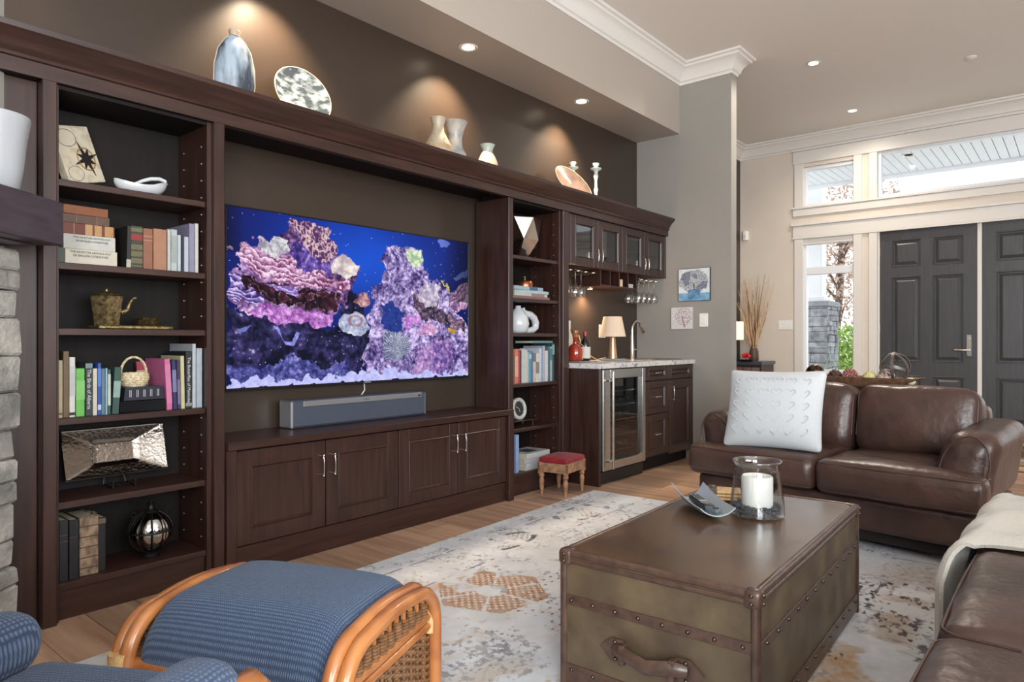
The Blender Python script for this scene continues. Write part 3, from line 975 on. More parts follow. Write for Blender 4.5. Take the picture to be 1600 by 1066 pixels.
def paint_reef():
    u, v = np.meshgrid(np.linspace(0, 1, NXT + 1), np.linspace(0, 1, NYT + 1))
    asp = 1.88
    U = u * asp
    wob = (fbm(U * 20, v * 20) - .5) * .10
    wob2 = (fbm(U * 20 + 40, v * 20 + 9) - .5) * .10
    fine = fbm(U * 60, v * 60, 3)
    img = np.zeros(u.shape + (3,))

    def col(c): return np.array(c) / 255.
    glow = np.exp(-((u - .5) ** 2 / .10 + (v - .25) ** 2 / .12))
    for k in range(3):
        img[..., k] = col((10, 26, 104))[k] * (1 - glow) + col((22, 86, 222))[k] * glow
    img *= (1 - .35 * v[..., None]) * (.9 + .2 * fbm(U * 3, v * 3)[..., None])

    def put(poly, rgb, w=1.0, pert=1.0):
        m = inpoly(u + wob * .6 * pert, v + wob2 * pert, poly)
        img[m] = (img[m] * (1 - w) + rgb[m] * w)
        return m

    def lumps(c0, c1, sc, seed=0, gap=.55, lift=.08):
        wx = U + (fbm(U * 9 + seed, v * 9 + 3) - .5) * .09; wy = v + (fbm(U * 9 + 7, v * 9 + seed) - .5) * .09
        d, r_ = cells(wx * sc * .8 + seed, wy * sc * .8 + seed)
        d2, r2 = cells(wx * sc * 2.1 + seed, wy * sc * 2.1 + 4)
        s = np.clip(1 - d * 1.25, 0, 1) * (.35 + .65 * r_) * .75 + np.clip(1 - d2 * 1.3, 0, 1) * (.3 + .7 * r2) * .55
        s = s + (fbm(U * 55 + seed, v * 55, 3) - .5) * .7 + (fbm(U * 6 + seed, v * 6) - .5) * .9 + lift
        s = np.clip(s, 0, 1.15)[..., None]
        base = col(c0) + (col(c1) - col(c0)) * np.clip(s * 1.25, 0, 1)
        return base + (np.array((1.0, .97, 1.0)) - base) * np.clip((s - .78) * 1.7, 0, .7)

    def plates(c0, c1, sx, sy, slope, seed=0):
        yy = v * sy * 1.5 - U * slope * sy * 1.5 + fbm(U * 9 + seed, v * 9) * 4.2
        fr_ = (yy + fbm(U * sx * 3 + seed, v * sx * 3, 3) * 1.5) % 1
        s = (1 - fr_) ** 1.6 * (.75 + .5 * fbm(U * 18 + seed, v * 18)) + (fbm(U * 60 + seed, v * 60, 3) - .5) * .8 + (fbm(U * 8, v * 8 + seed) - .5) * .6
        s = np.clip(s, 0, 1.1)[..., None]
        base = col(c0) + (col(c1) - col(c0)) * np.clip(s * 1.15, 0, 1)
        return base + (1 - base) * np.clip((s - .85) * 1.5, 0, .5)

    def branches(c0, c1, sc, seed=0):
        n = fbm(U * sc + seed, v * sc * .7 + seed, 3)
        r_ = 1 - np.abs(n - .5) * 9
        n2 = 1 - np.abs(fbm(U * sc * 1.4 + seed + 5, v * sc + seed, 2) - .5) * 9
        s = np.clip(np.maximum(r_, n2), 0, 1)
        return col(c0) + (col(c1) - col(c0)) * s[..., None]
    P = {
'left':[(0.01,0.237),(0.064,0.2),(0.109,0.164),(0.188,0.113),(0.204,0.054),(0.229,0.006),(0.298,0.01),(0.334,0.05),(0.37,0.137),(0.361,0.219),(0.417,0.202),(0.461,0.246),(0.466,0.322),(0.437,0.43),(0.417,0.522),(0.352,0.57),(0.352,0.642),(0.316,0.665),(0.229,0.626),(0.14,0.621),(0.079,0.585),(0.006,0.512),(0.004,0.346),(0.042,0.314)],
'branch':[(0.204,0.054),(0.215,0.012),(0.298,0.012),(0.334,0.05),(0.37,0.137),(0.361,0.219),(0.325,0.24),(0.272,0.2),(0.238,0.13)],
'purple':[(0.2,0.14),(0.238,0.13),(0.272,0.2),(0.325,0.24),(0.361,0.226),(0.361,0.321),(0.289,0.346),(0.22,0.295)],
'cream1':[(0.1,0.175),(0.144,0.14),(0.19,0.16),(0.2,0.209),(0.16,0.24),(0.113,0.22)],
'anem':[(0.352,0.264),(0.38,0.212),(0.422,0.201),(0.464,0.253),(0.456,0.323),(0.417,0.335),(0.361,0.313)],
'plates':[(0.01,0.237),(0.064,0.2),(0.125,0.221),(0.204,0.25),(0.246,0.318),(0.352,0.341),(0.44,0.327),(0.43,0.432),(0.325,0.427),(0.229,0.409),(0.14,0.393),(0.056,0.312)],
'hollow':[(0.045,0.366),(0.125,0.395),(0.229,0.416),(0.325,0.437),(0.398,0.449),(0.38,0.538),(0.289,0.53),(0.164,0.526),(0.109,0.49),(0.049,0.431)],
'lilac':[(0.004,0.346),(0.042,0.367),(0.056,0.443),(0.109,0.476),(0.117,0.529),(0.056,0.521),(0.006,0.499)],
'plate2':[(0.117,0.409),(0.229,0.424),(0.233,0.468),(0.188,0.469)],
'magenta':[(0.071,0.549),(0.125,0.539),(0.229,0.553),(0.289,0.548),(0.352,0.56),(0.36,0.628),(0.316,0.665),(0.229,0.636),(0.156,0.638),(0.086,0.591)],
'rocksL':[(0.0,0.551),(0.079,0.592),(0.14,0.629),(0.229,0.632),(0.316,0.672),(0.398,0.66),(0.40,0.5),(.44,.43),(0.50,0.60),(0.496,0.852),(0.437,0.939),(0.289,1.0),(0.0,1.0)],
'disc':[(0.384,0.627),(0.408,0.574),(0.456,0.556),(0.501,0.592),(0.506,0.66),(0.476,0.703),(0.422,0.699),(0.394,0.671)],
'shell':[(0.438,0.497),(0.466,0.457),(0.476,0.426),(0.506,0.42),(0.516,0.468),(0.511,0.514),(0.466,0.515)],
'tower':[(0.569,0.182),(0.601,0.121),(0.678,0.074),(0.754,0.132),(0.76,0.231),(0.79,0.277),(0.846,0.321),(0.903,0.4),(0.923,0.519),(1.01,0.623),(1.01,0.987),(0.667,0.984),(0.516,0.96),(0.466,0.851),(0.496,0.73),(0.516,0.637),(0.496,0.562),(0.537,0.497),(0.527,0.39),(0.558,0.355)],
'gap':[(0.569,0.51),(0.622,0.491),(0.655,0.569),(0.655,0.665),(0.579,0.698),(0.558,0.636)],
'darkr':[(.70,.42),(.78,.40),(.90,.55),(.99,.60),(.99,.68),(.86,.62),(.74,.56)],
'green':[(0.678,0.13),(0.724,0.105),(0.76,0.148),(0.748,0.217),(0.707,0.239),(0.681,0.195)],
'white':[(.73,.36),(.78,.31),(.84,.36),(.85,.46),(.79,.50),(.74,.46)],
'oval':[(0.89,0.488),(0.903,0.383),(0.949,0.317),(1.01,0.302),(1.01,0.462),(0.936,0.528)],
'urchin':[(0.569,0.76),(0.579,0.698),(0.634,0.662),(0.69,0.697),(0.713,0.778),(0.69,0.859),(0.622,0.88),(0.579,0.839)],
'mag2':[(0.661,0.592),(0.69,0.558),(0.75,0.555),(0.742,0.614),(0.69,0.651)],
'pink3':[(0.736,0.679),(0.76,0.621),(0.802,0.608),(0.827,0.661),(0.784,0.705)],
'pink4':[(.74,.80),(.80,.72),(.90,.74),(.93,.82),(.86,.97),(.70,.97)],
'yel1':[(0.858,0.353),(0.878,0.32),(0.903,0.33),(0.897,0.369),(0.869,0.377)],
'yel2':[(0.894,0.669),(0.903,0.637),(0.927,0.641),(0.926,0.677)],
'fish1':[(0.831,0.017),(0.865,0.006),(0.903,0.012),(0.884,0.054),(0.846,0.056)],
'fish2':[(0.916,0.268),(1.0,0.195),(1.0,0.24),(0.936,0.288)],
'fish3':[(0.027,0.678),(0.056,0.654),(0.079,0.657),(0.056,0.683)],
'V1':[(0.144,0.655),(0.16,0.651),(0.192,0.757),(0.217,0.764),(0.242,0.688),(0.229,0.688),(0.209,0.736),(0.188,0.736)],
'sand':[(0.0,0.966),(0.109,0.958),(0.289,0.962),(0.361,0.941),(0.644,0.935),(0.678,0.973),(1.01,0.975),(1.01,1.01),(0.0,1.01)]}
    put(P['rocksL'], lumps((6, 8, 34), (70, 62, 118), 16, 3, .75, -.06))
    put([(0, .86), (.1, .9), (.2, .82), (.33, .90), (.42, .84), (.42, 1), (0, 1)], lumps((22, 26, 84), (120, 120, 206), 26, 8, .7), .8)
    put(P['left'], lumps((40, 20, 60), (176, 132, 190), 22, 1, .7))
    put(P['purple'], lumps((36, 22, 92), (132, 104, 190), 24, 12, .6))
    put(P['plates'], plates((112, 52, 92), (244, 206, 236), 9, 20, .10, 2))
    put(P['hollow'], plates((20, 8, 20), (86, 40, 56), 5, 9, .1, 31))
    put(P['lilac'], plates((52, 36, 110), (216, 194, 248), 7, 20, .12, 14), pert=.6)
    put(P['plate2'], plates((120, 90, 170), (232, 208, 248), 7, 22, .1, 6), pert=.5)
    put(P['magenta'], lumps((124, 52, 140), (224, 168, 232), 34, 5, .7))
    put(P['branch'], branches((84, 46, 92), (248, 216, 210), 34, 3), .95)
    put(P['cream1'], lumps((126, 120, 136), (226, 224, 226), 30, 7, .9))
    put(P['anem'], lumps((176, 158, 166), (244, 232, 222), 13, 7, 1.1), pert=.5)
    put(P['tower'], lumps((38, 26, 84), (206, 186, 236), 27, 21, .72))
    put(P['gap'], np.ones_like(img) * col((18, 46, 128)) * (.7 + .6 * fine[..., None]), .9)
    put(P['darkr'], lumps((22, 14, 36), (150, 118, 136), 36, 2, .6), .9)
    put(P['white'], lumps((140, 126, 158), (236, 226, 236), 34, 9, .8), .9)
    put(P['green'], lumps((150, 176, 140), (228, 244, 206), 30, 6, .9))
    put(P['oval'], plates((104, 74, 120), (214, 168, 204), 6, 16, -.9, 5), pert=.4)
    ang = np.arctan2(v - .80, (u - .638) * asp)
    sp = np.clip(.5 + .5 * np.sin(ang * 40 + fine * 9) + (fbm(U * 30, v * 30) - .5) * .9, 0, 1) * np.clip(1.25 - 4.5 * np.hypot((u - .638) * asp, v - .77), .35, 1)
    put(P['urchin'], col((62, 70, 104)) + (col((206, 214, 226)) - col((62, 70, 104))) * sp[..., None], .9)
    put(P['mag2'], lumps((130, 78, 170), (220, 160, 226), 40, 1, .9)); put(P['pink3'], lumps((150, 96, 156), (240, 192, 222), 40, 2, .9))
    put(P['pink4'], lumps((84, 58, 136), (226, 180, 222), 34, 12, .75), .85)
    put(P['yel1'], lumps((120, 110, 40), (232, 210, 70), 40, 4, 1.1)); put(P['yel2'], lumps((160, 120, 30), (250, 206, 60), 40, 5, 1.1))
    for k_ in ('fish1', 'fish2', 'fish3'):
        put(P[k_], np.ones_like(img) * col((126, 142, 220)), .75, .4)
    put(P['V1'], np.ones_like(img) * col((150, 150, 236)) * (.8 + .4 * fine[..., None]), .9, .3)
    put(P['shell'], lumps((120, 72, 84), (226, 182, 180), 26, 8, 1.0), pert=.4)
    put(P['disc'], lumps((120, 124, 160), (214, 222, 240), 22, 9, .8, .3), .95, .5)
    rr = np.hypot((u - .452) * asp, (v - .61) * 1.6)
    arc = np.clip(1 - np.abs(rr - .05) * 60, 0, 1) * (v < .655) * (.6 + .6 * fine)
    img[:] = img + (col((150, 84, 92)) - img) * (arc * .85)[..., None]
    put(P['sand'], np.ones_like(img) * col((186, 188, 246)) * (.85 + .3 * fine[..., None]))
    # scattered bright plankton and red blurs
    d, r_ = cells(U * 18 + 9, v * 18)
    img[(d < .05) & (r_ > .6)] = col((190, 200, 255))
    vig = 1 - .55 * np.clip((u - .86) / .14, 0, 1) * (v < .45) - .45 * np.clip((.06 - u) / .06, 0, 1) * (v < .25)
    return np.clip(img * vig[..., None] * 1.06, 0, 1)


printed_grid('screen', NXT, NYT, lambda u, v: (1.728 + u * 1.772, np.full_like(u, 3.3235), 1.787 - v * .929), paint_reef(), vcol('reef_picture', .32, emission=.95), tv)
text_mesh('SAMSUNG', .011, mat('silver_print', (190, 190, 190), .4), tv, Matrix.Translation(XF[tv.name].inverted() @ Vector((2.614, 3.3195, .851))) @ Rx(90))
MB().tube([(2.63, 3.372, .845), (2.632, 3.37, .80), (2.60, 3.372, .76)], .004, 6).build('cable', mat('white_cable', (215, 212, 205), .5), tv)

sb = thing('sound_bar', 'slate gray sound bar with a silver strip below the television', 'speaker', (2.52, 3.27, .6305))
slate = mat('slate_speaker_cloth', (62, 68, 82), .75, var=.1, scale=(300, 300, 300))
MB().box(2.03, 2.995, 3.215, 3.33, .632, .778, .012).build('speaker_body', slate, sb)
MB().box(2.028, 2.045, 3.211, 3.332, .631, .78, .008).build('end_cap', mat('satin_silver', (176, 178, 182), .3, metal=.8), sb)
MB().box(2.985, 2.997, 3.211, 3.332, .631, .78, .006).build('end_cap', blackpl, sb)
MB().box(2.10, 2.955, 3.209, 3.216, .745, .776, .002).build('silver_strip', mat('satin_silver', (176, 178, 182), .3, metal=.8), sb)
text_mesh('SONOS', .012, mat('dark_print', (70, 70, 72), .5), sb, Matrix.Translation(XF[sb.name].inverted() @ Vector((2.52, 3.2085, .760))) @ Rx(90))
MB().box(2.925, 2.945, 3.2075, 3.2095, .753, .762).build('infrared_window', blackpl, sb)

# ------------------------------------------------------------------ bar: upper glass cabinet
cabglass = glass('cabinet_glass', (.92, .94, .95), .0, 1.0)
up = thing('wall_cabinet', 'dark wall cabinet with four glass doors above the bar', 'cabinet', (5.16, YF, 1.70))
MB().box(4.341, 4.388, 3.062, 3.375, 1.70, 2.10, .002).build('side_panel', wood_v, up)
MB().box(5.952, 5.977, 3.062, 3.375, 1.70, 2.10, .002).build('side_panel', wood_v, up)
MB().box(4.389, 5.951, 3.085, 3.375, 1.70, 1.718).build('bottom_panel', wood_h, up)
MB().box(4.389, 5.951, 3.085, 3.36, 2.085, 2.10).build('top_panel', wood_h, up)
MB().box(4.389, 5.951, 3.362, 3.375, 1.7185, 2.0845).build('back_panel', wood_in_shade, up)
MB().box(5.162, 5.178, 3.085, 3.36, 1.7185, 2.0845).build('divider', wood_in_shade, up)
MB().box(4.389, 5.951, 3.14, 3.36, 1.905, 1.911).build('glass_shelf', cabglass, up)
for i in range(4):
    a = 4.390 + i * .3905
    framed(up, a, a + .3875, 1.702, 2.098, 3.062, fr=.062, pane=cabglass, hand=((a + .358) if i % 2 == 0 else (a + .03), 1.80, True, .085))
cb = thing('wine_cubby', 'open box of four small wine cubbies under the wall cabinet', 'wine rack', (5.18, YF, 1.565))
MB().box(4.875, 5.49, 3.10, 3.375, 1.565, 1.577, .001).build('bottom_panel', wood_h, cb)
for i in range(5):
    x = 4.875 + i * .15075
    MB().box(x, x + .012, 3.10, 3.375, 1.5775, 1.699).build('divider', wood_v, cb)
MB().box(4.8875, 5.4775, 3.36, 3.375, 1.5775, 1.699).build('back_panel', wood_in_shade, cb)
corkm = mat('cork', (205, 180, 150), .8, var=.2, scale=(80, 80, 80))
o = MB().lathe([(0, 0), (.022, 0), (.022, .06), (.019, .065), (0, .065)], (0, 0, 0), 14).build('cork_stopper', corkm, None, 40, w=False, label='pale cork stopper standing in the third wine cubby', cat='cork')
o.location = (5.245, 3.13, 1.5775)
for q in range(2):
    o = MB().box(-.05, .05, -.04, .04, 0, .017, .003).build('coaster', white_ceramic, None, w=False, label=('lower' if q == 0 else 'upper') + ' white coaster stacked in the last wine cubby', cat='coaster', group='coasters in the cubby')
    o.location = (5.405, 3.16, 1.578 + q * .0185)

# stemware racks and hanging glasses
gl_clear = glass('clear_stemware', (.97, .98, .98), .02, 1.6, .03)
iron0 = mat('rack_dark_metal', (60, 54, 50), .4, metal=.6)
def rack(xs, label):
    t = thing('stemware_rack', label, 'glass rack', ((xs[0] + xs[-1]) / 2, 3.2, 1.66))
    for x in xs:
        y0 = 3.085
        pts = [(x - .018, 3.36, 1.662), (x - .018, y0 + .03, 1.662)] + [(x - .018 * math.cos(a), y0 + .03 - .026 * math.sin(a), 1.662) for a in (.5, 1.1, 1.57, 2.04, 2.64)] + [(x + .018, y0 + .03, 1.662), (x + .018, 3.36, 1.662)]
        pts = [(p[0] + (.03 if i in (0, 8) else 0) * (-1 if p[0] < x else 1), p[1], p[2]) for i, p in enumerate(pts)]
        MB().tube(pts, .0055, 6).build('wire_loop', chrome, t, smooth=60)
    MB().box(xs[0] - .05, xs[-1] + .05, 3.34, 3.365, 1.668, 1.699, .002).build('mounting_bar', iron0, t)
    for x in xs: MB().box(x - .020, x - .016, 3.20, 3.21, 1.6665, 1.699).build('hanger', chrome, t)
    return t
rack([4.44, 4.55, 4.66, 4.77], 'chrome stemware rack hanging left of the wine cubbies')
rack([5.575, 5.67, 5.765, 5.86], 'chrome stemware rack hanging right of the wine cubbies')
def stem_prof(h=.20, rb=.038, rf=.033, bw=.10):
    zb = h - bw
    return [(0, 0), (rf, .0), (rf, .002), (.006, .008), (.0035, .02), (.0035, zb - .012), (.010, zb), (rb * .75, zb + .02), (rb, zb + bw * .45), (rb * .94, zb + bw * .75), (rb * .82, h),
            (rb * .79, h), (rb * .91, zb + bw * .75), (rb * .97, zb + bw * .45), (rb * .7, zb + .022), (0, zb + .006)]
g0 = None
spots = [(4.44, 3.13, 'in the left rack, nearest the bookcase'), (4.55, 3.13, 'in the left rack, second from the bookcase'), (4.66, 3.15, 'in the left rack, third from the bookcase'),
         (5.575, 3.13, 'in the right rack, front of the first rail'), (5.575, 3.24, 'in the right rack, back of the first rail'), (5.67, 3.13, 'in the right rack, front of the second rail'),
         (5.67, 3.25, 'in the right rack, back of the second rail'), (5.765, 3.13, 'in the right rack, front of the third rail'), (5.765, 3.24, 'in the right rack, back of the third rail'), (5.86, 3.13, 'in the right rack, nearest the gray wall')]
for x, y, lb in spots:
    if g0 is None:
        g0 = MB().lathe([(r_, -z) for r_, z in stem_prof(.215, .042)], (0, 0, 0), 18).build('wine_glass', gl_clear, None, 40, w=False, cat='wine glass', group='hanging wine glasses')
        o = g0
    else: o = copy_tree(g0)
    o.location = (x, y, 1.671); o['label'] = 'clear wine glass hanging upside down ' + lb
# glasses standing inside the wall cabinet
tum = None
for i, (x, y, lb) in enumerate([(4.50, 3.22, 'behind the first glass door, left'), (4.60, 3.24, 'behind the first glass door, right'), (4.88, 3.22, 'behind the second glass door, left'), (4.99, 3.24, 'behind the second glass door, right'),
                                (5.29, 3.21, 'behind the third glass door, left'), (5.38, 3.23, 'behind the third glass door, middle'), (5.46, 3.21, 'behind the third glass door, right'), (5.70, 3.22, 'behind the last glass door, left'), (5.80, 3.23, 'behind the last glass door, right')]):
    if tum is None:
        tum = MB().lathe([(0, 0), (.03, 0), (.036, .13), (.034, .13), (.028, .01), (0, .01)], (0, 0, 0), 16).build('tumbler', gl_clear, None, 40, w=False, cat='glass', group='tumblers in the wall cabinet'); o = tum
    else: o = copy_tree(tum)
    o.location = (x, y, 1.7185); o['label'] = 'clear tumbler ' + lb

# ------------------------------------------------------------------ bar: base unit
YBF = 2.785
bar = thing('bar_cabinet', 'dark base cabinet with drawers and a door under the granite counter', 'cabinet', (5.5, YBF, 0))
MB().box(4.361, 4.388, YBF, 3.376, 0, .888, .002).build('end_panel', wood_v, bar)
MB().box(5.046, 5.066, YBF + .022, 3.376, 0, .888).build('partition', wood_v, bar)
MB().box(5.956, 5.976, YBF, 3.376, .10, .888, .002).build('end_stile', wood_v, bar)
MB().box(5.067, 5.955, YBF + .024, YBF + .04, .10, .888).build('carcass_front', wood_in_shade, bar)
MB().box(5.067, 5.976, YBF + .07, YBF + .085, 0, .0995).build('toe_kick', wood_in_shade, bar)
for z0, z1 in ((.765, .884), (.482, .758), (.125, .475)):
    d = framed(bar, 5.069, 5.478, z0, z1, YBF, name='drawer', fr=.058, frv=.034 if z1 > .8 else .05)
    pull(d, 5.27, YBF + .011, (z0 + z1) / 2 + .004, False, .09)
framed(bar, 5.483, 5.953, .765, .884, YBF, name='drawer', fr=.058, frv=.034)
framed(bar, 5.483, 5.953, .105, .758, YBF, hand=(5.535, .64, True, .115))

granite = mat('white_speckled_granite', (206, 204, 202), .2, col2=(120, 118, 122), scale=(26, 26, 26), detail=8, lo=.52, hi=.72)
ct = thing('countertop', 'white and gray speckled granite counter over the bar cabinets', 'countertop', (5.16, 3.07, .889))
mb = MB()
for (a, b, c, d) in ((4.345, 5.52, 2.763, 3.378), (5.90, XE - .001, 2.763, 3.378), (5.5205, 5.8995, 2.763, 2.88), (5.5205, 5.8995, 3.20, 3.378)):
    mb.box(a, b, c, d, .889, .929, .004)
mb.build('slab', granite, ct)
sk = thing('bar_sink', 'small stainless sink set into the granite counter', 'sink', (5.71, 3.04, .80))
mb = MB()
for (a, b, c, d, z0, z1) in ((5.522, 5.898, 2.882, 2.892, .76, .928), (5.522, 5.898, 3.188, 3.198, .76, .928), (5.522, 5.532, 2.892, 3.188, .76, .928), (5.888, 5.898, 2.892, 3.188, .76, .928), (5.522, 5.898, 2.882, 3.198, .75, .76)):
    mb.box(a, b, c, d, z0, z1)
mb.build('basin', steel, sk)
mb = MB()
for (a, b, c, d) in ((5.505, 5.915, 2.868, 2.886), (5.505, 5.915, 3.194, 3.212), (5.505, 5.524, 2.886, 3.194), (5.896, 5.915, 2.886, 3.194)):
    mb.box(a, b, c, d, .9295, .935, .002)
mb.build('rim', steel, sk)
fa = thing('bar_faucet', 'tall brushed gooseneck faucet beside the bar sink', 'faucet', (5.47, 3.14, .9295))
pts = [(0, 0, .04), (0, 0, .27)] + [(.085 - .085 * math.cos(a), -.0, .27 + .085 * math.sin(a)) for a in [math.pi * k / 10 for k in range(1, 9)]]
MB().lathe([(0, 0), (.027, 0), (.027, .006), (.022, .012), (.022, .10), (.015, .20), (.0125, .27), (0, .27)], (0, 0, 0), 18).build('body', chrome, fa, 50, w=False)
MB().tube([Vector(p) for p in pts], .0125, 10).build('spout', chrome, fa, 60, w=False)
q = Vector(pts[-1]); dr = (q - Vector(pts[-2])).normalized()
MB().tube([q, q + dr * .02, q + dr * .09], [.0135, .016, .019], 12).build('spray_head', chrome, fa, 60, w=False)
MB().tube([(.02, 0, .085), (.05, 0, .09), (.11, -.01, .10)], [.011, .008, .006], 8).build('lever', chrome, fa, 60, w=False)

# wine fridge
fr_ = thing('wine_fridge', 'stainless framed glass door wine fridge under the counter', 'wine fridge', (4.715, YBF, 0))
dark = mat('fridge_interior', (22, 21, 22), .4)
mb = MB().box(4.392, 4.40, 2.83, 3.36, .10, .882).box(5.034, 5.044, 2.83, 3.36, .10, .882).box(4.40, 5.034, 3.34, 3.36, .10, .882).box(4.40, 5.034, 2.83, 3.34, .87, .882).box(4.40, 5.034, 2.83, 3.34, .10, .112)
mb.build('cabinet_body', dark, fr_)
mb = MB(); a0, a1, z0, z1 = 4.393, 5.043, .112, .882
mb.box(a0, a0 + .105, 2.768, 2.828, z0, z1, .004).box(a1 - .05, a1, 2.768, 2.828, z0, z1, .004).box(a0 + .105, a1 - .05, 2.768, 2.828, z0, z0 + .062, .003).box(a0 + .105, a1 - .05, 2.768, 2.828, z1 - .072, z1, .003)
d = mb.build('door_frame', steel, fr_)
MB().box(a0 + .105, a1 - .05, 2.79, 2.796, z0 + .062, z1 - .072).build('pane', glass('smoked_glass', (.62, .62, .63), .0, 1.1), d)
h = MB().tube([(4.462, 2.722, .13), (4.462, 2.722, .868)], .011, 10).build('handle', chrome, d, smooth=60)
for z in (.19, .80):
    MB().box(4.412, 4.468, 2.722, 2.768, z - .008, z + .008, .003).build('handle_post', chrome, d)
MB().box(4.395, 5.04, 2.80, 2.83, .012, .098, .002).build('grille', blackpl, fr_)
MB().box(4.62, 4.74, 2.80, 2.815, .745, .80).build('paper_label', mat('tan_label', (170, 160, 130), .7), fr_)
for i, z in enumerate((.24, .36, .48, .60, .71)):
    MB().box(4.405, 5.03, 2.835, 2.85, z - .016, z, .002).build('shelf_front', chrome if i > 1 else mat('beech_shelf', (120, 86, 60), .5), fr_)
    MB().box(4.405, 5.03, 2.85, 3.33, z - .010, z - .004).build('shelf', dark, fr_)
bg_ = mat('dark_bottle_glass', (40, 52, 40), .1, spec=.8)
wb = None
for zi, z in enumerate((.24, .36, .48, .60)):
    for j in range(5):
        lab = 'dark wine bottle lying in the fridge, %s shelf, %s' % (('lowest', 'second', 'third', 'fourth')[zi], ('far left', 'left of centre', 'centre', 'right of centre', 'far right')[j])
        if wb is None:
            wb = thing('wine_bottle', lab, 'bottle', (0, 0, 0), 0, 'wine bottles in the fridge')
            MB().lathe([(0, 0), (.034, 0), (.036, .01), (.036, .19), (.03, .22), (.015, .245), (.0135, .30), (0, .30)], (0, 0, 0), 12, M=Rx(-90)).build('bottle_body', bg_, wb, 50, w=False)
            MB().lathe([(.0145, .26), (.0150, .302), (0, .304)], (0, 0, 0), 10, M=Rx(-90)).build('capsule', mat('foil_capsule', (150, 120, 70), .3, metal=.7), wb, 50, w=False)
            o = wb
        else: o = copy_tree(wb, label=lab)
        o.location = (4.465 + j * .125, 3.19, z + .034 - .0035); o.rotation_euler = (0, 0, R(180))
# ------------------------------------------------------------------ books
pagem = mat('book_pages', (186, 176, 154), .8, var=.06, scale=(300, 300, 20))
_bc = {}


def cloth(c, rough=.55):
    k = (c, rough)
    if k not in _bc:
        _bc[k] = mat('book_cover_%d_%d_%d' % c, tuple(q * .84 for q in c), rough, var=.06, scale=(30, 30, 30))
    return _bc[k]


def M_of(root): return XF[root.name].inverted()


def book(x0, x1, z, h, color, label, group, y=3.10, d=.20, lean=0, bands=(), title=None, tcol=(230, 225, 215), tsize=None, trot=-90, rough=.55):
    """upright book, spine to the room. bands: (z0,z1,color) fractions of height"""
    w_ = x1 - x0 - .0012
    t = thing('book', label, 'book', ((x0 + x1) / 2, y, z), 0, group)
    c = .0022 if w_ > .012 else .0012
    A = Ry(lean)
    mb = MB()
    mb.box(-w_ / 2, w_ / 2, 0, c + .001, 0, h, min(.003, w_ * .2), M=A)
    mb.box(-w_ / 2, -w_ / 2 + c, c, d, 0, h, M=A); mb.box(w_ / 2 - c, w_ / 2, c, d, 0, h, M=A)
    mb.build('cover', cloth(color, rough), t, w=False)
    MB().box(-w_ / 2 + c, w_ / 2 - c, c + .002, d - .006, .004, h - .004, M=A).build('pages', pagem, t, w=False)
    for (a, b, bc) in bands:
        MB().box(-w_ / 2 - .0003, w_ / 2 + .0003, -.0006, .002, a * h, b * h, M=A).build('spine_band', cloth(bc, .45), t, w=False)
    if title:
        text_mesh(title, tsize or w_ * .62, cloth(tcol, .5), t, A @ T(0, -.0007, h * .5) @ Rx(90) @ Rz(trot), 'spine_lettering')
    return t


def flat_book(xc, z, w_, th, color, label, group, y=3.10, d=.17, rot=0, bands=(), title=None, tcol=(40, 40, 45), tsize=.012, spine='y', rough=.55):
    """book lying flat, spine to the room"""
    t = thing('book', label, 'book', (xc, y + d / 2, z), R(rot), group)
    c = .0022
    mb = MB()
    mb.box(-w_ / 2, w_ / 2, -d / 2, -d / 2 + .003, .0, th, .0015)
    mb.box(-w_ / 2, w_ / 2, -d / 2 + .003, d / 2, 0, c); mb.box(-w_ / 2, w_ / 2, -d / 2 + .003, d / 2, th - c, th)
    mb.build('cover', cloth(color, rough), t, w=False)
    MB().box(-w_ / 2 + .004, w_ / 2 - .004, -d / 2 + .004, d / 2 - .005, c, th - c).build('pages', pagem, t, w=False)
    for (a, b, bc) in bands:
        MB().box(-w_ / 2 + a * w_, -w_ / 2 + b * w_, -d / 2 - .0006, -d / 2 + .001, .0004, th - .0004).build('spine_band', cloth(bc, .4), t, w=False)
    if title:
        for i, ln in enumerate(title):
            text_mesh(ln, tsize, cloth(tcol, .5), t, T(.008, -d / 2 - .0007, th * (.80 - .24 * i)) @ Rx(90), 'spine_lettering', sx=.92)
    return t


G2 = 'books on the left bookcase, second shelf'
B = LZ[4] + .0003
flat_book(1.030, B, .214, .060, (214, 206, 188), 'cream anthology lying at the bottom of the stack of five books', G2, title=['THE NORTON ANTHOLOGY', 'OF ENGLISH LITERATURE'], tsize=.0125,
          bands=[(.0, .11, (52, 70, 52))])
flat_book(1.036, B + .0605, .190, .059, (206, 204, 196), 'pale gray anthology second from the bottom of the stack', G2, y=3.103, title=['THE NORTON ANTHOLOGY', 'OF ENGLISH LITERATURE'], tsize=.0115)
flat_book(1.034, B + .1200, .190, .044, (112, 44, 26), 'red brown book with gilt panels in the middle of the stack', G2, y=3.105, rough=.4,
          bands=[(.20, .215, (196, 150, 90)), (.42, .56, (196, 150, 100)), (.60, .74, (190, 144, 92)), (.80, .97, (188, 140, 88))])
flat_book(1.026, B + .1645, .175, .036, (92, 62, 46), 'dark brown leather book second from the top of the stack', G2, y=3.11, rot=-2, bands=[(.30, .315, (130, 96, 70)), (.72, .735, (130, 96, 70))])
flat_book(1.022, B + .2010, .165, .036, (140, 80, 44), 'orange brown leather book on top of the stack', G2, y=3.112, rot=2, rough=.4)
book(1.172, 1.190, B, .178, (34, 32, 30), 'thin black book with a torn white corner left of the green gilt book', G2, lean=1.5, bands=[(.0, .2, (190, 184, 170))])
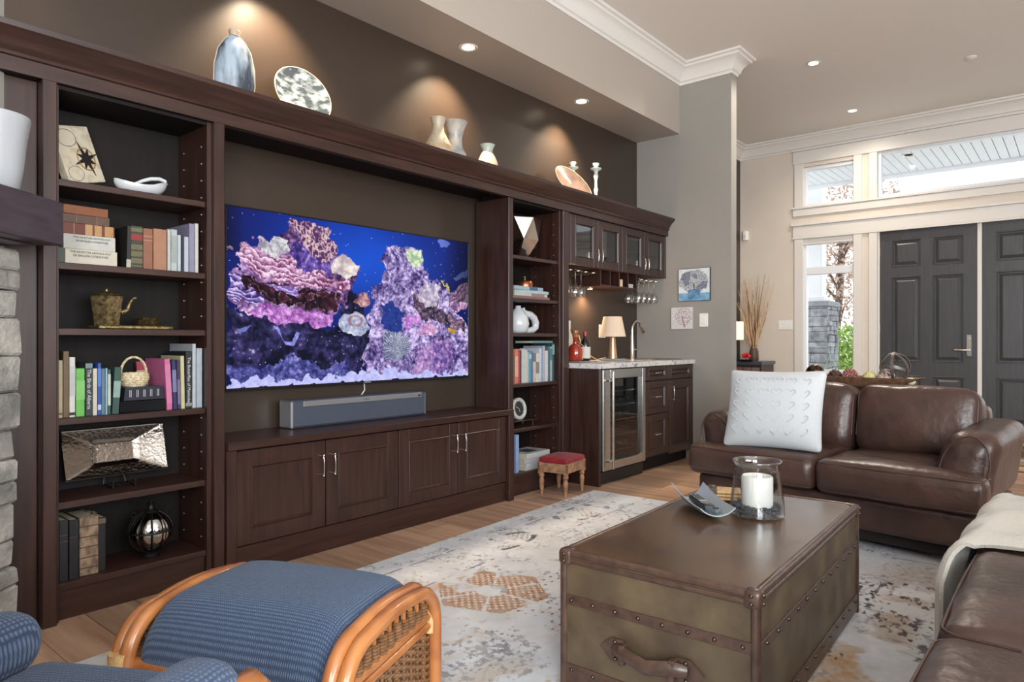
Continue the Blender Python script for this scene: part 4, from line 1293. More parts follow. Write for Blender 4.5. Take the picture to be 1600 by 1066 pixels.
book(1.191, 1.238, B, .182, (58, 62, 50), 'dark green leather book with gilt spine panels and a red label', G2, rough=.4,
     bands=[(.05, .065, (150, 130, 80)), (.12, .24, (110, 104, 70)), (.28, .40, (110, 104, 70)), (.44, .56, (110, 104, 70)), (.66, .80, (150, 40, 44)), (.86, .95, (112, 106, 74))])
book(1.240, 1.280, B, .176, (150, 98, 74), 'red brown cloth book right of the green gilt book', G2, bands=[(.80, .815, (206, 160, 120)), (.70, .712, (206, 160, 120))])
book(1.282, 1.338, B, .180, (176, 126, 96), 'wide worn tan cloth book on the second shelf', G2)
book(1.342, 1.356, B, .184, (202, 200, 196), 'slim white book beside the wide tan one', G2)
book(1.357, 1.384, B, .186, (190, 200, 198), 'pale mint paperback with speckled spine on the second shelf', G2, bands=[(.2, .85, (168, 176, 172))])
book(1.386, 1.401, B, .164, (196, 206, 212), 'short pale blue booklet on the second shelf', G2)
book(1.403, 1.413, B, .162, (44, 46, 56), 'thin black booklet between two pale ones', G2)
book(1.415, 1.435, B, .160, (196, 200, 216), 'short lavender white booklet right of the thin black one', G2)
book(1.437, 1.462, B, .222, (146, 142, 168), 'tall lavender gray book standing on the second shelf', G2, d=.23)
book(1.464, 1.480, B, .226, (216, 212, 204), 'tall ivory book beside the tall lavender one', G2, d=.22)

G4 = 'books on the left bookcase, fourth shelf'
B = LZ[2] + .0003
for (a, b, h, c, lb, ln, kw) in [
    (.922, .938, .228, (196, 180, 146), 'cream book at the far left of the fourth shelf', 0, dict(bands=[(.05, .09, (120, 100, 70))])),
    (.939, .960, .264, (110, 88, 58), 'tall olive brown book near the left end of the fourth shelf', 0, {}),
    (.961, .982, .240, (222, 220, 214), 'white book with fine print beside the olive brown one', 0, dict(bands=[(.03, .08, (40, 40, 44)), (.35, .85, (196, 196, 194))])),
    (.984, 1.016, .194, (110, 190, 84), 'bright green book on the fourth shelf', 0, dict(bands=[(.35, .75, (132, 202, 108))])),
    (1.018, 1.044, .216, (52, 56, 58), 'charcoal book with white lettering right of the bright green one', 0, dict(title='The Birds of Alberta', tcol=(225, 228, 225), tsize=.0195, bands=[(.90, .985, (120, 140, 140))])),
    (1.045, 1.062, .192, (214, 206, 186), 'slim cream book between charcoal and blue ones', 0, {}),
    (1.063, 1.076, .214, (48, 84, 170), 'royal blue book on the fourth shelf', 0, dict(bands=[(.55, .9, (90, 130, 210)), (.1, .2, (190, 205, 230))])),
    (1.077, 1.091, .190, (98, 128, 150), 'steel blue booklet right of the royal blue book', 0, {}),
    (1.092, 1.100, .192, (160, 190, 206), 'very thin pale blue booklet', 0, {}),
    (1.101, 1.112, .186, (60, 92, 84), 'thin dark green book with a white printed spine', 0, dict(bands=[(.2, .9, (200, 212, 200))])),
    (1.117, 1.144, .196, (54, 84, 76), 'deep green book leaning beside the black album', 3, dict(bands=[(.35, .7, (150, 176, 164))])),
]:
    book(a, b, B, h, c, lb, G4, lean=ln, **kw)
for (a, b, h, c, lb, ln, kw) in [
    (1.340, 1.364, .226, (214, 110, 160), 'bright pink book right of the black album', -3, dict(bands=[(.12, .9, (222, 128, 172))])),
    (1.367, 1.385, .220, (46, 46, 92), 'navy book with white print beside the pink one', -2, dict(bands=[(.35, .8, (128, 128, 168))])),
    (1.387, 1.400, .220, (66, 50, 90), 'dark purple book beside the navy one', -1.5, dict(bands=[(.1, .6, (130, 116, 150))])),
    (1.402, 1.419, .238, (210, 204, 158), 'pale yellow book left of the black butterfly book', -1, {}),
    (1.421, 1.450, .258, (34, 36, 40), 'black book with large white lettering near the right end', 0, dict(title='The Butterflies of Manitoba', tcol=(230, 230, 228), tsize=.0185, bands=[(.04, .10, (150, 150, 150))])),
    (1.452, 1.468, .292, (196, 202, 206), 'tall pale gray book near the right end of the fourth shelf', 0, dict(d=.235)),
    (1.470, 1.497, .272, (178, 188, 198), 'wide blue gray book at the right end of the fourth shelf', 0, {}),
]:
    book(a, b, B, h, c, lb, G4, lean=ln, **kw)
# leaning front-on booklet behind the album
t = thing('book', 'beige booklet with a red top leaning behind the black album', 'book', (1.315, 3.262, B), 0, G4)
MB().box(-.022, .022, 0, .012, 0, .215, M=Rx(-12)).build('cover', cloth((204, 196, 152)), t, w=False)
MB().box(-.0225, .0225, -.0006, .0125, .175, .2155, M=Rx(-12)).build('title_band', cloth((186, 70, 86)), t, w=False)
# black album box with fanned ribs
al = thing('photo_album', 'glossy black album lying under the small basket', 'album', (1.243, 3.19, B))
blkgl = mat('black_gloss', (20, 21, 25), .15, coat=.6)
MB().box(-.093, .093, -.09, .09, 0, .052, .004).build('lower_case', blkgl, al, w=False)
MB().prism([(-.082, .0525), (.082, .0525), (.076, .108), (-.076, .108)], 'y', -.094, .08).build('upper_album', mat('navy_black_leather', (34, 37, 48), .35), al, w=False)
for i in range(5):
    x = -.056 + i * .028
    for s in (-.003, .003):
        MB().box(x + s - .0009, x + s + .0009, -.0955, -.0935, .066, .096).build('spine_line', mat('silver_print', (190, 190, 190), .4), al, w=False)
bk = thing('wicker_basket', 'tiny woven basket with a tall hoop handle on the black album', 'basket', (1.229, 3.17, B + .1085))
straw = mat('pale_straw', (206, 190, 156), .8, var=.3, scale=(90, 90, 90))
for j in range(8):
    r_ = .040 + .012 * math.sin(j / 7 * 2.4)
    MB().tube([(r_ * 1.12 * math.cos(a), r_ * .9 * math.sin(a), .005 + j * .0072 + .0012 * math.sin(a * 16 + j * math.pi)) for a in [2 * math.pi * k / 48 for k in range(48)]], .0042, 5, closed=True).build('woven_ring', straw, bk, w=False)
MB().lathe([(0, 0), (.040, 0), (.040, .004), (0, .004)], (0, 0, 0), 20).build('base', straw, bk, w=False)
mb = MB()
for k in range(26):
    a0 = math.pi * k / 26; a1 = math.pi * (k + 1) / 26
    f = lambda a: (.052 * math.cos(a), .0, .058 + .068 * math.sin(a))
    p0, p1 = f(a0), f(a1)
    mb.tube([p0, ((p0[0] + p1[0]) / 2, .0015, (p0[2] + p1[2]) / 2), p1], [.0042, .0058, .0042], 6)
mb.build('hoop_handle', straw, bk, w=False)

# teapot tray (third shelf)
B = LZ[3] + .0003
brass = mat('antique_brass', (164, 146, 104), .38, metal=.85, col2=(96, 80, 52), scale=(60, 60, 60), bump=.5, bscale=(90, 90, 90), dist=.003)
t = thing('brass_tray', 'thin engraved brass tray under the teapot', 'tray', (1.224, 3.19, B))
MB().box(-.152, .152, -.075, .075, 0, .016, .004).build('tray_plate', brass, t, w=False)
tp = thing('teapot', 'six-sided antique brass teapot with a curved spout', 'teapot', (1.128, 3.19, B + .0165))
vs = []; n6 = 6
prof = [(.050, .0), (.052, .006), (.068, .118), (.070, .124), (.060, .126), (.0, .130)]
MB().lathe(prof, (0, 0, 0), 6, M=Rz(12)).build('body', brass, tp, w=False)
MB().lathe([(0, .128), (.058, .128), (.062, .132), (.05, .137), (.012, .141), (.006, .146), (.006, .152), (.009, .157), (.006, .163), (0, .164)], (0, 0, 0), 12).build('lid', brass, tp, 30, w=False)
MB().tube([(.052, -.01, .055), (.078, -.012, .066), (.086, -.012, .095), (.098, -.013, .117), (.112, -.013, .122)], [.014, .011, .008, .007, .006], 8).build('spout', brass, tp, 60, w=False)
for k in range(6):
    a = R(12 + 60 * k)
    MB().box(-.006, .006, -.003, .003, 0, .012, M=T(.045 * math.cos(a), .045 * math.sin(a), -.0005)).build('foot', brass, tp, w=False)
t = thing('brass_dish', 'small shallow brass dish beside the teapot', 'dish', (1.290, 3.18, B + .0165))
MB().lathe([(0, 0), (.036, 0), (.04, .003), (.055, .030), (.060, .033), (.057, .035), (.050, .030), (.036, .006), (0, .005)], (0, 0, 0), 24).build('dish_bowl', brass, t, 40, w=False)

# top shelf: map art and white boat bowl
B = LZ[5] + .0003
t = thing('map_box', 'old-world map art block with a black compass star leaning on the top shelf', 'decor', (1.050, 3.185, B), R(28))
mapm = mat('aged_map_print', (200, 190, 168), .7, col2=(150, 136, 112), scale=(22, 22, 22), lo=.45, hi=.75, space='obj')
AM = T(0, 0, .022) @ Rx(-10) @ Ry(-15)
MB().box(-.085, .112, 0, .035, 0, .235, .002, M=AM).build('map_block', mapm, t, w=False)
ink = mat('map_ink', (30, 26, 24), .5); gold = mat('map_gold', (150, 116, 62), .45)
AF = AM @ T(.044, -.0012, .098) @ Rx(90)
st_ = []
for k in range(16):
    a = math.pi * 2 * k / 16; r_ = (.060 if k % 4 == 0 else (.040 if k % 2 == 0 else .018)); st_.append((r_ * 1.25 * math.cos(a + .3), r_ * 1.25 * math.sin(a + .3)))
MB().prism(st_, 'z', 0, .002, M=AF).build('compass_star', ink, t, w=False)
MB().tube([(.046 * math.cos(2 * math.pi * k / 32), .046 * math.sin(2 * math.pi * k / 32), 0) for k in range(32)], .0028, 5, closed=True, M=AF).build('compass_ring', gold, t, w=False)
MB().tube([(.05 * math.cos(2 * math.pi * k / 32), .035 * math.sin(2 * math.pi * k / 32), 0) for k in range(32)], .001, 4, closed=True, M=AM @ T(-.025, -.0008, .185) @ Rx(90)).build('globe_outline', ink, t, w=False)
MB().tube([(.04 * math.cos(2 * math.pi * k / 32), .03 * math.sin(2 * math.pi * k / 32), 0) for k in range(32)], .0008, 4, closed=True, M=AM @ T(-.045 + .01, -.0008, .04) @ Rx(90)).build('globe_outline', ink, t, w=False)
t = thing('boat_bowl', 'white boat-shaped ceramic bowl with a looped end on the top shelf', 'bowl', (1.267, 3.19, B))
def boat(u, v):
    a = (u - .5) * 2 * math.pi                       # around
    ca_, sa_ = math.cos(a), math.sin(a)
    rim = .045 + .055 * max(0, ca_) ** 2 * (1 if abs(a) < 1.4 else 1) - .0
    rim = .036 + .044 * (0.5 + .5 * ca_) ** 3 + .024 * (0.5 - .5 * ca_) ** 4 + .010 * max(0, sa_)
    f = math.sin(v * math.pi / 2) ** .7
    return (ca_ * .110 * f * (1 + .10 * (1 - v) * (ca_ < 0)) - .0, sa_ * .058 * f, .003 + rim * v ** 1.8)
MB().sheet(boat, 48, 8, .005).build('bowl_shell', white_ceramic, t, 60, w=False)
MB().tube([(-.045, .052, .040), (-.01, .050, .062), (.025, .046, .082), (.058, .036, .095), (.086, .016, .096), (.103, .0, .086), (.108, -.004, .070)], [.004, .006, .008, .009, .009, .008, .006], 10).build('loop_rim', white_ceramic, t, 60, w=False)
# fifth shelf: hammered tray on stand
B = LZ[1] + .0003
t = thing('hammered_tray', 'rectangular hammered silver tray propped on a small stand', 'tray', (1.197, 3.24, B + .012))
silver = mat('hammered_silver', (150, 143, 136), .16, metal=1.0, bump=.35, bscale=(70, 70, 70), dist=.005)
AT = T(0, 0, .035) @ Rx(-16)
def tray(u, v):
    x = (u - .5) * 2; z = (v - .5) * 2
    m = max(abs(x), abs(z)); dep = .020 * (1 - min(1, max(0, (m - .42) / .58)) ** 1.2)
    dep += .006 * (m < .42)
    w_ = 1 + .05 * m
    return (x * .207, dep, .108 + z * .104)
MB().sheet(tray, 40, 24, .003, M=AT).build('tray_sheet', silver, t, 50, w=False)
sil2 = mat('polished_silver', (205, 202, 198), .1, metal=1.0)
MB().tube([(x, -.002, z) for x, z in [(-.207, .004), (-.207, .212), (.207, .212), (.207, .004)] for _ in (0,)], .0045, 6, closed=True, M=AT).build('rolled_rim', sil2, t, w=False)
t = thing('plate_stand', 'small dark plate stand holding the hammered tray', 'stand', (1.197, 3.215, B))
for x in (-.045, .045):
    MB().tube([(x, -.035, .032), (x, -.032, .004), (x, .0, .004), (x, .075, .006), (x * .7, .098, .10)], .004, 6).build('stand_leg', mat('dark_iron', (30, 27, 26), .45, metal=.5), t, 60, w=False)
MB().tube([(-.045, .03, .004), (.045, .03, .004)], .0035, 6).build('cross_bar', mat('dark_iron', (30, 27, 26), .45, metal=.5), t, 60, w=False)
# bottom shelf: old books and mercury-glass globe
B = LZ[0] + .0003
GB = 'old books on the bottom shelf of the left bookcase'
old = mat('worn_tan_leather', (146, 122, 98), .8, col2=(92, 74, 60), scale=(40, 40, 25), bump=.4, bscale=(60, 60, 60))
book(.925, .957, B, .243, (38, 37, 38), 'black leather volume at the far left of the bottom shelf', GB, bands=[(.74, .75, (84, 80, 76)), (.64, .65, (84, 80, 76))], rough=.4)
book(.960, .994, B, .238, (34, 33, 35), 'black leather volume second from the left on the bottom shelf', GB, bands=[(.7, .71, (80, 76, 72))], rough=.4)
t = thing('book', 'thick crumbling tan antique book on the bottom shelf', 'book', (1.034, 3.105, B), 0, GB)
MB().box(-.034, .034, 0, .006, 0, .236, .003).box(-.034, -.031, .006, .19, 0, .236).box(.031, .034, .006, .19, 0, .236).build('cover', old, t, w=False)
MB().box(-.031, .031, .006, .185, .004, .230).build('pages', pagem, t, w=False)
for q in range(5):
    MB().box(-.0345, .0345, -.001, .003, .03 + q * .042, .034 + q * .042).build('spine_band', cloth((70, 58, 48)), t, w=False)
random.seed(5)
for q in range(6):
    x = -.02 + q * .008
    MB().tube([(x, .01, .232), (x + random.uniform(-.01, .01), .008, .248), (x + random.uniform(-.015, .015), .006, .258)], [.0015, .001, .0004], 4).build('torn_strip', old, t, w=False)
book(1.070, 1.100, B, .224, (32, 30, 30), 'black leather volume right of the crumbling tan book', GB, bands=[(.88, .97, (120, 96, 72))], rough=.45, y=3.12)
t = thing('mercury_globe', 'round mercury-glass globe in a dark wire cage on the bottom shelf', 'ornament', (1.300, 3.17, B))
merc = mat('mercury_glass', (205, 205, 202), .10, metal=1.0, col2=(120, 118, 112), scale=(30, 30, 30), lo=.5, hi=.8)
iron = mat('dark_iron', (30, 27, 26), .45, metal=.5)
def lobed(p):
    a = math.atan2(p[1], p[0]); q = 1 - .07 * abs(math.cos(a * 5)) ** 6
    return (p[0] * q, p[1] * q, p[2])
MB().ball((0, 0, .112), (.086, .086, .086), 60, 18, lobed).build('glass_globe', merc, t, 60, w=False)
for k in range(10):
    a = math.pi * 2 * k / 10
    MB().tube([(.091 * math.sin(b) * math.cos(a), .091 * math.sin(b) * math.sin(a), .112 - .091 * math.cos(b)) for b in [.35 + 2.45 * j / 12 for j in range(13)]], .0026, 5).build('cage_wire', iron, t, 60, w=False)
MB().tube([(.094 * math.cos(2 * math.pi * k / 32), .094 * math.sin(2 * math.pi * k / 32), .118) for k in range(32)], .0035, 6, closed=True).build('equator_ring', iron, t, 60, w=False)
MB().lathe([(0, 0), (.036, 0), (.038, .006), (.030, .014), (.034, .026), (0, .028)], (0, 0, 0), 20).build('base_ring', iron, t, 40, w=False)
MB().lathe([(.032, .196), (.026, .204), (.016, .210), (.014, .226), (.018, .232), (.010, .240), (.006, .246), (.008, .254), (0, .260)], (0, 0, 0), 16).build('finial', iron, t, 40, w=False)
for s in (-1, 1):
    MB().tube([(s * .072 + .010 * math.cos(b), 0, .196 + .010 * math.sin(b)) for b in [2 * math.pi * k / 14 for k in range(14)]], .0018, 5, closed=True).build('ring_handle', iron, t, w=False)

# ------------------------------------------------------------------ right bookcase contents
B = RZ[5] + .0003
t = thing('faceted_vase', 'large faceted mirrored vase on the top shelf near the bar', 'vase', (3.955, 3.20, B))
mir = mat('mirror_chrome', (215, 210, 204), .05, metal=1.0)
rings = [(.070, 0, 0), (.148, .135, .5), (.158, .295, 0)]
vs = []; fs = []; n5 = 6
for r_, z, o_ in rings:
    for k in range(n5):
        a = 2 * math.pi * (k + o_) / n5 + .35
        vs.append((r_ * math.cos(a), r_ * .82 * math.sin(a), z))
for j in range(2):
    for k in range(n5):
        k2 = (k + 1) % n5; a, b, c, d = j * n5 + k, j * n5 + k2, (j + 1) * n5 + k, (j + 1) * n5 + k2
        if j % 2 == 0: fs += [(a, b, c), (b, d, c)]
        else: fs += [(a, b, d), (a, d, c)]
fs.append(tuple(range(n5))[::-1]); fs.append(tuple(range(2 * n5, 3 * n5))); MB().add(vs, fs).build('faceted_body', mir, t, w=False)
MB().tube([vs[2 * n5 + k] for k in range(n5)], .003, 5, closed=True).build('rim', mir, t, w=False)
B = RZ[4] + .0003
GR = 'books on the right bookcase'
flat_book(3.955, B, .42, .020, (146, 110, 106), 'dusty rose book at the bottom of the stack of coffee-table books', GR, d=.22)
flat_book(3.945, B + .0205, .40, .022, (206, 206, 200), 'ivory book second from the bottom of the coffee-table stack', GR, y=3.105, d=.21, rot=1, bands=[(.5, .9, (170, 130, 124))])
flat_book(3.965, B + .043, .39, .022, (186, 206, 212), 'pale blue book second from the top of the coffee-table stack', GR, y=3.11, d=.20, rot=-2)
flat_book(3.925, B + .0655, .35, .026, (168, 196, 204), 'powder blue book on top of the coffee-table stack', GR, y=3.11, d=.20, rot=2, bands=[(.5, .8, (70, 110, 140))])
t = thing('copper_bell', 'small round copper lidded pot on the coffee-table books', 'pot', (3.985, 3.20, B + .092))
cop = mat('copper', (176, 104, 74), .28, metal=.9)
MB().lathe([(0, 0), (.066, 0), (.068, .006), (.066, .03), (.058, .044), (.02, .052), (.008, .056), (0, .057)], (0, 0, 0), 24).build('pot_body', cop, t, 40, w=False)
MB().lathe([(.007, .056), (.006, .066), (.012, .074), (.010, .084), (0, .087)], (0, 0, 0), 12).build('knob', brass, t, 40, w=False)
t = thing('shell_ornament', 'small tan rounded ornament at the left end of the stacked books', 'ornament', (3.718, 3.18, B))
MB().ball((0, 0, .034), (.022, .022, .034), 12, 8).build('ornament_body', mat('tan_stone', (190, 160, 130), .5), t, 60, w=False)
B = RZ[3] + .0003
t = thing('double_vase', 'white ceramic vase joined to a curled tube handle', 'vase', (3.955, 3.19, B))
MB().lathe([(0, 0), (.055, 0), (.072, .02), (.083, .07), (.072, .125), (.042, .168), (.022, .186), (.021, .202), (.017, .202), (.016, .18), (0, .17)], (-.06, 0, 0), 28).build('vase_body', white_ceramic, t, 60, w=False)
cpts = [(-.005, 0, .190), (.002, 0, .165), (.03, 0, .150), (.080, 0, .140), (.125, 0, .118), (.150, 0, .080), (.145, 0, .045), (.110, 0, .026), (.06, 0, .022), (.0, 0, .022)]
MB().tube(cpts, [.017, .016, .024, .028, .029, .029, .027, .025, .022, .02], 14).build('curled_tube', white_ceramic, t, 60, w=False)
B = RZ[2] + .0003
specs = [(3.694, 3.722, .215, (200, 196, 186), 'white book at the far left of the row below the double vase', [(.0, .25, (120, 116, 110))]),
 (3.726, 3.748, .208, (120, 96, 84), 'brown book second in the row below the double vase', []),
 (3.750, 3.786, .246, (216, 128, 104), 'salmon red book in the row below the double vase', [(.2, .8, (230, 180, 160))]),
 (3.788, 3.808, .240, (196, 66, 60), 'crimson book beside the salmon one', []),
 (3.810, 3.824, .236, (46, 46, 74), 'slim navy book beside the crimson one', []),
 (3.826, 3.870, .246, (206, 208, 204), 'wide white book left of the middle of the row', []),
 (3.872, 3.892, .240, (214, 212, 204), 'ivory book beside the wide white one', []),
 (3.894, 3.910, .226, (176, 196, 178), 'pale green book in the row below the double vase', []),
 (3.912, 3.940, .232, (96, 150, 190), 'sky blue book in the row below the double vase', [(.75, .9, (170, 200, 220))]),
 (3.942, 3.958, .230, (70, 110, 140), 'slate blue book beside the sky blue one', []),
 (3.960, 3.994, .216, (206, 198, 192), 'short blush book in the middle of the row', [(.7, 1.0, (120, 124, 130))]),
 (3.996, 4.034, .214, (222, 216, 204), 'cream book with dark lettering in the row', [(.3, .7, (150, 140, 128))]),
 (4.036, 4.060, .250, (212, 216, 226), 'tall lavender white book right of the cream one', []),
 (4.062, 4.078, .246, (148, 170, 200), 'periwinkle book in the row', []),
 (4.080, 4.106, .268, (190, 188, 200), 'tall pale mauve book in the row', []),
 (4.108, 4.142, .232, (220, 222, 226), 'white book between mauve and slate books', []),
 (4.144, 4.170, .262, (92, 112, 124), 'slate gray book near the right end of the row', []),
 (4.172, 4.196, .262, (176, 200, 200), 'pale teal patterned book near the right end of the row', [(.6, .95, (90, 140, 150))]),
 (4.198, 4.226, .288, (60, 84, 92), 'dark teal book at the right end of the row', [(.7, .96, (140, 190, 190))])]
for (a, b, h, c, lb, bd) in specs:
    book(a, b, B, h, c, lb, GR, bands=bd, d=.19)
o = flat_book(4.09, B + .2885, .24, .018, (110, 150, 150), 'teal book lying across the tops of the row', GR, y=3.105, d=.18)
B = RZ[1] + .0003
t = thing('display_riser', 'thin dark riser shelf under the round clock', 'riser', (3.90, 3.20, B))
MB().box(-.19, .17, -.07, .07, .038, .045, .001).build('riser_top', wood_h, t, w=False)
for x in (-.16, .12):
    MB().tube([(x, -.05, 0), (x, -.05, .038)], .005, 8).build('riser_leg', chrome, t, w=False)
    MB().tube([(x, .05, 0), (x, .05, .038)], .005, 8).build('riser_leg', chrome, t, w=False)
t = thing('round_clock', 'round clock with a pale patterned rim and dark face', 'clock', (3.90, 3.19, B + .0455))
rimm = mat('pale_patterned_rim', (206, 204, 196), .5, col2=(130, 130, 126), scale=(120, 120, 120), lo=.4, hi=.7)
AC = T(0, 0, .080) @ Rx(82)
MB().lathe([(.052, -.004), (.056, .012), (.068, .017), (.080, .012), (.081, -.012), (.052, -.014)], (0, 0, 0), 36, M=AC).build('rim', rimm, t, 40, w=False)
MB().lathe([(0, .003), (.054, .003), (.054, -.006), (0, -.006)], (0, 0, 0), 30, M=AC).build('face', mat('clock_face', (30, 30, 32), .25), t, w=False)
for an, L_ in ((60, .035), (200, .028)):
    MB().box(-.0015, .0015, 0, L_, .0035, .005, M=AC @ Rz(an)).build('clock_hand', mat('clock_hand', (190, 188, 182), .4), t, w=False)
B = RZ[0] + .0003
for (a, b, h, c, lb) in [(3.700, 3.722, .25, (176, 170, 186), 'mauve gray book at the far left of the lowest right shelf'), (3.724, 3.740, .252, (222, 220, 220), 'white book second on the lowest right shelf'),
                         (3.742, 3.758, .262, (96, 116, 170), 'dark blue book on the lowest right shelf'), (3.760, 3.796, .272, (150, 180, 224), 'light blue binder on the lowest right shelf')]:
    book(a, b, B, h, c, lb, GR, d=.21)
zz = B
for i, (th, c, lb, rt) in enumerate([(.024, (206, 206, 208), 'lowest white book of the flat stack behind the footstool', 0), (.026, (214, 216, 220), 'second white book of the flat stack behind the footstool', 2),
                                     (.034, (200, 204, 206), 'third gray white book of the flat stack behind the footstool', -2), (.036, (222, 222, 220), 'top white book with a dark picture on its cover', 3)]):
    o = flat_book(4.02, zz, .30, th, c, lb, GR, d=.21, rot=rt)
    zz += th + .0004
MB().box(-.07, .06, -.06, .05, .0362, .0366).build('cover_picture', cloth((90, 92, 92)), o, w=False)

# ------------------------------------------------------------------ on top of the cornice
ZT = 2.2623
glaze = mat('blue_white_drip_glaze', (160, 176, 190), .2, col2=(52, 62, 76), scale=(14, 14, 4), detail=6, lo=.42, hi=.62, coat=.5, space='obj')
glaze2 = mat('storm_gray_glaze', (58, 68, 74), .2, col2=(160, 172, 180), scale=(16, 16, 30), detail=7, lo=.44, hi=.66, coat=.5, space='obj')
rimc = mat('unglazed_rim', (190, 168, 146), .6)
t = thing('bottle_vase', 'tall flattened blue and white glazed bottle vase on the cornice', 'vase', (1.70, 3.19, ZT), R(-18))
vs_prof = [(0, 0), (.070, 0), (.082, .02), (.094, .10), (.092, .18), (.075, .26), (.045, .31), (.026, .326), (.026, .330)]
MB().lathe(vs_prof + [(0, .331)], (0, 0, 0), 36, M=Matrix.Diagonal((1, .55, 1, 1)) @ T(0, 0, 0) @ Rz(0) @ Matrix.Rotation(0, 4, 'Z')).build('bottle_body', glaze, t, 60, w=False)
MB().lathe([(.022, .331), (.024, .345), (.028, .352), (.027, .360), (.018, .360), (.016, .345)], (0, 0, 0), 20).build('neck', rimc, t, 60, w=False)
mb = MB().tube([(-.020, 0, .331)] + [(-(r_ + .001), 0, z) for r_, z in vs_prof[::-1][1:-1]], .0035, 5); mb.tube([(.020, 0, .331)] + [((r_ + .001), 0, z) for r_, z in vs_prof[::-1][1:-1]], .0035, 5)
mb.build('seam', rimc, t, 60, w=False)
t = thing('round_platter', 'large round storm-gray and white glazed platter leaning on the cornice', 'platter', (2.115, 3.26, ZT), R(-4))
AP = T(0, -.02, .166) @ Rx(72)
MB().lathe([(0, -.030), (.06, -.028), (.12, -.014), (.160, .008), (.165, .012), (.163, .016), (.118, -.006), (.06, -.020), (0, -.022)], (0, 0, 0), 48, M=AP).build('platter_body', glaze2, t, 60, w=False)
MB().tube([(.164 * math.cos(2 * math.pi * k / 48), .164 * math.sin(2 * math.pi * k / 48), .013) for k in range(48)], .004, 6, closed=True, M=AP).build('rim', rimc, t, 60, w=False)
cr = mat('speckled_cream_glaze', (178, 164, 142), .3, col2=(120, 92, 68), scale=(60, 60, 30), lo=.58, hi=.75, space='obj')
gr = mat('gray_cream_glaze', (132, 136, 138), .3, col2=(186, 178, 164), scale=(10, 10, 14), space='obj')
t = thing('flared_vase', 'speckled cream flared vase, left of the pair on the cornice', 'vase', (3.06, 3.17, ZT), 0, 'pale vases on the cornice')
MB().lathe([(0, 0), (.07, 0), (.088, .05), (.086, .09), (.060, .14), (.040, .18), (.036, .215), (.048, .258), (.052, .268), (.048, .269), (.033, .215), (0, .17)], (0, 0, 0), 32).build('vase_body', cr, t, 60, w=False)
MB().lathe([(.0865, .086), (.0885, .06), (.085, .03), (.072, .004)], (0, 0, 0), 32).build('lower_band', mat('buff_clay', (170, 146, 112), .6), t, 60, w=False)
t = thing('flared_vase', 'gray and cream trumpet vase, right of the pair on the cornice', 'vase', (3.238, 3.19, ZT), 0, 'pale vases on the cornice')
MB().lathe([(0, 0), (.066, 0), (.076, .03), (.072, .08), (.048, .12), (.044, .18), (.060, .24), (.080, .283), (.084, .288), (.079, .289), (.055, .24), (.038, .18), (0, .12)], (0, 0, 0), 32).build('vase_body', gr, t, 60, w=False)
t = thing('small_vase', 'small peach vase with a pale green neck on the cornice', 'vase', (3.535, 3.17, ZT), 0, 'pale vases on the cornice')
MB().lathe([(0, 0), (.078, 0), (.082, .02), (.070, .08), (.048, .13), (.036, .15)], (0, 0, 0), 28).build('vase_body', mat('peach_glaze', (196, 172, 150), .4, var=.05, scale=(9, 9, 9)), t, 60, w=False)
MB().lathe([(.0365, .148), (.036, .165), (.050, .194), (.053, .200), (.050, .201), (.033, .165), (0, .15)], (0, 0, 0), 28).build('neck', mat('celadon_glaze', (166, 180, 170), .25), t, 60, w=False)
t = thing('palette_platter', 'taupe glazed oval platter with a thumb hole leaning on the cornice', 'platter', (4.66, 3.24, ZT), R(-5))
taupe = mat('taupe_glaze', (96, 80, 72), .22, col2=(128, 110, 98), scale=(8, 8, 8), space='obj', coat=.3)
AP = T(0, -.01, .135) @ Rx(70) @ Rz(-22)
MB().lathe([(0, -.022), (.10, -.016), (.20, .004), (.215, .010), (.212, .014), (.10, -.008), (0, -.014)], (0, 0, 0), 44, M=AP @ Matrix.Diagonal((1, .60, 1, 1))).build('platter_body', taupe, t, 60, w=False)
MB().tube([(.214 * math.cos(2 * math.pi * k / 44), .1284 * math.sin(2 * math.pi * k / 44), .012) for k in range(44)], .004, 6, closed=True, M=AP).build('rim', rimc, t, 60, w=False)
MB().lathe([(0, 0), (.020, 0), (.020, .003), (0, .003)], (0, 0, 0), 16, M=AP @ T(.165, -.02, .002)).build('thumb_hole', ink, t, w=False)
cand = mat('chalk_white_paint', (186, 196, 190), .5, var=.08, scale=(30, 30, 30))
cprof = [(0, 0), (.048, 0), (.050, .012), (.030, .024), (.018, .034), (.028, .048), (.016, .064), (.013, .10), (.020, .135), (.013, .16), (.012, .22), (.021, .262), (.014, .29), (.022, .312), (.046, .322), (.048, .332), (.020, .338), (.017, .352), (.028, .364), (.029, .378), (.018, .380), (0, .374)]
c0 = thing('candlestick', 'white turned candlestick behind the taupe platter', 'candlestick', (4.775, 3.31, ZT), 0, 'white candlesticks')
MB().lathe([(r_, z * .93) for r_, z in cprof], (0, 0, 0), 24).build('turned_shaft', cand, c0, 60, w=False)
copy_tree(c0, loc=(4.93, 3.18, ZT), label='white turned candlestick standing clear, nearest the gray wall')

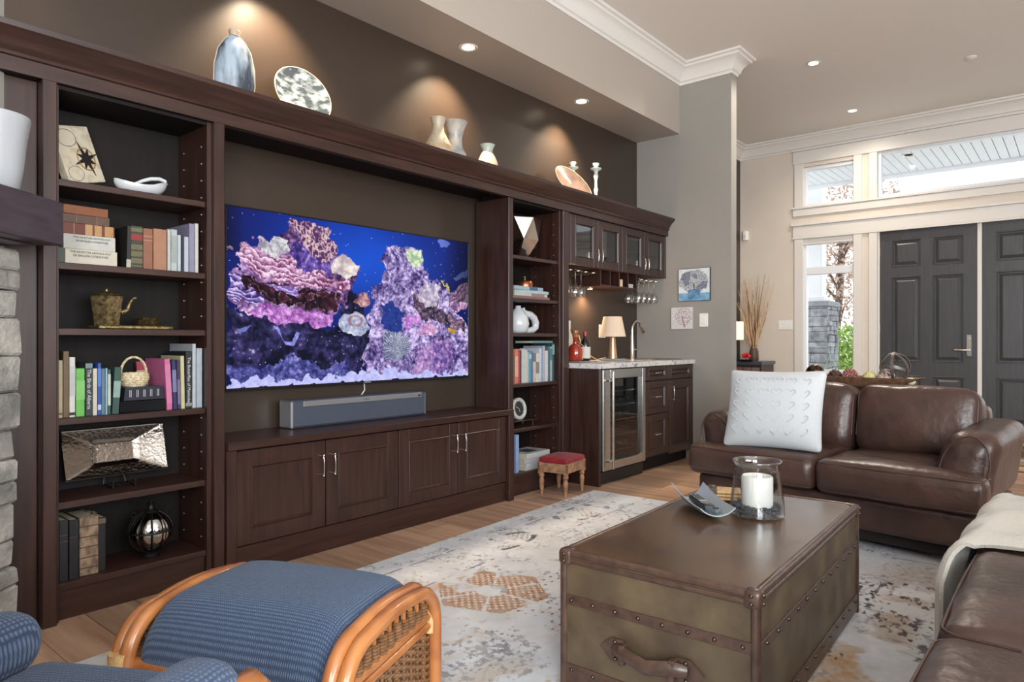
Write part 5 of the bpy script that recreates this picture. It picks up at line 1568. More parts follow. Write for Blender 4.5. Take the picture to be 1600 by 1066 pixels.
# ------------------------------------------------------------------ on the bar counter
ZC = .9295
t = thing('slate_tray', 'thin gray serving board under the liquor bottles', 'board', (4.57, 3.15, ZC))
MB().box(-.13, .13, -.14, .14, 0, .010, .003).build('board', mat('gray_slate', (120, 118, 116), .5), t, w=False)
zb = ZC + .0105
t = thing('liquor_bottle', 'tall slim white wine bottle at the back of the bar tray', 'bottle', (4.605, 3.235, zb))
MB().lathe([(0, 0), (.034, 0), (.036, .01), (.036, .17), (.028, .21), (.015, .24), (.0145, .31), (.017, .312), (.017, .325), (0, .325)], (0, 0, 0), 20).build('bottle_body', mat('pale_bottle', (205, 196, 178), .2), t, 50, w=False)
MB().lathe([(.0155, .26), (.0175, .326), (0, .328)], (0, 0, 0), 14).build('capsule', mat('cream_foil', (210, 200, 186), .4), t, 50, w=False)
t = thing('liquor_bottle', 'round decanter of amber red liquor with a stopper', 'bottle', (4.505, 3.10, zb))
MB().lathe([(0, 0), (.050, 0), (.060, .012), (.060, .08), (.046, .122), (.020, .14), (.017, .185), (.022, .19), (0, .19)], (0, 0, 0), 22).build('bottle_body', mat('amber_liquor', (146, 46, 26), .08, coat=.8), t, 50, w=False)
MB().lathe([(.022, .1905), (.026, .20), (.018, .212), (.028, .228), (.022, .246), (0, .25)], (0, 0, 0), 14).build('stopper', mat('amber_stopper', (150, 96, 60), .15, coat=.5), t, 50, w=False)
MB().tube([(.022, -.02, .15), (.045, -.045, .12), (.03, -.058, .07), (.008, -.061, .03), (.015, -.062, .01)], .0028, 5).build('neck_cord', mat('jute_cord', (200, 170, 130), .8), t, 60, w=False)
t = thing('liquor_bottle', 'dark bottle with a white label and red cap on the bar tray', 'bottle', (4.630, 3.09, zb))
MB().lathe([(0, 0), (.040, 0), (.043, .008), (.043, .125), (.034, .160), (.016, .182), (.0145, .215), (0, .215)], (0, 0, 0), 22).build('bottle_body', mat('black_bottle', (24, 22, 24), .1, coat=.6), t, 50, w=False)
MB().lathe([(.0438, .02), (.0438, .112)], (0, 0, 0), 22).build('paper_label', mat('paper_label', (196, 192, 184), .6), t, 60, w=False)
MB().lathe([(.0165, .200), (.0165, .232), (0, .234)], (0, 0, 0), 14).build('cap', mat('red_cap', (140, 30, 34), .35), t, 50, w=False)

# table lamp: lit
lp = thing('table_lamp', 'small lit table lamp with a cream shade and gold cone base', 'lamp', (5.02, 3.07, ZC))
goldm = mat('satin_champagne', (196, 160, 122), .32, metal=.7)
MB().lathe([(0, 0), (.040, 0), (.040, .004), (.020, .205), (.0, .205)], (0, 0, .022), 24).build('cone_base', goldm, lp, 40, w=False)
shade = bpy.data.materials.new('lit_cream_shade'); shade.use_nodes = True
nb = shade.node_tree.nodes['Principled BSDF']; nb.inputs['Base Color'].default_value = (*lin((214, 192, 168)), 1)
nb.inputs['Roughness'].default_value = .9; nb.inputs['Emission Color'].default_value = (*lin((255, 214, 170)), 1); nb.inputs['Emission Strength'].default_value = .06
MB().lathe([(.112, .208), (.078, .378), (.076, .378), (.110, .208)], (0, 0, 0), 32).build('shade', shade, lp, 60, w=False)
mb_ = MB().tube([(0, 0, .226), (0, 0, .30)], .008, 8); mb_.ball((0, 0, .31), .022, 10, 8); mb_.build('bulb', emit('bulb_glow', (255, 220, 170), 6.0), lp, 60, w=False)
d = bpy.data.lights.new('lamp_glow', 'POINT'); d.energy = 8; d.color = (1.0, .70, .42); d.shadow_soft_size = .03
o = bpy.data.objects.new('lamp_glow', d); COL.objects.link(o); o.parent = lp; o.location = (0, 0, .36)
MB().tube([(-.03, .05, .03), (-.09, .10, .012), (-.12, .16, .05), (-.10, .24, .10), (-.085, .29, .22)], .0035, 6).build('power_cord', mat('gold_cord', (190, 160, 120), .6), lp, 60, w=False)
t = thing('square_dish', 'white square stepped dish under the table lamp', 'dish', (5.02, 3.07, ZC))
t.location = (5.02, 3.07, ZC)
mb = MB()
vs = []; fs = []
for h_, z_ in ((.065, 0), (.082, .010), (.070, .014), (.090, .021)):
    vs += [(-h_, -h_, z_), (h_, -h_, z_), (h_, h_, z_), (-h_, h_, z_)]
for j in range(3):
    for k in range(4): fs.append((j * 4 + k, j * 4 + (k + 1) % 4, j * 4 + 4 + (k + 1) % 4, j * 4 + 4 + k))
fs += [(3, 2, 1, 0), (12, 13, 14, 15)]
mb.add(vs, fs).build('dish_body', white_ceramic, t, w=False)
t = thing('wall_outlet', 'white outlet plate on the bar wall behind the lamp', 'outlet', (5.34, 3.379, 1.19))
MB().box(-.055, .055, -.006, 0, -.06, .06, .003).build('cover_plate', plate_w, t, w=False)
for z in (-.024, .024):
    MB().box(-.016, .016, -.009, -.0065, z - .014, z + .014, .002).build('socket', plate_w, t, w=False)
# puck light under the cubbies
t = thing('puck_light', 'small warm puck light under the wine cubbies', 'light', (5.02, 3.30, 1.5645))
MB().lathe([(0, -.010), (.026, -.010), (.030, -.004), (.030, 0), (0, 0)], (0, 0, 0), 18).build('housing', chrome, t, 40, w=False)
MB().lathe([(0, -.0115), (.022, -.0115), (.022, -.0105), (0, -.0105)], (0, 0, 0), 18).build('lens', emit('bulb_glow', (255, 220, 170), 6.0), t, w=False)
d = bpy.data.lights.new('puck', 'SPOT'); d.energy = 42; d.color = (1.0, .70, .42); d.spot_size = R(130); d.spot_blend = .8; d.shadow_soft_size = .02
o = bpy.data.objects.new('puck', d); COL.objects.link(o); o.parent = t; o.location = (0, 0, -.014)

# ------------------------------------------------------------------ pictures on the gray wall
def picture(label, y0, y1, z0, z1, fn, th):
    w_ = y0 - y1; h = z1 - z0
    t = thing('canvas_picture', label, 'picture', (XE - .0005, (y0 + y1) / 2, z0), R(-90), 'small canvases on the gray wall')
    MB().box(-w_ / 2, w_ / 2, -th, 0, 0, h, .002).build('canvas_edge', mat('canvas_edge_%d' % int(y0 * 100), (60, 62, 70) if th > .02 else (190, 190, 190), .7), t, w=False)
    n = 110
    u, v = np.meshgrid(np.linspace(0, 1, n + 1), np.linspace(0, 1, n + 1))
    rgb = fn(u, v)
    Mx = XF[t.name]
    def pos(u, v):
        x = -w_ / 2 + .003 + u * (w_ - .006); z = h - .003 - v * (h - .006)
        P_ = np.stack([x, np.full_like(x, -th - .0008), z], -1) @ np.array(Mx)[:3, :3].T + np.array(Mx)[:3, 3]
        return P_[..., 0], P_[..., 1], P_[..., 2]
    printed_grid('printed_image', n, n, pos, rgb, vcol('canvas_print_%d' % int(y0 * 100), .6), t)
def art_flowers(u, v):
    img = np.ones(u.shape + (3,)) * np.array((206, 214, 220)) / 255.
    img *= (.9 + .2 * fbm(u * 6, v * 6))[..., None]
    tb = v > .76
    img[tb] = np.array((120, 168, 200)) / 255. * (.8 + .4 * fbm(u * 10, v * 10))[tb][..., None]
    c = np.hypot((u - .5) / .46, (v - .40) / .36)
    d, r_ = cells(u * 6.5, v * 6.5)
    fl = (c < 1 + .4 * (fbm(u * 8, v * 8) - .5))
    an = np.sin(d * 26) > .1
    img[fl & an] = np.array((52, 56, 72)) / 255.
    img[fl & ~an & (r_ > .6)] = np.array((150, 158, 178)) / 255.
    st_m = (np.abs((u - .5) - (v - .9) * np.round((u - .5) * 6) * .12) < .012) & (v > .45) & (v < .7); img[st_m] = np.array((70, 80, 80)) / 255.
    pot = (np.abs(u - .5) < .20 - .05 * (v - .68)) & (v > .66) & (v < .96)
    img[pot] = np.array((90, 134, 172)) / 255. * (.7 + .6 * fbm(u * 14, v * 14))[pot][..., None]
    return img
def art_tree(u, v):
    img = np.ones(u.shape + (3,)) * np.array((212, 208, 206)) / 255.
    img *= (.94 + .12 * fbm(u * 8, v * 8))[..., None]
    c = np.hypot((u - .6) / .42, (v - .42) / .42)
    d, r_ = cells(u * 16 + 4, v * 16)
    m = (c < 1) & (d < .32); img[m] = np.array((120, 106, 116)) / 255.
    m2 = m & (r_ > .7); img[m2] = np.array((190, 140, 150)) / 255.
    tr = (np.abs(u - .6 - .05 * np.sin(v * 9)) < .02 + .015 * v) & (v > .4) & (v < .92); img[tr] = np.array((150, 120, 120)) / 255.
    d, r_ = cells(u * 12, v * 12 + 9); m = (d < .14) & (v < .5) & (u < .4); img[m] = np.array((130, 124, 130)) / 255.
    return img
picture('blue and white canvas of flowers in a jar, the larger picture on the gray wall', 2.921, 2.610, 1.473, 1.775, art_flowers, .024)
picture('small pale canvas of a blossoming tree below the flower picture', 3.003, 2.785, 1.212, 1.418, art_tree, .016)
# ------------------------------------------------------------------ area rug (woven print)
rug = thing('area_rug', 'large pale gray distressed rug with faded brown and blue motifs', 'rug', (2.35, 1.2, 0), R(2.0))
RX0, RX1, RY0, RY1 = -1.95, 1.92, -1.75, 1.47      # local extents
NXR, NYR = 640, 540


def paint_rug():
    u, v = np.meshgrid(np.linspace(0, 1, NXR + 1), np.linspace(0, 1, NYR + 1))
    x = RX0 + u * (RX1 - RX0); y = RY0 + v * (RY1 - RY0)
    col = lambda *c: np.array(c) / 255.
    n1 = fbm(x * 1.6 + 5, y * 1.6, 4)[..., None]; n2 = fbm(x * 7, y * 7, 4)[..., None]; n3 = fbm(x * 28, y * 28, 3)[..., None]
    img = col(200, 203, 208) * (.93 + .12 * n2 + .10 * (n3 - .5))
    k = np.clip((n1 - .48) * 5, 0, 1); img = img * (1 - .25 * k) + col(200, 190, 178) * .25 * k
    k = np.clip((fbm(x * 1.1 + 30, y * 1.1 + 3)[..., None] - .55) * 6, 0, 1); img = img * (1 - .4 * k) + col(164, 176, 192) * .4 * k
    wear = fbm(x * 9 + 50, y * 9 + 20, 4)
    ca_, sa_ = math.cos(R(2)), math.sin(R(2))

    def loc(X, Y):
        dx, dy = X - 2.35, Y - 1.2
        return dx * ca_ + dy * sa_, -dx * sa_ + dy * ca_

    def paint(mask, c, w=1.0, th=.42):
        al = (np.clip((wear - th) * 9, 0, 1) * (.55 + .9 * (n3[..., 0] - .1)) * w * mask)[..., None]
        al = np.clip(al, 0, 1)
        img[:] = img * (1 - al) + c * al

    def motif(X, Y, r, c, c2, lay=0):
        """faded medallion: polygon of brown ground with rows of little pale marks, split by pale spokes"""
        cx, cy = loc(X, Y); dx = x - cx; dy = y - cy
        a = np.arctan2(dy, dx); d = np.hypot(dx, dy)
        poly = d * np.cos((a + .2) % (math.pi / 3) - math.pi / 6) < r
        body = poly & (d > r * .30) & (np.abs(((a + .5) / (math.pi / 3)) % 1 - .5) < .455)
        paint(body, c, .95, .30)
        q = (np.sin(dx * 165) * np.sin(dy * 165) > .35)
        paint(body & q & (d < r * .98), c2, .9, .30)
        paint((np.abs(d - r * .26) < .012), col(150, 148, 150), .7, .45)
        return cx, cy
    brown = col(158, 122, 96)
    # faint all-over lattice of worn ornament
    orn = np.abs(np.sin(x * 8.3 + .4) + np.sin(y * 8.3 + 1.1))
    paint((np.abs(orn - .9) < .05) | (np.abs(orn - .25) < .04), col(150, 152, 160), .55, .50)
    paint((orn > 1.45) & (np.sin(x * 130) * np.sin(y * 130) > .2), col(176, 150, 128), .6, .50)
    paint((orn < .8) & (fbm(x * 45, y * 45, 2) > .66), col(120, 120, 130), .7, .46)
    for q_ in (RX1 - .16, RX1 - .42, RX0 + .16, RX0 + .42): paint((np.abs(x - q_) < .007) & (fbm(y * 20, x * 3) > .45), col(110, 116, 132), .8, .40)
    for q_ in (RY1 - .16, RY1 - .42, RY0 + .16, RY0 + .42): paint((np.abs(y - q_) < .007) & (fbm(x * 20, y * 3) > .45), col(110, 112, 122), .8, .40)
    motif(2.235, 1.98, .225, brown, col(216, 208, 200))
    # rows of small dark strokes
    cx, cy = loc(2.50, 1.60); d = np.hypot((x - cx) / .42, (y - cy) / .34)
    st = (np.sin(x * 120 + np.sin(y * 40)) > .55) & (np.sin(y * 150) > .45)
    paint((d < 1) & st, col(92, 82, 82), .75, .42)
    cx, cy = loc(2.05, 1.50); d = np.hypot((x - cx) / .35, (y - cy) / .22)
    paint((d < 1) & st, col(104, 92, 92), .7, .46)
    # dark outlined cartouches near the cabinets
    for (X, Y, rx, ry, c) in ((2.84, 2.40, .22, .10, col(70, 72, 76)), (3.62, 2.44, .26, .12, col(92, 98, 116)), (3.2, 2.60, .3, .02, col(90, 92, 98)), (3.95, 2.62, .25, .02, col(96, 100, 110))):
        cx, cy = loc(X, Y); d = np.hypot((x - cx) / rx, (y - cy) / ry)
        paint((np.abs(d - .95) < .10), c, .85, .47)
        net = (np.abs(np.sin(x * 95 + y * 60)) < .22) | (np.abs(np.sin(x * 60 - y * 95)) < .22)
        paint((d < .92) & (d > .35) & net, c, .7, .50)
    # scattered rust and dark wear along the right-hand half
    for (X, Y, rx, ry, c, th) in ((2.45, .62, .35, .12, col(168, 120, 74), .50), (3.0, .55, .5, .10, col(150, 126, 104), .54), (3.55, .50, .5, .3, col(164, 150, 136), .48), (2.1, 2.2, .12, .05, col(190, 160, 140), .45),
                                  (1.75, 1.75, .22, .12, col(186, 164, 140), .52), (1.6, 1.45, .3, .15, col(176, 160, 140), .54), (1.45, 1.9, .15, .2, col(190, 178, 166), .5)):
        cx, cy = loc(X, Y); d = np.hypot((x - cx) / rx, (y - cy) / ry)
        paint(np.clip((1 - d) * 1.6, 0, 1), c, .62, th - .06)
    blk = (fbm(x * 26, y * 60 + 7, 3) > .60) & (fbm(x * 3 + 8, y * 3 + 1) > .47)
    cx, cy = loc(2.75, .52); d = np.hypot((x - cx) / .75, (y - cy) / .42)
    paint((d < 1) & blk, col(58, 52, 56), .85, .36)
    blk2 = (fbm(x * 40, y * 40, 3) > .66) & (fbm(x * 2 + 60, y * 2 + 11) > .52)
    paint(blk2, col(130, 128, 132), .6, .3)
    for Y in (2.52, .36):                                       # pale border lines
        cx, cy = loc(2.35, Y); paint(np.abs(y - cy) < .006, col(218, 218, 218), .8, .35)
    return np.clip(img, 0, 1)


def rug_pos(u, v):
    x = RX0 + u * (RX1 - RX0); y = RY0 + v * (RY1 - RY0)
    a = R(2.0)
    return 2.35 + x * math.cos(a) - y * math.sin(a), 1.2 + x * math.sin(a) + y * math.cos(a), np.full_like(x, .0095)


printed_grid('woven_face', NXR, NYR, rug_pos, paint_rug(), vcol('distressed_weave', .95, bump=.5), rug)
MB().box(RX0, RX1, RY0, RY1, .001, .009).build('rug_backing', mat('rug_edge', (206, 206, 206), .95), rug, w=False)
RT = .0097

# ------------------------------------------------------------------ leather trunk coffee table
trL, trW, trH = 1.232, .628, .432
tr = thing('trunk_table', 'brown leather steamer trunk with studded straps used as a coffee table', 'coffee table', (2.387, .981, RT), R(2.0))
lea_side = mat('olive_brown_hide', (100, 86, 64), .42, col2=(72, 58, 45), scale=(7, 7, 7), detail=6, bump=.25, bscale=(160, 160, 160), dist=.001)
lea_top = mat('polished_brown_hide', (96, 70, 48), .27, col2=(70, 50, 36), scale=(5, 5, 5), detail=6, bump=.2, bscale=(140, 140, 140), dist=.001, coat=.25)
lea_trim = mat('dark_cognac_trim', (62, 45, 37), .38, col2=(84, 61, 49), scale=(30, 30, 30), bump=.3, bscale=(80, 80, 80), coat=.2)
stud = mat('antique_nickel_stud', (104, 94, 84), .35, metal=1.0)
L2, W2 = trL / 2, trW / 2
MB().box(-L2 + .008, L2 - .008, -W2 + .008, W2 - .008, .006, trH - .012).build('trunk_body', lea_side, tr, w=False)
MB().box(-L2 + .022, L2 - .022, -W2 + .022, W2 - .022, trH - .012, trH - .003, .002).build('trunk_top', lea_top, tr, w=False)
def edge_tube(p0, p1, r=.012):
    return MB().tube([p0, tuple((a + b) / 2 for a, b in zip(p0, p1)), p1], r, 8)
for p0, p1 in (((-L2, -W2, 0), (L2, -W2, 0)), ((-L2, W2, 0), (L2, W2, 0)), ((-L2, -W2, 0), (-L2, W2, 0)), ((L2, -W2, 0), (L2, W2, 0))):
    q = .012
    f = lambda p: (p[0] * (1 - q / L2), p[1] * (1 - q / W2), trH - .011)
    edge_tube(f(p0), f(p1), .0125).build('top_binding', lea_trim, tr, 60, w=False)
    f = lambda p: (p[0] * (1 - q / L2), p[1] * (1 - q / W2), trH - .034)
    edge_tube(f(p0), f(p1), .0105).build('lid_binding', lea_trim, tr, 60, w=False)
for sx in (-1, 1):
    for sy in (-1, 1):
        MB().tube([(sx * (L2 - .013), sy * (W2 - .013), .0), (sx * (L2 - .013), sy * (W2 - .013), trH - .02)], .0145, 8).build('corner_binding', lea_trim, tr, 60, w=False)
        MB().rbox((sx * (L2 - .020), sy * (W2 - .020), trH - .024), (.048, .048, .052), .014, 2, 1).build('corner_cap', lea_trim, tr, 60, w=False)
        for (dx, dy, dz, ) in ((-.020, .0045, -.012), (-.020, .0045, -.034), (.0045, -.020, -.012), (.0045, -.020, -.034), (-.012, -.030, .001), (-.030, -.012, .001)):
            MB().ball((sx * (L2 + dx), sy * (W2 + dy), trH + dz - (.003 if dz > 0 else 0)), .0055, 8, 5).build('rivet', stud, tr, 60, w=False)
ST = ((.262, .292), (.012, .075))
studmesh = None
def put_stud(p):
    global studmesh
    if studmesh is None:
        o = MB().ball((0, 0, 0), .0062, 8, 5).build('rivet', stud, tr, 60, w=False); studmesh = o.data
    else:
        o = bpy.data.objects.new('rivet', studmesh); COL.objects.link(o); o.parent = tr
    o.location = p
for (za, zb_) in ST:
    for sy in (-1, 1):
        MB().box(-L2 + .02, L2 - .02, sy * (W2 - .009), sy * (W2 - .003), za, zb_, .001).build('strap', lea_trim, tr, w=False)
        for k in range(12): put_stud((-L2 + .07 + k * (trL - .14) / 11, sy * (W2 - .002), (za + zb_) / 2 if za > .1 else zb_ - .016))
    for sx in (-1, 1):
        MB().box(sx * (L2 - .009), sx * (L2 - .003), -W2 + .02, W2 - .02, za, zb_, .001).build('strap', lea_trim, tr, w=False)
        for k in range(8): put_stud((sx * (L2 - .002), -W2 + .045 + k * (trW - .09) / 7, (za + zb_) / 2 if za > .1 else zb_ - .016))
for sx in (-1, 1):
    xh = sx * (L2 - .004)
    hd = MB().tube([(xh + sx * .006, -.115, .165), (xh + sx * .026, -.075, .168), (xh + sx * .030, 0, .158), (xh + sx * .026, .075, .168), (xh + sx * .006, .115, .165)], [.011, .013, .013, .013, .011], 8, M=Matrix.Diagonal((1, 1, 1, 1)))
    hd.v = [(p[0], p[1], .163 + (p[2] - .163) * 1.7) for p in hd.v]
    hd.build('handle', lea_trim, tr, 60, w=False)
    for sy in (-1, 1):
        MB().prism([(sy * .080, .130), (sy * .125, .130), (sy * .165, .165), (sy * .125, .200), (sy * .080, .200)], 'x', xh, xh + sx * .006).build('handle_tab', lea_trim, tr, w=False)
        MB().box(xh + sx * .004, xh + sx * .034, sy * .078 - .008, sy * .078 + .010, .136, .196, .003).build('handle_loop', lea_trim, tr, w=False)
        for z in (.140, .190): put_stud((xh + sx * .007, sy * .112, z))

TZ = RT + trH + .0006
# hurricane candle holder
hu = thing('hurricane_vase', 'clear glass hurricane vase holding a white pillar candle', 'candle holder', (2.585, .945, TZ))
hg = glass('hurricane_glass', (.97, .98, .98), .02, 1.4, .02)
MB().lathe([(0, .0), (.094, .0), (.098, .004), (.097, .05), (.090, .11), (.082, .165), (.080, .185), (.085, .198), (.088, .203), (.085, .206), (.080, .200), (.0765, .185), (.0785, .165), (.0865, .11), (.093, .05), (.092, .012), (0, .012)], (0, 0, 0), 40).build('glass_body', hg, hu, 40, w=False)
MB().tube([(.087 * math.cos(2 * math.pi * k / 40), .087 * math.sin(2 * math.pi * k / 40), .203) for k in range(40)], .0035, 6, closed=True).build('glass_lip', hg, hu, 60, w=False)
t = thing('pebble_bed', 'ring of dark gravel around the foot of the white candle', 'gravel', (2.585, .945, TZ + .0125), 0, None, 'stuff')
mb = MB(); random.seed(8)
for i in range(420):
    a = random.uniform(0, 6.283); r_ = math.sqrt(random.uniform(.35, 1)) * .088; z = random.uniform(.004, .028)
    if r_ > .091 - z * .1: continue
    s = random.uniform(.004, .007)
    mb.ball((r_ * math.cos(a), r_ * math.sin(a), z), (s, s * .9, s * .8), 5, 3)
mb.build('gravel', mat('dark_gravel', (78, 78, 84), .8, var=.4, scale=(150, 150, 150)), t, w=False, kind='stuff')
cd = thing('pillar_candle', 'white pillar candle inside the hurricane vase', 'candle', (2.585, .945, TZ + .030))
wax = mat('white_wax', (236, 234, 228), .5)
wax.node_tree.nodes['Principled BSDF'].inputs['Subsurface Weight'].default_value = .2
MB().lathe([(0, 0), (.056, 0), (.057, .004), (.057, .112), (.053, .118), (.046, .114), (.02, .110), (0, .110)], (0, 0, 0), 36).build('wax', wax, cd, 50, w=False)
MB().tube([(0, 0, .109), (.001, 0, .118), (.003, 0, .124)], .0014, 5).build('wick', ink, cd, w=False)
# curved dish with remotes
ds = thing('curved_dish', 'curved silver-gray square dish with upturned corners on the trunk', 'dish', (2.515, 1.135, TZ), R(226))
dm = mat('satin_pewter_dish', (158, 166, 172), .3, coat=.2)
def dsh(u, v):
    x = (u - .5) * 2; y = (v - .5) * 2
    z = .0048 + .044 * abs(y) ** 2.2 * (1 - .35 * x) + .012 * x ** 2
    return (x * .155, y * .066, z)
MB().sheet(dsh, 24, 18, .004).build('dish_shell', dm, ds, 60, w=False)
MB().rbox((0, 0, .0016), (.10, .04, .003), .0014, 1, 1).build('dish_foot', dm, ds, w=False)
rm = thing('remote_control', 'long black remote control with gray buttons lying in the dish', 'remote', (2.525, 1.142, TZ + .0155), R(223))
MB().rbox((0, 0, .012), (.190, .044, .022), .009, 2, 4).build('remote_body', mat('remote_black', (26, 27, 30), .4), rm, 60, w=False)
for i in range(6):
    for j in range(3):
        MB().box(-.085 + i * .018 - .005, -.085 + i * .018 + .005, -.013 + j * .013 - .004, -.013 + j * .013 + .004, .0228, .0245, .001).build('button', mat('remote_button', (110, 112, 116), .4), rm, w=False)
MB().lathe([(.010, .0228), (.020, .0228), (.020, .0246), (.010, .0246)], (.05, 0, 0), 20).build('button_ring', mat('remote_button', (110, 112, 116), .4), rm, w=False)
MB().box(.012, .026, -.016, .016, .0228, .0242, .001).build('display', mat('remote_display', (170, 174, 170), .3), rm, w=False)
rm2 = thing('remote_control', 'stubby dark gray remote control at the near end of the dish', 'remote', (2.430, 1.050, TZ + .0185), R(250))
MB().rbox((0, 0, .010), (.060, .036, .018), .008, 2, 2).build('remote_body', mat('remote_gray', (84, 96, 104), .35), rm2, 60, w=False)
MB().lathe([(0, .0195), (.012, .0195), (.012, .021), (0, .021)], (.01, 0, 0), 16).build('button', mat('remote_black', (26, 27, 30), .4), rm2, w=False)
for i, lb in enumerate(('bottom', 'middle', 'top')):
    o = thing('wood_coaster', 'square blond wood coaster, %s of the stack beside the hurricane vase' % lb, 'coaster', (2.765, 1.130, TZ + i * .0135), R(18 + i * 3), 'wood coasters')
    MB().rbox((0, 0, .0065), (.098, .098, .0125), .006, 2, 1).build('coaster_body', mat('blond_wood', (214, 176, 126), .5, var=.12, scale=(20, 90, 20)), o, 60, w=False)

# ------------------------------------------------------------------ leather seating
leather = mat('espresso_leather', (78, 56, 48), .33, col2=(58, 41, 36), scale=(5, 5, 5), bump=.55, bscale=(16, 16, 16), dist=.010)
seam = mat('leather_piping', (70, 48, 42), .4)


def wr(p, amp=.004, s=9.0):
    j = mnoise.noise_vector(Vector((p[0] * s, p[1] * s, p[2] * s))) * amp
    return [p[0] + j.x, p[1] + j.y, p[2] + j.z]


def leather_sofa(name, label, loc, rot, n, cw, cover_arm=.25, depth=.90, arm_pipe=True):
    """local: x along the width, y from front (0) to back, T-shaped end cushions reaching in front of the arms"""
    t = thing(name, label, 'sofa', loc, rot)
    Wd = n * cw; half = Wd / 2; inner = half - cover_arm
    MB().rbox((0, .475, .185), (Wd - .08, .80, .175), .03, 2, 6, lambda x, y, z, p: wr(p, .004)).build('base', leather, t, 60, w=False)
    MB().box(-half + .10, half - .10, .16, .84, .030, .100, .004).build('plinth', mat('sofa_underside', (38, 30, 28), .8), t, w=False)
    for i in range(n):
        xc = -half + cw * (i + .5)
        sd = -1 if i == 0 else (1 if i == n - 1 else 0)
        def fn(x, y, z, p, sd=sd, i=i):
            if sd and x * sd > 0:                       # narrow the cushion beside the arm
                k = min(1, max(0, (p[1] + .20) / .06)); lim = cw / 2 - k * cover_arm * 1.0
                p[0] = sd * min(1.0, abs(p[0]) / (cw / 2)) * lim if abs(p[0]) > 0 else 0
            bul = (1 - x * x) * (1 - y * y)
            p[2] += .020 * bul if z > 0 else 0
            p[1] -= .012 * (1 - x * x) * (1 - z * z) if y < -.9 else 0
            q = wr((p[0] + i * 3, p[1], p[2]), .006, 7); return [q[0] - i * 3, q[1], q[2]]
        c = MB().rbox((xc, .325, .365), (cw - .006, .65, .185), .055, 4, 10, fn).build('seat_cushion', leather, t, 60, w=False)
        hw = cw / 2 - .0155; rc = .0425
        for z in (.437, .293):
            pts = [(-hw, .16), (-hw, .0125 + rc)] + [(-hw + rc * (1 - math.cos(a)), .0125 + rc * (1 - math.sin(a))) for a in (.4, .8, 1.2, 1.57)]
            pts = pts + [(q, .0125) for q in (-hw * .6, -hw * .3)] ; pts = pts + [(0, .0125)] + [(-q[0], q[1]) for q in pts[::-1]]
            MB().tube([(xc + q[0], q[1] - .006 * (1 - (q[0] / hw) ** 2) - .001, z + .001) for q in pts], .0042, 6).build('piping', seam, c, 60, w=False)
    bw = (Wd - 2 * cover_arm + .20) / n
    for i in range(n):
        xc = -(n * bw) / 2 + bw * (i + .5)
        def fb(x, y, z, p, i=i):
            p[1] -= .035 * (1 - x * x) * (1 - z * z) if y < 0 else 0
            p[2] += .018 * (1 - x * x) if z > 0 else 0
            q = wr((p[0] + i * 5, p[1], p[2]), .010, 6); return [q[0] - i * 5, q[1], q[2]]
        M_ = T(xc, .665, .618) @ Rx(-11)
        c = MB().rbox((0, 0, 0), (bw - .006, .21, .40), .075, 4, 9, fb, M=M_).build('back_cushion', leather, t, 60, w=False)
        hw = bw / 2 - .0146; rc = .063
        pts = [(-hw, -.10), (-hw, .0), (-hw, .188 - rc)] + [(-hw + rc * (1 - math.cos(a)), .188 - rc + rc * math.sin(a)) for a in (.4, .8, 1.2, 1.57)] + [(-hw * .4, .188)]
        pts = pts + [(0, .188)] + [(-q[0], q[1]) for q in pts[::-1]]
        MB().tube([tuple(M_ @ Vector((q[0], -.070, q[1] + .018 * (1 - (q[0] / hw) ** 2)))) for q in pts], .004, 6).build('piping', seam, c, 60, w=False)
    MB().rbox((0, .835, .405), (Wd - .30, .15, .66), .05, 3, 4, lambda x, y, z, p: wr(p, .004)).build('back_frame', leather, t, 60, w=False)
    for s in (-1, 1):
        def fa(x, y, z, p, s=s):
            k = (z + 1) / 2
            p[0] += s * .055 * k * k                      # flares outward
            p[2] += .020 * (y + .3) * k if 1 else 0
            if z > 0: p[1] += .02 * z * (y < 0)
            return wr(p, .006, 7)
        a = MB().rbox((s * (half - cover_arm / 2 - .02), .505, .465), (cover_arm, .71, .375), .095, 5, 8, fa).build('arm', leather, t, 60, w=False)
        xs = s * (half - cover_arm / 2 - .02)
        if arm_pipe: MB().tube([(xs + s * (cover_arm / 2 * math.cos(b) * .82 + .03 * (1 + math.sin(b)) * .8), .158 + .005 * math.sin(b), .475 + .155 * math.sin(b)) for b in [math.pi * (-.25 + 1.5 * k / 18) for k in range(19)]], .0042, 6).build('piping', seam, a, 60, w=False)
        for y in (.12, .80):
            MB().lathe([(0, 0), (.024, 0), (.032, .10), (0, .10)], (s * (half - .075), y, 0), 12).build('foot', mat('dark_foot', (120, 80, 50), .4), t, w=False)
    return t


ls = leather_sofa('loveseat', 'two-seat brown leather loveseat facing the trunk table', (3.86, 1.115, RT), R(-97), 2, .785)
pw = thing('throw_pillow', 'large white knit cushion with raised heart shapes on the loveseat', 'pillow', (4.06, 1.395, .462), R(-88))
knit = mat('white_knit', (190, 194, 196), .9, bump=.4, bscale=(160, 160, 160), dist=.003, sheen=.3)
def pil(x, y, z, p):
    e = (1 - abs(x) ** 2.6) * (1 - abs(z) ** 2.6)
    p[1] *= .10 + .90 * max(0, e) ** .6
    p[0] *= 1 - .05 * (1 - z * z); p[2] *= 1 - .05 * (1 - x * x)
    return p
AP = T(0, .03, .235) @ Rx(-20) @ Ry(-1)
MB().rbox((0, 0, 0), (.56, .20, .48), .03, 3, 14, pil, M=AP).build('cushion', knit, pw, 60, w=False)
hx = [(0, -.022), (-.028, .006), (-.028, .018), (-.016, .026), (0, .014), (.016, .026), (.028, .018), (.028, .006)]
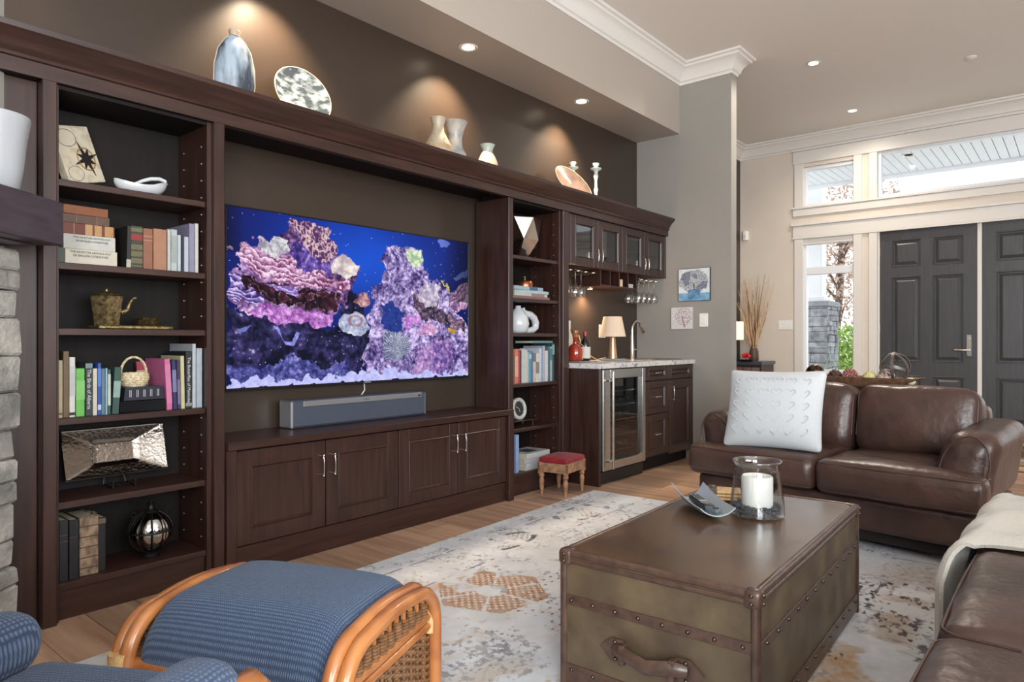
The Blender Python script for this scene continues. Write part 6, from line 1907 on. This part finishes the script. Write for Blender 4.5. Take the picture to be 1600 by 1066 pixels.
for r_ in range(5):
    for c_ in range(6):
        x = -.195 + c_ * .078; z = -.152 + r_ * .076
        e = max(0, (1 - abs(x / .28) ** 2.6) * (1 - abs(z / .24) ** 2.6)) ** .6
        yy = -.100 * (.10 + .90 * e)
        MB().tube([(x * .96 + a, yy + .0005, z * .96 + b) for a, b in hx], .0024, 5, closed=True, M=AP).build('raised_heart', knit, pw, 60, w=False)

sf = leather_sofa('sofa', 'long brown leather sofa running along the right edge', (2.16, .255, RT), R(180), 3, .78, arm_pipe=False)
# knit throw over the far seat
tw = thing('throw_blanket', 'cream knitted throw draped over the far end of the long sofa', 'blanket', (2.98, .10, .45))
knit2 = mat('cream_waffle_knit', (208, 204, 194), .95, bump=.9, bscale=(120, 260, 120), dist=.004, sheen=.3)
def thr(u, v):
    X = 2.53 + u * .78                                  # along the sofa
    s_ = v * (1.13 + .06 * math.sin(u * 4))              # from the back of the seat, over the front edge, down
    Yb = -.48
    if s_ < .70: y, z = Yb + s_, .496 + .010 * math.sin(u * 9 + s_ * 5)
    else:
        k = s_ - .70; b = min(k / .13, 1) * math.pi / 2
        y = Yb + .70 + .065 * math.sin(b) + .02 * max(0, k - .13); z = .496 - .07 * (1 - math.cos(b)) - max(0, k - .13) * .95
        y += (.014 * math.sin(u * 19) + .008 * math.sin(u * 41)) * min(1, k / .15)
        X -= .09 * min(1, k / .2) * (1 - u); y += .045 * min(1, k / .2) * (1 - u)
    z -= .030 * max(0, 1 - u * 7) ** 2 * (1 if s_ < .75 else .4)
    z += .008 * math.sin(X * 21 + s_ * 7) * (1 if s_ < .7 else .3)
    return (X + .02 * math.sin(v * 6), y, z + .012)
MB().sheet(thr, 40, 48, .012).build('throw_cloth', knit2, tw, 60)

# ------------------------------------------------------------------ sofa table with long dough bowl
stb = thing('sofa_table', 'narrow dark wood table behind the loveseat', 'table', (5.06, 1.17, 0), R(-94))
MB().box(-.55, .55, -.15, .15, .770, .800, .004).build('table_top', wood_h, stb, w=False)
MB().box(-.50, .50, -.12, .12, .70, .769).build('apron', wood_h, stb, w=False)
for sx in (-1, 1):
    for sy in (-1, 1): MB().box(sx * .5 - .02, sx * .5 + .02, sy * .11 - .02, sy * .11 + .02, 0, .70, .003).build('leg', wood_v, stb, w=False)
db = thing('dough_bowl', 'long shallow wooden dough bowl on the table behind the loveseat', 'bowl', (5.02, 1.175, .8006), R(-94))
bw_ = mat('worn_brown_wood', (120, 88, 66), .6, var=.3, scale=(6, 40, 40))
vs = []; fs = []
rgs = [(.27, .07, 0), (.395, .13, .062), (.380, .118, .062), (.26, .06, .012)]
for a, b, z in rgs: vs += [(-a, -b, z), (a, -b, z), (a, b, z), (-a, b, z)]
for j in range(3):
    for k in range(4): fs.append((j * 4 + k, j * 4 + (k + 1) % 4, j * 4 + 4 + (k + 1) % 4, j * 4 + 4 + k))
fs += [(3, 2, 1, 0), (12, 13, 14, 15)]
MB().add(vs, fs).build('bowl_body', bw_, db, w=False)
def inbowl(y, dx, z): return (5.02 + dx, y, .8006 + z)
t = thing('decor_ball', 'bronze mercury-glass ball at the left end of the dough bowl', 'ornament', inbowl(1.43, 0, .013), 0, 'balls in the dough bowl')
MB().ball((0, 0, .062), .062, 20, 14).build('ball_shell', mat('bronze_mercury', (150, 128, 108), .14, metal=1.0, col2=(70, 52, 42), scale=(25, 25, 25)), t, 60, w=False)
t = thing('decor_ball', 'brown pinecone-textured ball beside the bronze one', 'ornament', inbowl(1.305, .02, .013), 0, 'balls in the dough bowl')
MB().ball((0, 0, .046), .034, 10, 8).build('ball_core', mat('cone_brown', (72, 50, 42), .8), t, 60, w=False)
cone = mat('cone_scale', (84, 58, 48), .75)
for k in range(46):
    ph = math.acos(1 - 2 * (k + .5) / 46); th = 2.4 * k
    M_ = T(0, 0, .046) @ Matrix.Rotation(th, 4, 'Z') @ Matrix.Rotation(ph, 4, 'Y') @ T(0, 0, .036)
    MB().add([(-.010, -.009, 0), (.010, -.009, 0), (.006, .011, .006), (-.006, .011, .006), (0, 0, .012)], [(0, 1, 4), (1, 2, 4), (2, 3, 4), (3, 0, 4)], M_).build('cone_scale', cone, t, w=False)
t = thing('decor_ball', 'dark red berry-studded ball in the middle of the dough bowl', 'ornament', inbowl(1.205, 0, .013), 0, 'balls in the dough bowl')
MB().ball((0, 0, .050), .044, 14, 10).build('ball_core', mat('berry_core', (110, 60, 56), .7), t, 60, w=False)
mb = MB()
for k in range(110):
    ph = math.acos(1 - 2 * (k + .5) / 110); th = 2.4 * k
    mb.ball((.046 * math.sin(ph) * math.cos(th), .046 * math.sin(ph) * math.sin(th), .050 + .046 * math.cos(ph)), .0065, 6, 4)
mb.build('berries', mat('berry_red', (128, 60, 58), .45, col2=(190, 140, 130), scale=(60, 60, 60)), t, 60, w=False, kind='stuff')
t = thing('decor_ball', 'pale green moss ball right of the berry ball', 'ornament', inbowl(1.085, 0, .013), 0, 'balls in the dough bowl')
MB().ball((0, 0, .042), .042, 24, 16, lambda p: tuple(Vector(p) + mnoise.noise_vector(Vector(p) * 90) * .007)).build('moss', mat('dry_moss', (176, 170, 104), .95, col2=(206, 198, 150), scale=(70, 70, 70)), t, 60, w=False)
t = thing('decor_ball', 'brown and white woven vine ball inside the metal orb', 'ornament', inbowl(.985, -.01, .013), 0, 'balls in the dough bowl')
mb = MB()
for k in range(9):
    M_ = T(0, 0, .052) @ Matrix.Rotation(k * 1.1, 4, 'Z') @ Matrix.Rotation(k * .7 + .3, 4, 'X')
    MB().tube([(.048 * math.cos(2 * math.pi * j / 24), .048 * math.sin(2 * math.pi * j / 24), 0) for j in range(24)], .005, 5, closed=True, M=M_).build('vine_hoop', mat('vine', (134, 106, 92), .8, col2=(200, 184, 176), scale=(40, 40, 40)), t, 60, w=False)
t = thing('metal_orb', 'open sphere of gray metal bands resting in the dough bowl', 'ornament', inbowl(.935, .0, .030))
band = mat('weathered_zinc_band', (104, 98, 94), .45, metal=.6)
for k, (az, tl) in enumerate(((0, 88), (60, 70), (120, 80), (20, 20))):
    M_ = T(0, 0, .100) @ Rz(az) @ Rx(tl)
    rr = .098 - .003 * k
    MB().sheet(lambda u, v: (rr * math.cos(u * 2 * math.pi), rr * math.sin(u * 2 * math.pi), (v - .5) * .018), 40, 1, .003, M=M_).build('metal_band', band, t, 60, w=False)
t = thing('decor_ball', 'small cream pod at the right end of the dough bowl', 'ornament', inbowl(.845, 0, .0135), 0, 'balls in the dough bowl')
MB().ball((0, 0, .026), (.030, .030, .026), 12, 8, lambda p: tuple(Vector(p) + mnoise.noise_vector(Vector(p) * 60) * .004)).build('pod', mat('cream_pod', (206, 198, 160), .8), t, 60, w=False)

# ------------------------------------------------------------------ rattan ottoman
rat = mat('honey_rattan', (152, 90, 46), .28, col2=(184, 120, 68), scale=(9, 9, 9), detail=3, coat=.5)
rat_d = mat('dark_rattan_weave', (138, 100, 66), .5, col2=(104, 72, 46), scale=(60, 60, 60))
wrapm = mat('rattan_binding', (196, 160, 108), .5, var=.2, scale=(80, 80, 80))
bluef = ribbed('blue_knit_fabric', (44, 59, 84), (86, 105, 134), 44, 52, .9)
ot = thing('rattan_ottoman', 'arched rattan ottoman with a blue ribbed cushion', 'ottoman', (1.038, 1.66, RT), R(22))
OW, OL = .285, .255                                       # half width (y), half length (x)
def arch(xh, zt, r, k=10):
    pts = [(-xh, .0), (-xh, zt - r)]
    pts += [(-xh + r * (1 - math.cos(a)), zt - r + r * math.sin(a)) for a in [math.pi / 2 * j / k for j in range(1, k + 1)]]
    pts += [(-xh + r + (2 * xh - 2 * r) * j / 6, zt + .012 * math.sin(math.pi * j / 6)) for j in range(1, 6)]
    pts += [(xh - r + r * math.sin(a), zt - r + r * math.cos(a)) for a in [math.pi / 2 * j / k for j in range(0, k + 1)]]
    pts += [(xh, .0)]
    return pts
for s in (-1, 1):
    for off, xh, zt in ((.0, OL, .392), (.034, OL - .004, .384)):
        y = s * (OW + .004 + off)
        MB().tube([(x, y, z) for x, z in arch(xh, zt, .115)], .0195, 10).build('arched_pole', rat, ot, 60, w=False)
    ym = s * (OW + .022)
    for z in (.262, .290):
        MB().tube([(-OL + .01, ym, z), (0, ym, z), (OL - .01, ym, z)], .0135, 8).build('side_rail', rat, ot, 60, w=False)
    MB().tube([(-OL + .01, ym, .05), (0, ym, .05), (OL - .01, ym, .05)], .0135, 8).build('side_rail', rat, ot, 60, w=False)
    for sx in (-1, 1):                                    # wrapped joints
        for zc in (.276, .055):
            MB().tube([(sx * OL, ym, zc - .035), (sx * OL, ym, zc), (sx * OL, ym, zc + .035)], [.030, .031, .030], 10).build('binding_wrap', wrapm, ot, 60, w=False)
    for k in range(11):                                   # spindles with spiral weave
        x = -OL + .055 + k * (2 * OL - .11) / 10
        top = .375 if abs(x) < OL - .12 else .375 - .07 * ((abs(x) - (OL - .12)) / .12) ** 2
        MB().tube([(x, ym, .29), (x, ym, top)], .0075, 6).build('spindle', rat, ot, 60, w=False)
        hl = .30 + (top - .30) * (.55 if k % 2 else .75)
        mb = MB(); n_t = int((hl - .298) / .0085)
        for q in range(n_t):
            z = .300 + q * .0085
            mb.tube([(x + .0125 * math.cos(a), ym + .0125 * math.sin(a), z + .004 * a / 6.283) for a in [6.283 * j / 8 for j in range(9)]], .0038, 4)
        mb.build('spiral_weave', rat_d, ot, 60, w=False)
    for q in range(18):                                   # woven lower panel
        z = .068 + q * .0102
        MB().tube([(-OL + .02 + (2 * OL - .04) * j / 40, ym + .006 * math.sin(j * math.pi / 2 + q * math.pi), z) for j in range(41)], .0048, 5).build('woven_strand', rat_d, ot, 60, w=False)
    for k in range(11):
        x = -OL + .05 + k * (2 * OL - .10) / 10
        MB().tube([(x, ym, .055), (x, ym, .255)], .0055, 5).build('stake', rat_d, ot, 60, w=False)
for sx in (-1, 1):
    MB().tube([(sx * (OL - .02), -OW, .276), (sx * (OL - .02), 0, .276), (sx * (OL - .02), OW, .276)], .018, 8).build('cross_rail', rat, ot, 60, w=False)
def oc(x, y, z, p):
    # cushion follows the arch of the frame
    X = p[0]; drop = 0
    ed = max(0, (abs(X) - (OL - .130)) / .130)
    drop = .110 * ed ** 2.1
    p[2] = p[2] - drop + .030 * (1 - y ** 4) * (1 - (X / OL) ** 2) * (z > 0)
    p[0] = X * (1 - .02 * ed)
    return p
MB().rbox((0, 0, .364), (2 * OL + .01, 2 * OW - .02, .106), .048, 4, 16, oc).build('cushion', bluef, ot, 60, w=False)

# ------------------------------------------------------------------ rattan armchair (cut by the lower left of the frame)
ac = thing('rattan_armchair', 'blue ribbed cushioned rattan armchair in the near left corner', 'armchair', (.205, 1.215, 0), R(29))
bluef2 = ribbed('blue_knit_fabric_chunky', (43, 57, 82), (85, 104, 133), 32, 38, 1.0)
MB().rbox((.05, 0, .385), (.78, .52, .15), .06, 4, 10, lambda x, y, z, p: [p[0], p[1], p[2] + .025 * (1 - x * x) * (1 - y * y) * (z > 0)]).build('seat_cushion', bluef2, ac, 60, w=False)
MB().rbox((0, 0, 0), (.16, .52, .62), .07, 4, 8, M=T(-.36, 0, .68) @ Ry(-16)).build('back_cushion', bluef2, ac, 60, w=False)
for s in (-1, 1):
    x1 = .235 if s < 0 else .43
    MB().rbox((0, 0, 0), (.56, .135, .125), .058, 4, 8, M=T(x1 - .28, s * .285, .550 if s < 0 else .505) @ Ry(2)).build('arm_pad', bluef2, ac, 60, w=False)
    for off in (0, .036):
        y = s * (.285 + .055 + off - .018)
        MB().tube([(-.40, y, .02), (-.38, y, .40), (-.30, y, .50), (.0, y, .520), (.20, y, .510), (.285, y, .475), (.315, y, .40), (.32, y, .02)], .019, 10).build('side_pole', rat, ac, 60, w=False)
    MB().tube([(.05, s * .345, .535), (.12, s * .345, .545), (.19, s * .342, .547), (.24, s * .336, .540), (.275, s * .33, .515), (.29, s * .328, .47)], [.016, .022, .026, .027, .024, .019], 10).build('arm_end', rat, ac, 60, w=False) if s < 0 else None
    MB().tube([(-.38, s * .30, .20), (.0, s * .30, .20), (.31, s * .30, .20)], .016, 8).build('side_rail', rat, ac, 60, w=False)
for x in (-.36, .30):
    MB().tube([(x, -.30, .255), (x, 0, .255), (x, .30, .255)], .018, 8).build('cross_rail', rat, ac, 60, w=False)
MB().tube([(-.40, -.30, .35), (-.52, -.27, .95), (-.54, -.15, 1.04), (-.545, 0, 1.06), (-.54, .15, 1.04), (-.52, .27, .95), (-.40, .30, .35)], .019, 10).build('back_frame', rat, ac, 60, w=False)

# ------------------------------------------------------------------ red footstool
fs_ = thing('footstool', 'small footstool with a red velvet seat and turned wooden legs', 'footstool', (4.045, 2.90, 0), R(8))
pine = mat('worn_carved_wood', (170, 128, 96), .6, col2=(128, 92, 70), scale=(30, 30, 30), bump=.3, bscale=(50, 50, 50))
red = mat('red_velvet', (112, 8, 20), .7, col2=(142, 18, 30), scale=(12, 12, 12), sheen=.1)
FX, FY = .152, .118
for sx in (-1, 1):
    for sy in (-1, 1):
        MB().lathe([(0, 0), (.010, 0), (.013, .008), (.010, .018), (.013, .03), (.017, .07), (.019, .10), (.013, .122), (.019, .128), (.021, .142), (.016, .150), (.021, .158), (.021, .168), (0, .168)], (sx * (FX - .022), sy * (FY - .022), 0), 14).build('turned_leg', pine, fs_, 50, w=False)
mb = MB()
mb.box(-FX, FX, -FY, -FY + .018, .165, .232, .003).box(-FX, FX, FY - .018, FY, .165, .232, .003).box(-FX, -FX + .018, -FY + .018, FY - .018, .165, .232, .003).box(FX - .018, FX, -FY + .018, FY - .018, .165, .232, .003)
mb.build('apron', pine, fs_, w=False)
for sx in (-1, 1):
    for sy in (-1, 1): MB().box(sx * FX - .022 * (sx > 0) - .0 , sx * FX + .022 * (sx < 0), sy * FY - .024 * (sy > 0), sy * FY + .024 * (sy < 0), .150, .236, .003).build('corner_block', pine, fs_, w=False)
MB().rbox((0, 0, .247), (2 * FX - .004, 2 * FY - .004, .040), .018, 3, 8, lambda x, y, z, p: [p[0], p[1], p[2] + .020 * (1 - x ** 2) * (1 - y ** 2) * (z > 0)]).build('velvet_seat', red, fs_, 60, w=False)

# ------------------------------------------------------------------ hall: corner chest, branches, lamp, flower, mat
ch = thing('hall_chest', 'dark hall chest with small drawers in the far corner', 'chest', (8.68, 3.26, 0), R(-90))
MB().box(-.24, .21, -.20, .24, .08, .800).build('carcass', mat('dark_cherry', (60, 40, 36), .4), ch, w=False)
MB().box(-.26, .23, -.23, .26, .801, .845, .006).build('top', mat('charcoal_top', (70, 74, 84), .3), ch, w=False)
chf = mat('rose_wood_drawer', (140, 92, 76), .4, col2=(112, 104, 108), scale=(4, 4, 4))
for r_ in range(4):
    for c_ in range(4):
        d_ = MB().box(-.225 + c_ * .106, -.225 + c_ * .106 + .098, -.212, -.201, .62 - r_ * .16, .770 - r_ * .16, .003).build('drawer', chf, ch, w=False)
        MB().ball((-.176 + c_ * .106, -.222, .69 - r_ * .16), .011, 8, 6).build('knob', iron, d_, 60, w=False)
for sx in (-.22, .19):
    for sy in (-.18, .22): MB().box(sx - .02, sx + .02, sy - .02, sy + .02, 0, .079).build('foot', mat('dark_cherry', (60, 40, 36), .4), ch, w=False)
vz = thing('branch_vase', 'dark vase of tall dry twigs on the corner chest', 'vase', (8.64, 3.20, .8455))
MB().lathe([(0, 0), (.05, 0), (.06, .02), (.055, .12), (.035, .18), (.042, .20), (.038, .20), (.03, .17), (0, .02)], (0, 0, 0), 20).build('vase_body', mat('brown_pottery', (84, 64, 50), .5), vz, 60, w=False)
twig = mat('dry_twig', (206, 176, 140), .8, var=.2, scale=(20, 20, 20)); twig_d = mat('dark_twig', (110, 84, 66), .8)
random.seed(14)
for k in range(64):
    a = random.uniform(0, 6.283); sp = random.uniform(.03, .25); h = random.uniform(.45, .98); j = random.uniform(-.03, .03)
    if k % 6 == 0: h = random.uniform(.85, 1.0)
    pts = [(.02 * math.cos(a), .02 * math.sin(a), .12)]
    for q in (.35, .65, 1.0):
        pts.append((sp * q * .8 * math.cos(a) + random.uniform(-.015, .015), sp * q * 1.3 * math.sin(a) + random.uniform(-.015, .015), .12 + h * q))
    MB().tube(pts, [.0055, .005, .004, .0018], 5).build('twig', twig if k % 5 else twig_d, vz, 60, w=False)
t = thing('accent_lamp', 'slim lamp with a lit cream shade beside the twigs, half behind the pillar', 'lamp', (8.50, 3.345, .8455))
MB().lathe([(0, 0), (.05, 0), (.05, .012), (.012, .02), (.012, .28), (0, .28)], (0, 0, 0), 18).build('base', iron, t, 50, w=False)
MB().lathe([(.062, .27), (.062, .50), (.060, .50), (.060, .27)], (0, 0, 0), 24).build('shade', emit('hall_shade_glow', (255, 226, 188), .9), t, 60, w=False)
t = thing('red_flower', 'small red silk flower in a dark dish on the corner chest', 'flower', (8.45, 3.23, .8455))
MB().lathe([(0, 0), (.07, 0), (.09, .02), (.085, .022), (.06, .008), (0, .008)], (0, 0, 0), 20).build('dish', iron, t, 60, w=False)
rf = mat('red_petal', (206, 30, 44), .6)
for k in range(12):
    M_ = T(0, 0, .05) @ Matrix.Rotation(k * 2.4, 4, 'Z') @ Matrix.Rotation(.3 + .09 * k, 4, 'Y')
    MB().ball((0, 0, .034), (.020, .007, .028), 8, 6, M=M_).build('petal', rf, t, 60, w=False)
MB().tube([(0, 0, .008), (0, 0, .05)], .004, 6).build('stem', mat('stem_green', (60, 80, 50), .7), t, w=False)

dmt = thing('entry_mat', 'patchwork red and cream runner mat in front of the entry doors', 'mat', (8.0, .50, 0), 0)
MB().box(7.10, 8.75, -.35, .72, .0005, .008).build('mat_backing', mat('mat_edge', (90, 60, 50), .95), dmt)
random.seed(2)
pal = [(150, 60, 52), (206, 190, 160), (176, 160, 130), (120, 84, 66), (200, 176, 120), (160, 150, 140), (190, 90, 70), (214, 204, 180)]
for i in range(14):
    for j in range(8):
        c_ = random.choice(pal)
        MB().box(7.12 + i * .116, 7.12 + (i + 1) * .116 - .004, -.33 + j * .13, -.33 + (j + 1) * .13 - .004, .0082, .011).build('woven_patch', cloth(c_, .95), dmt)
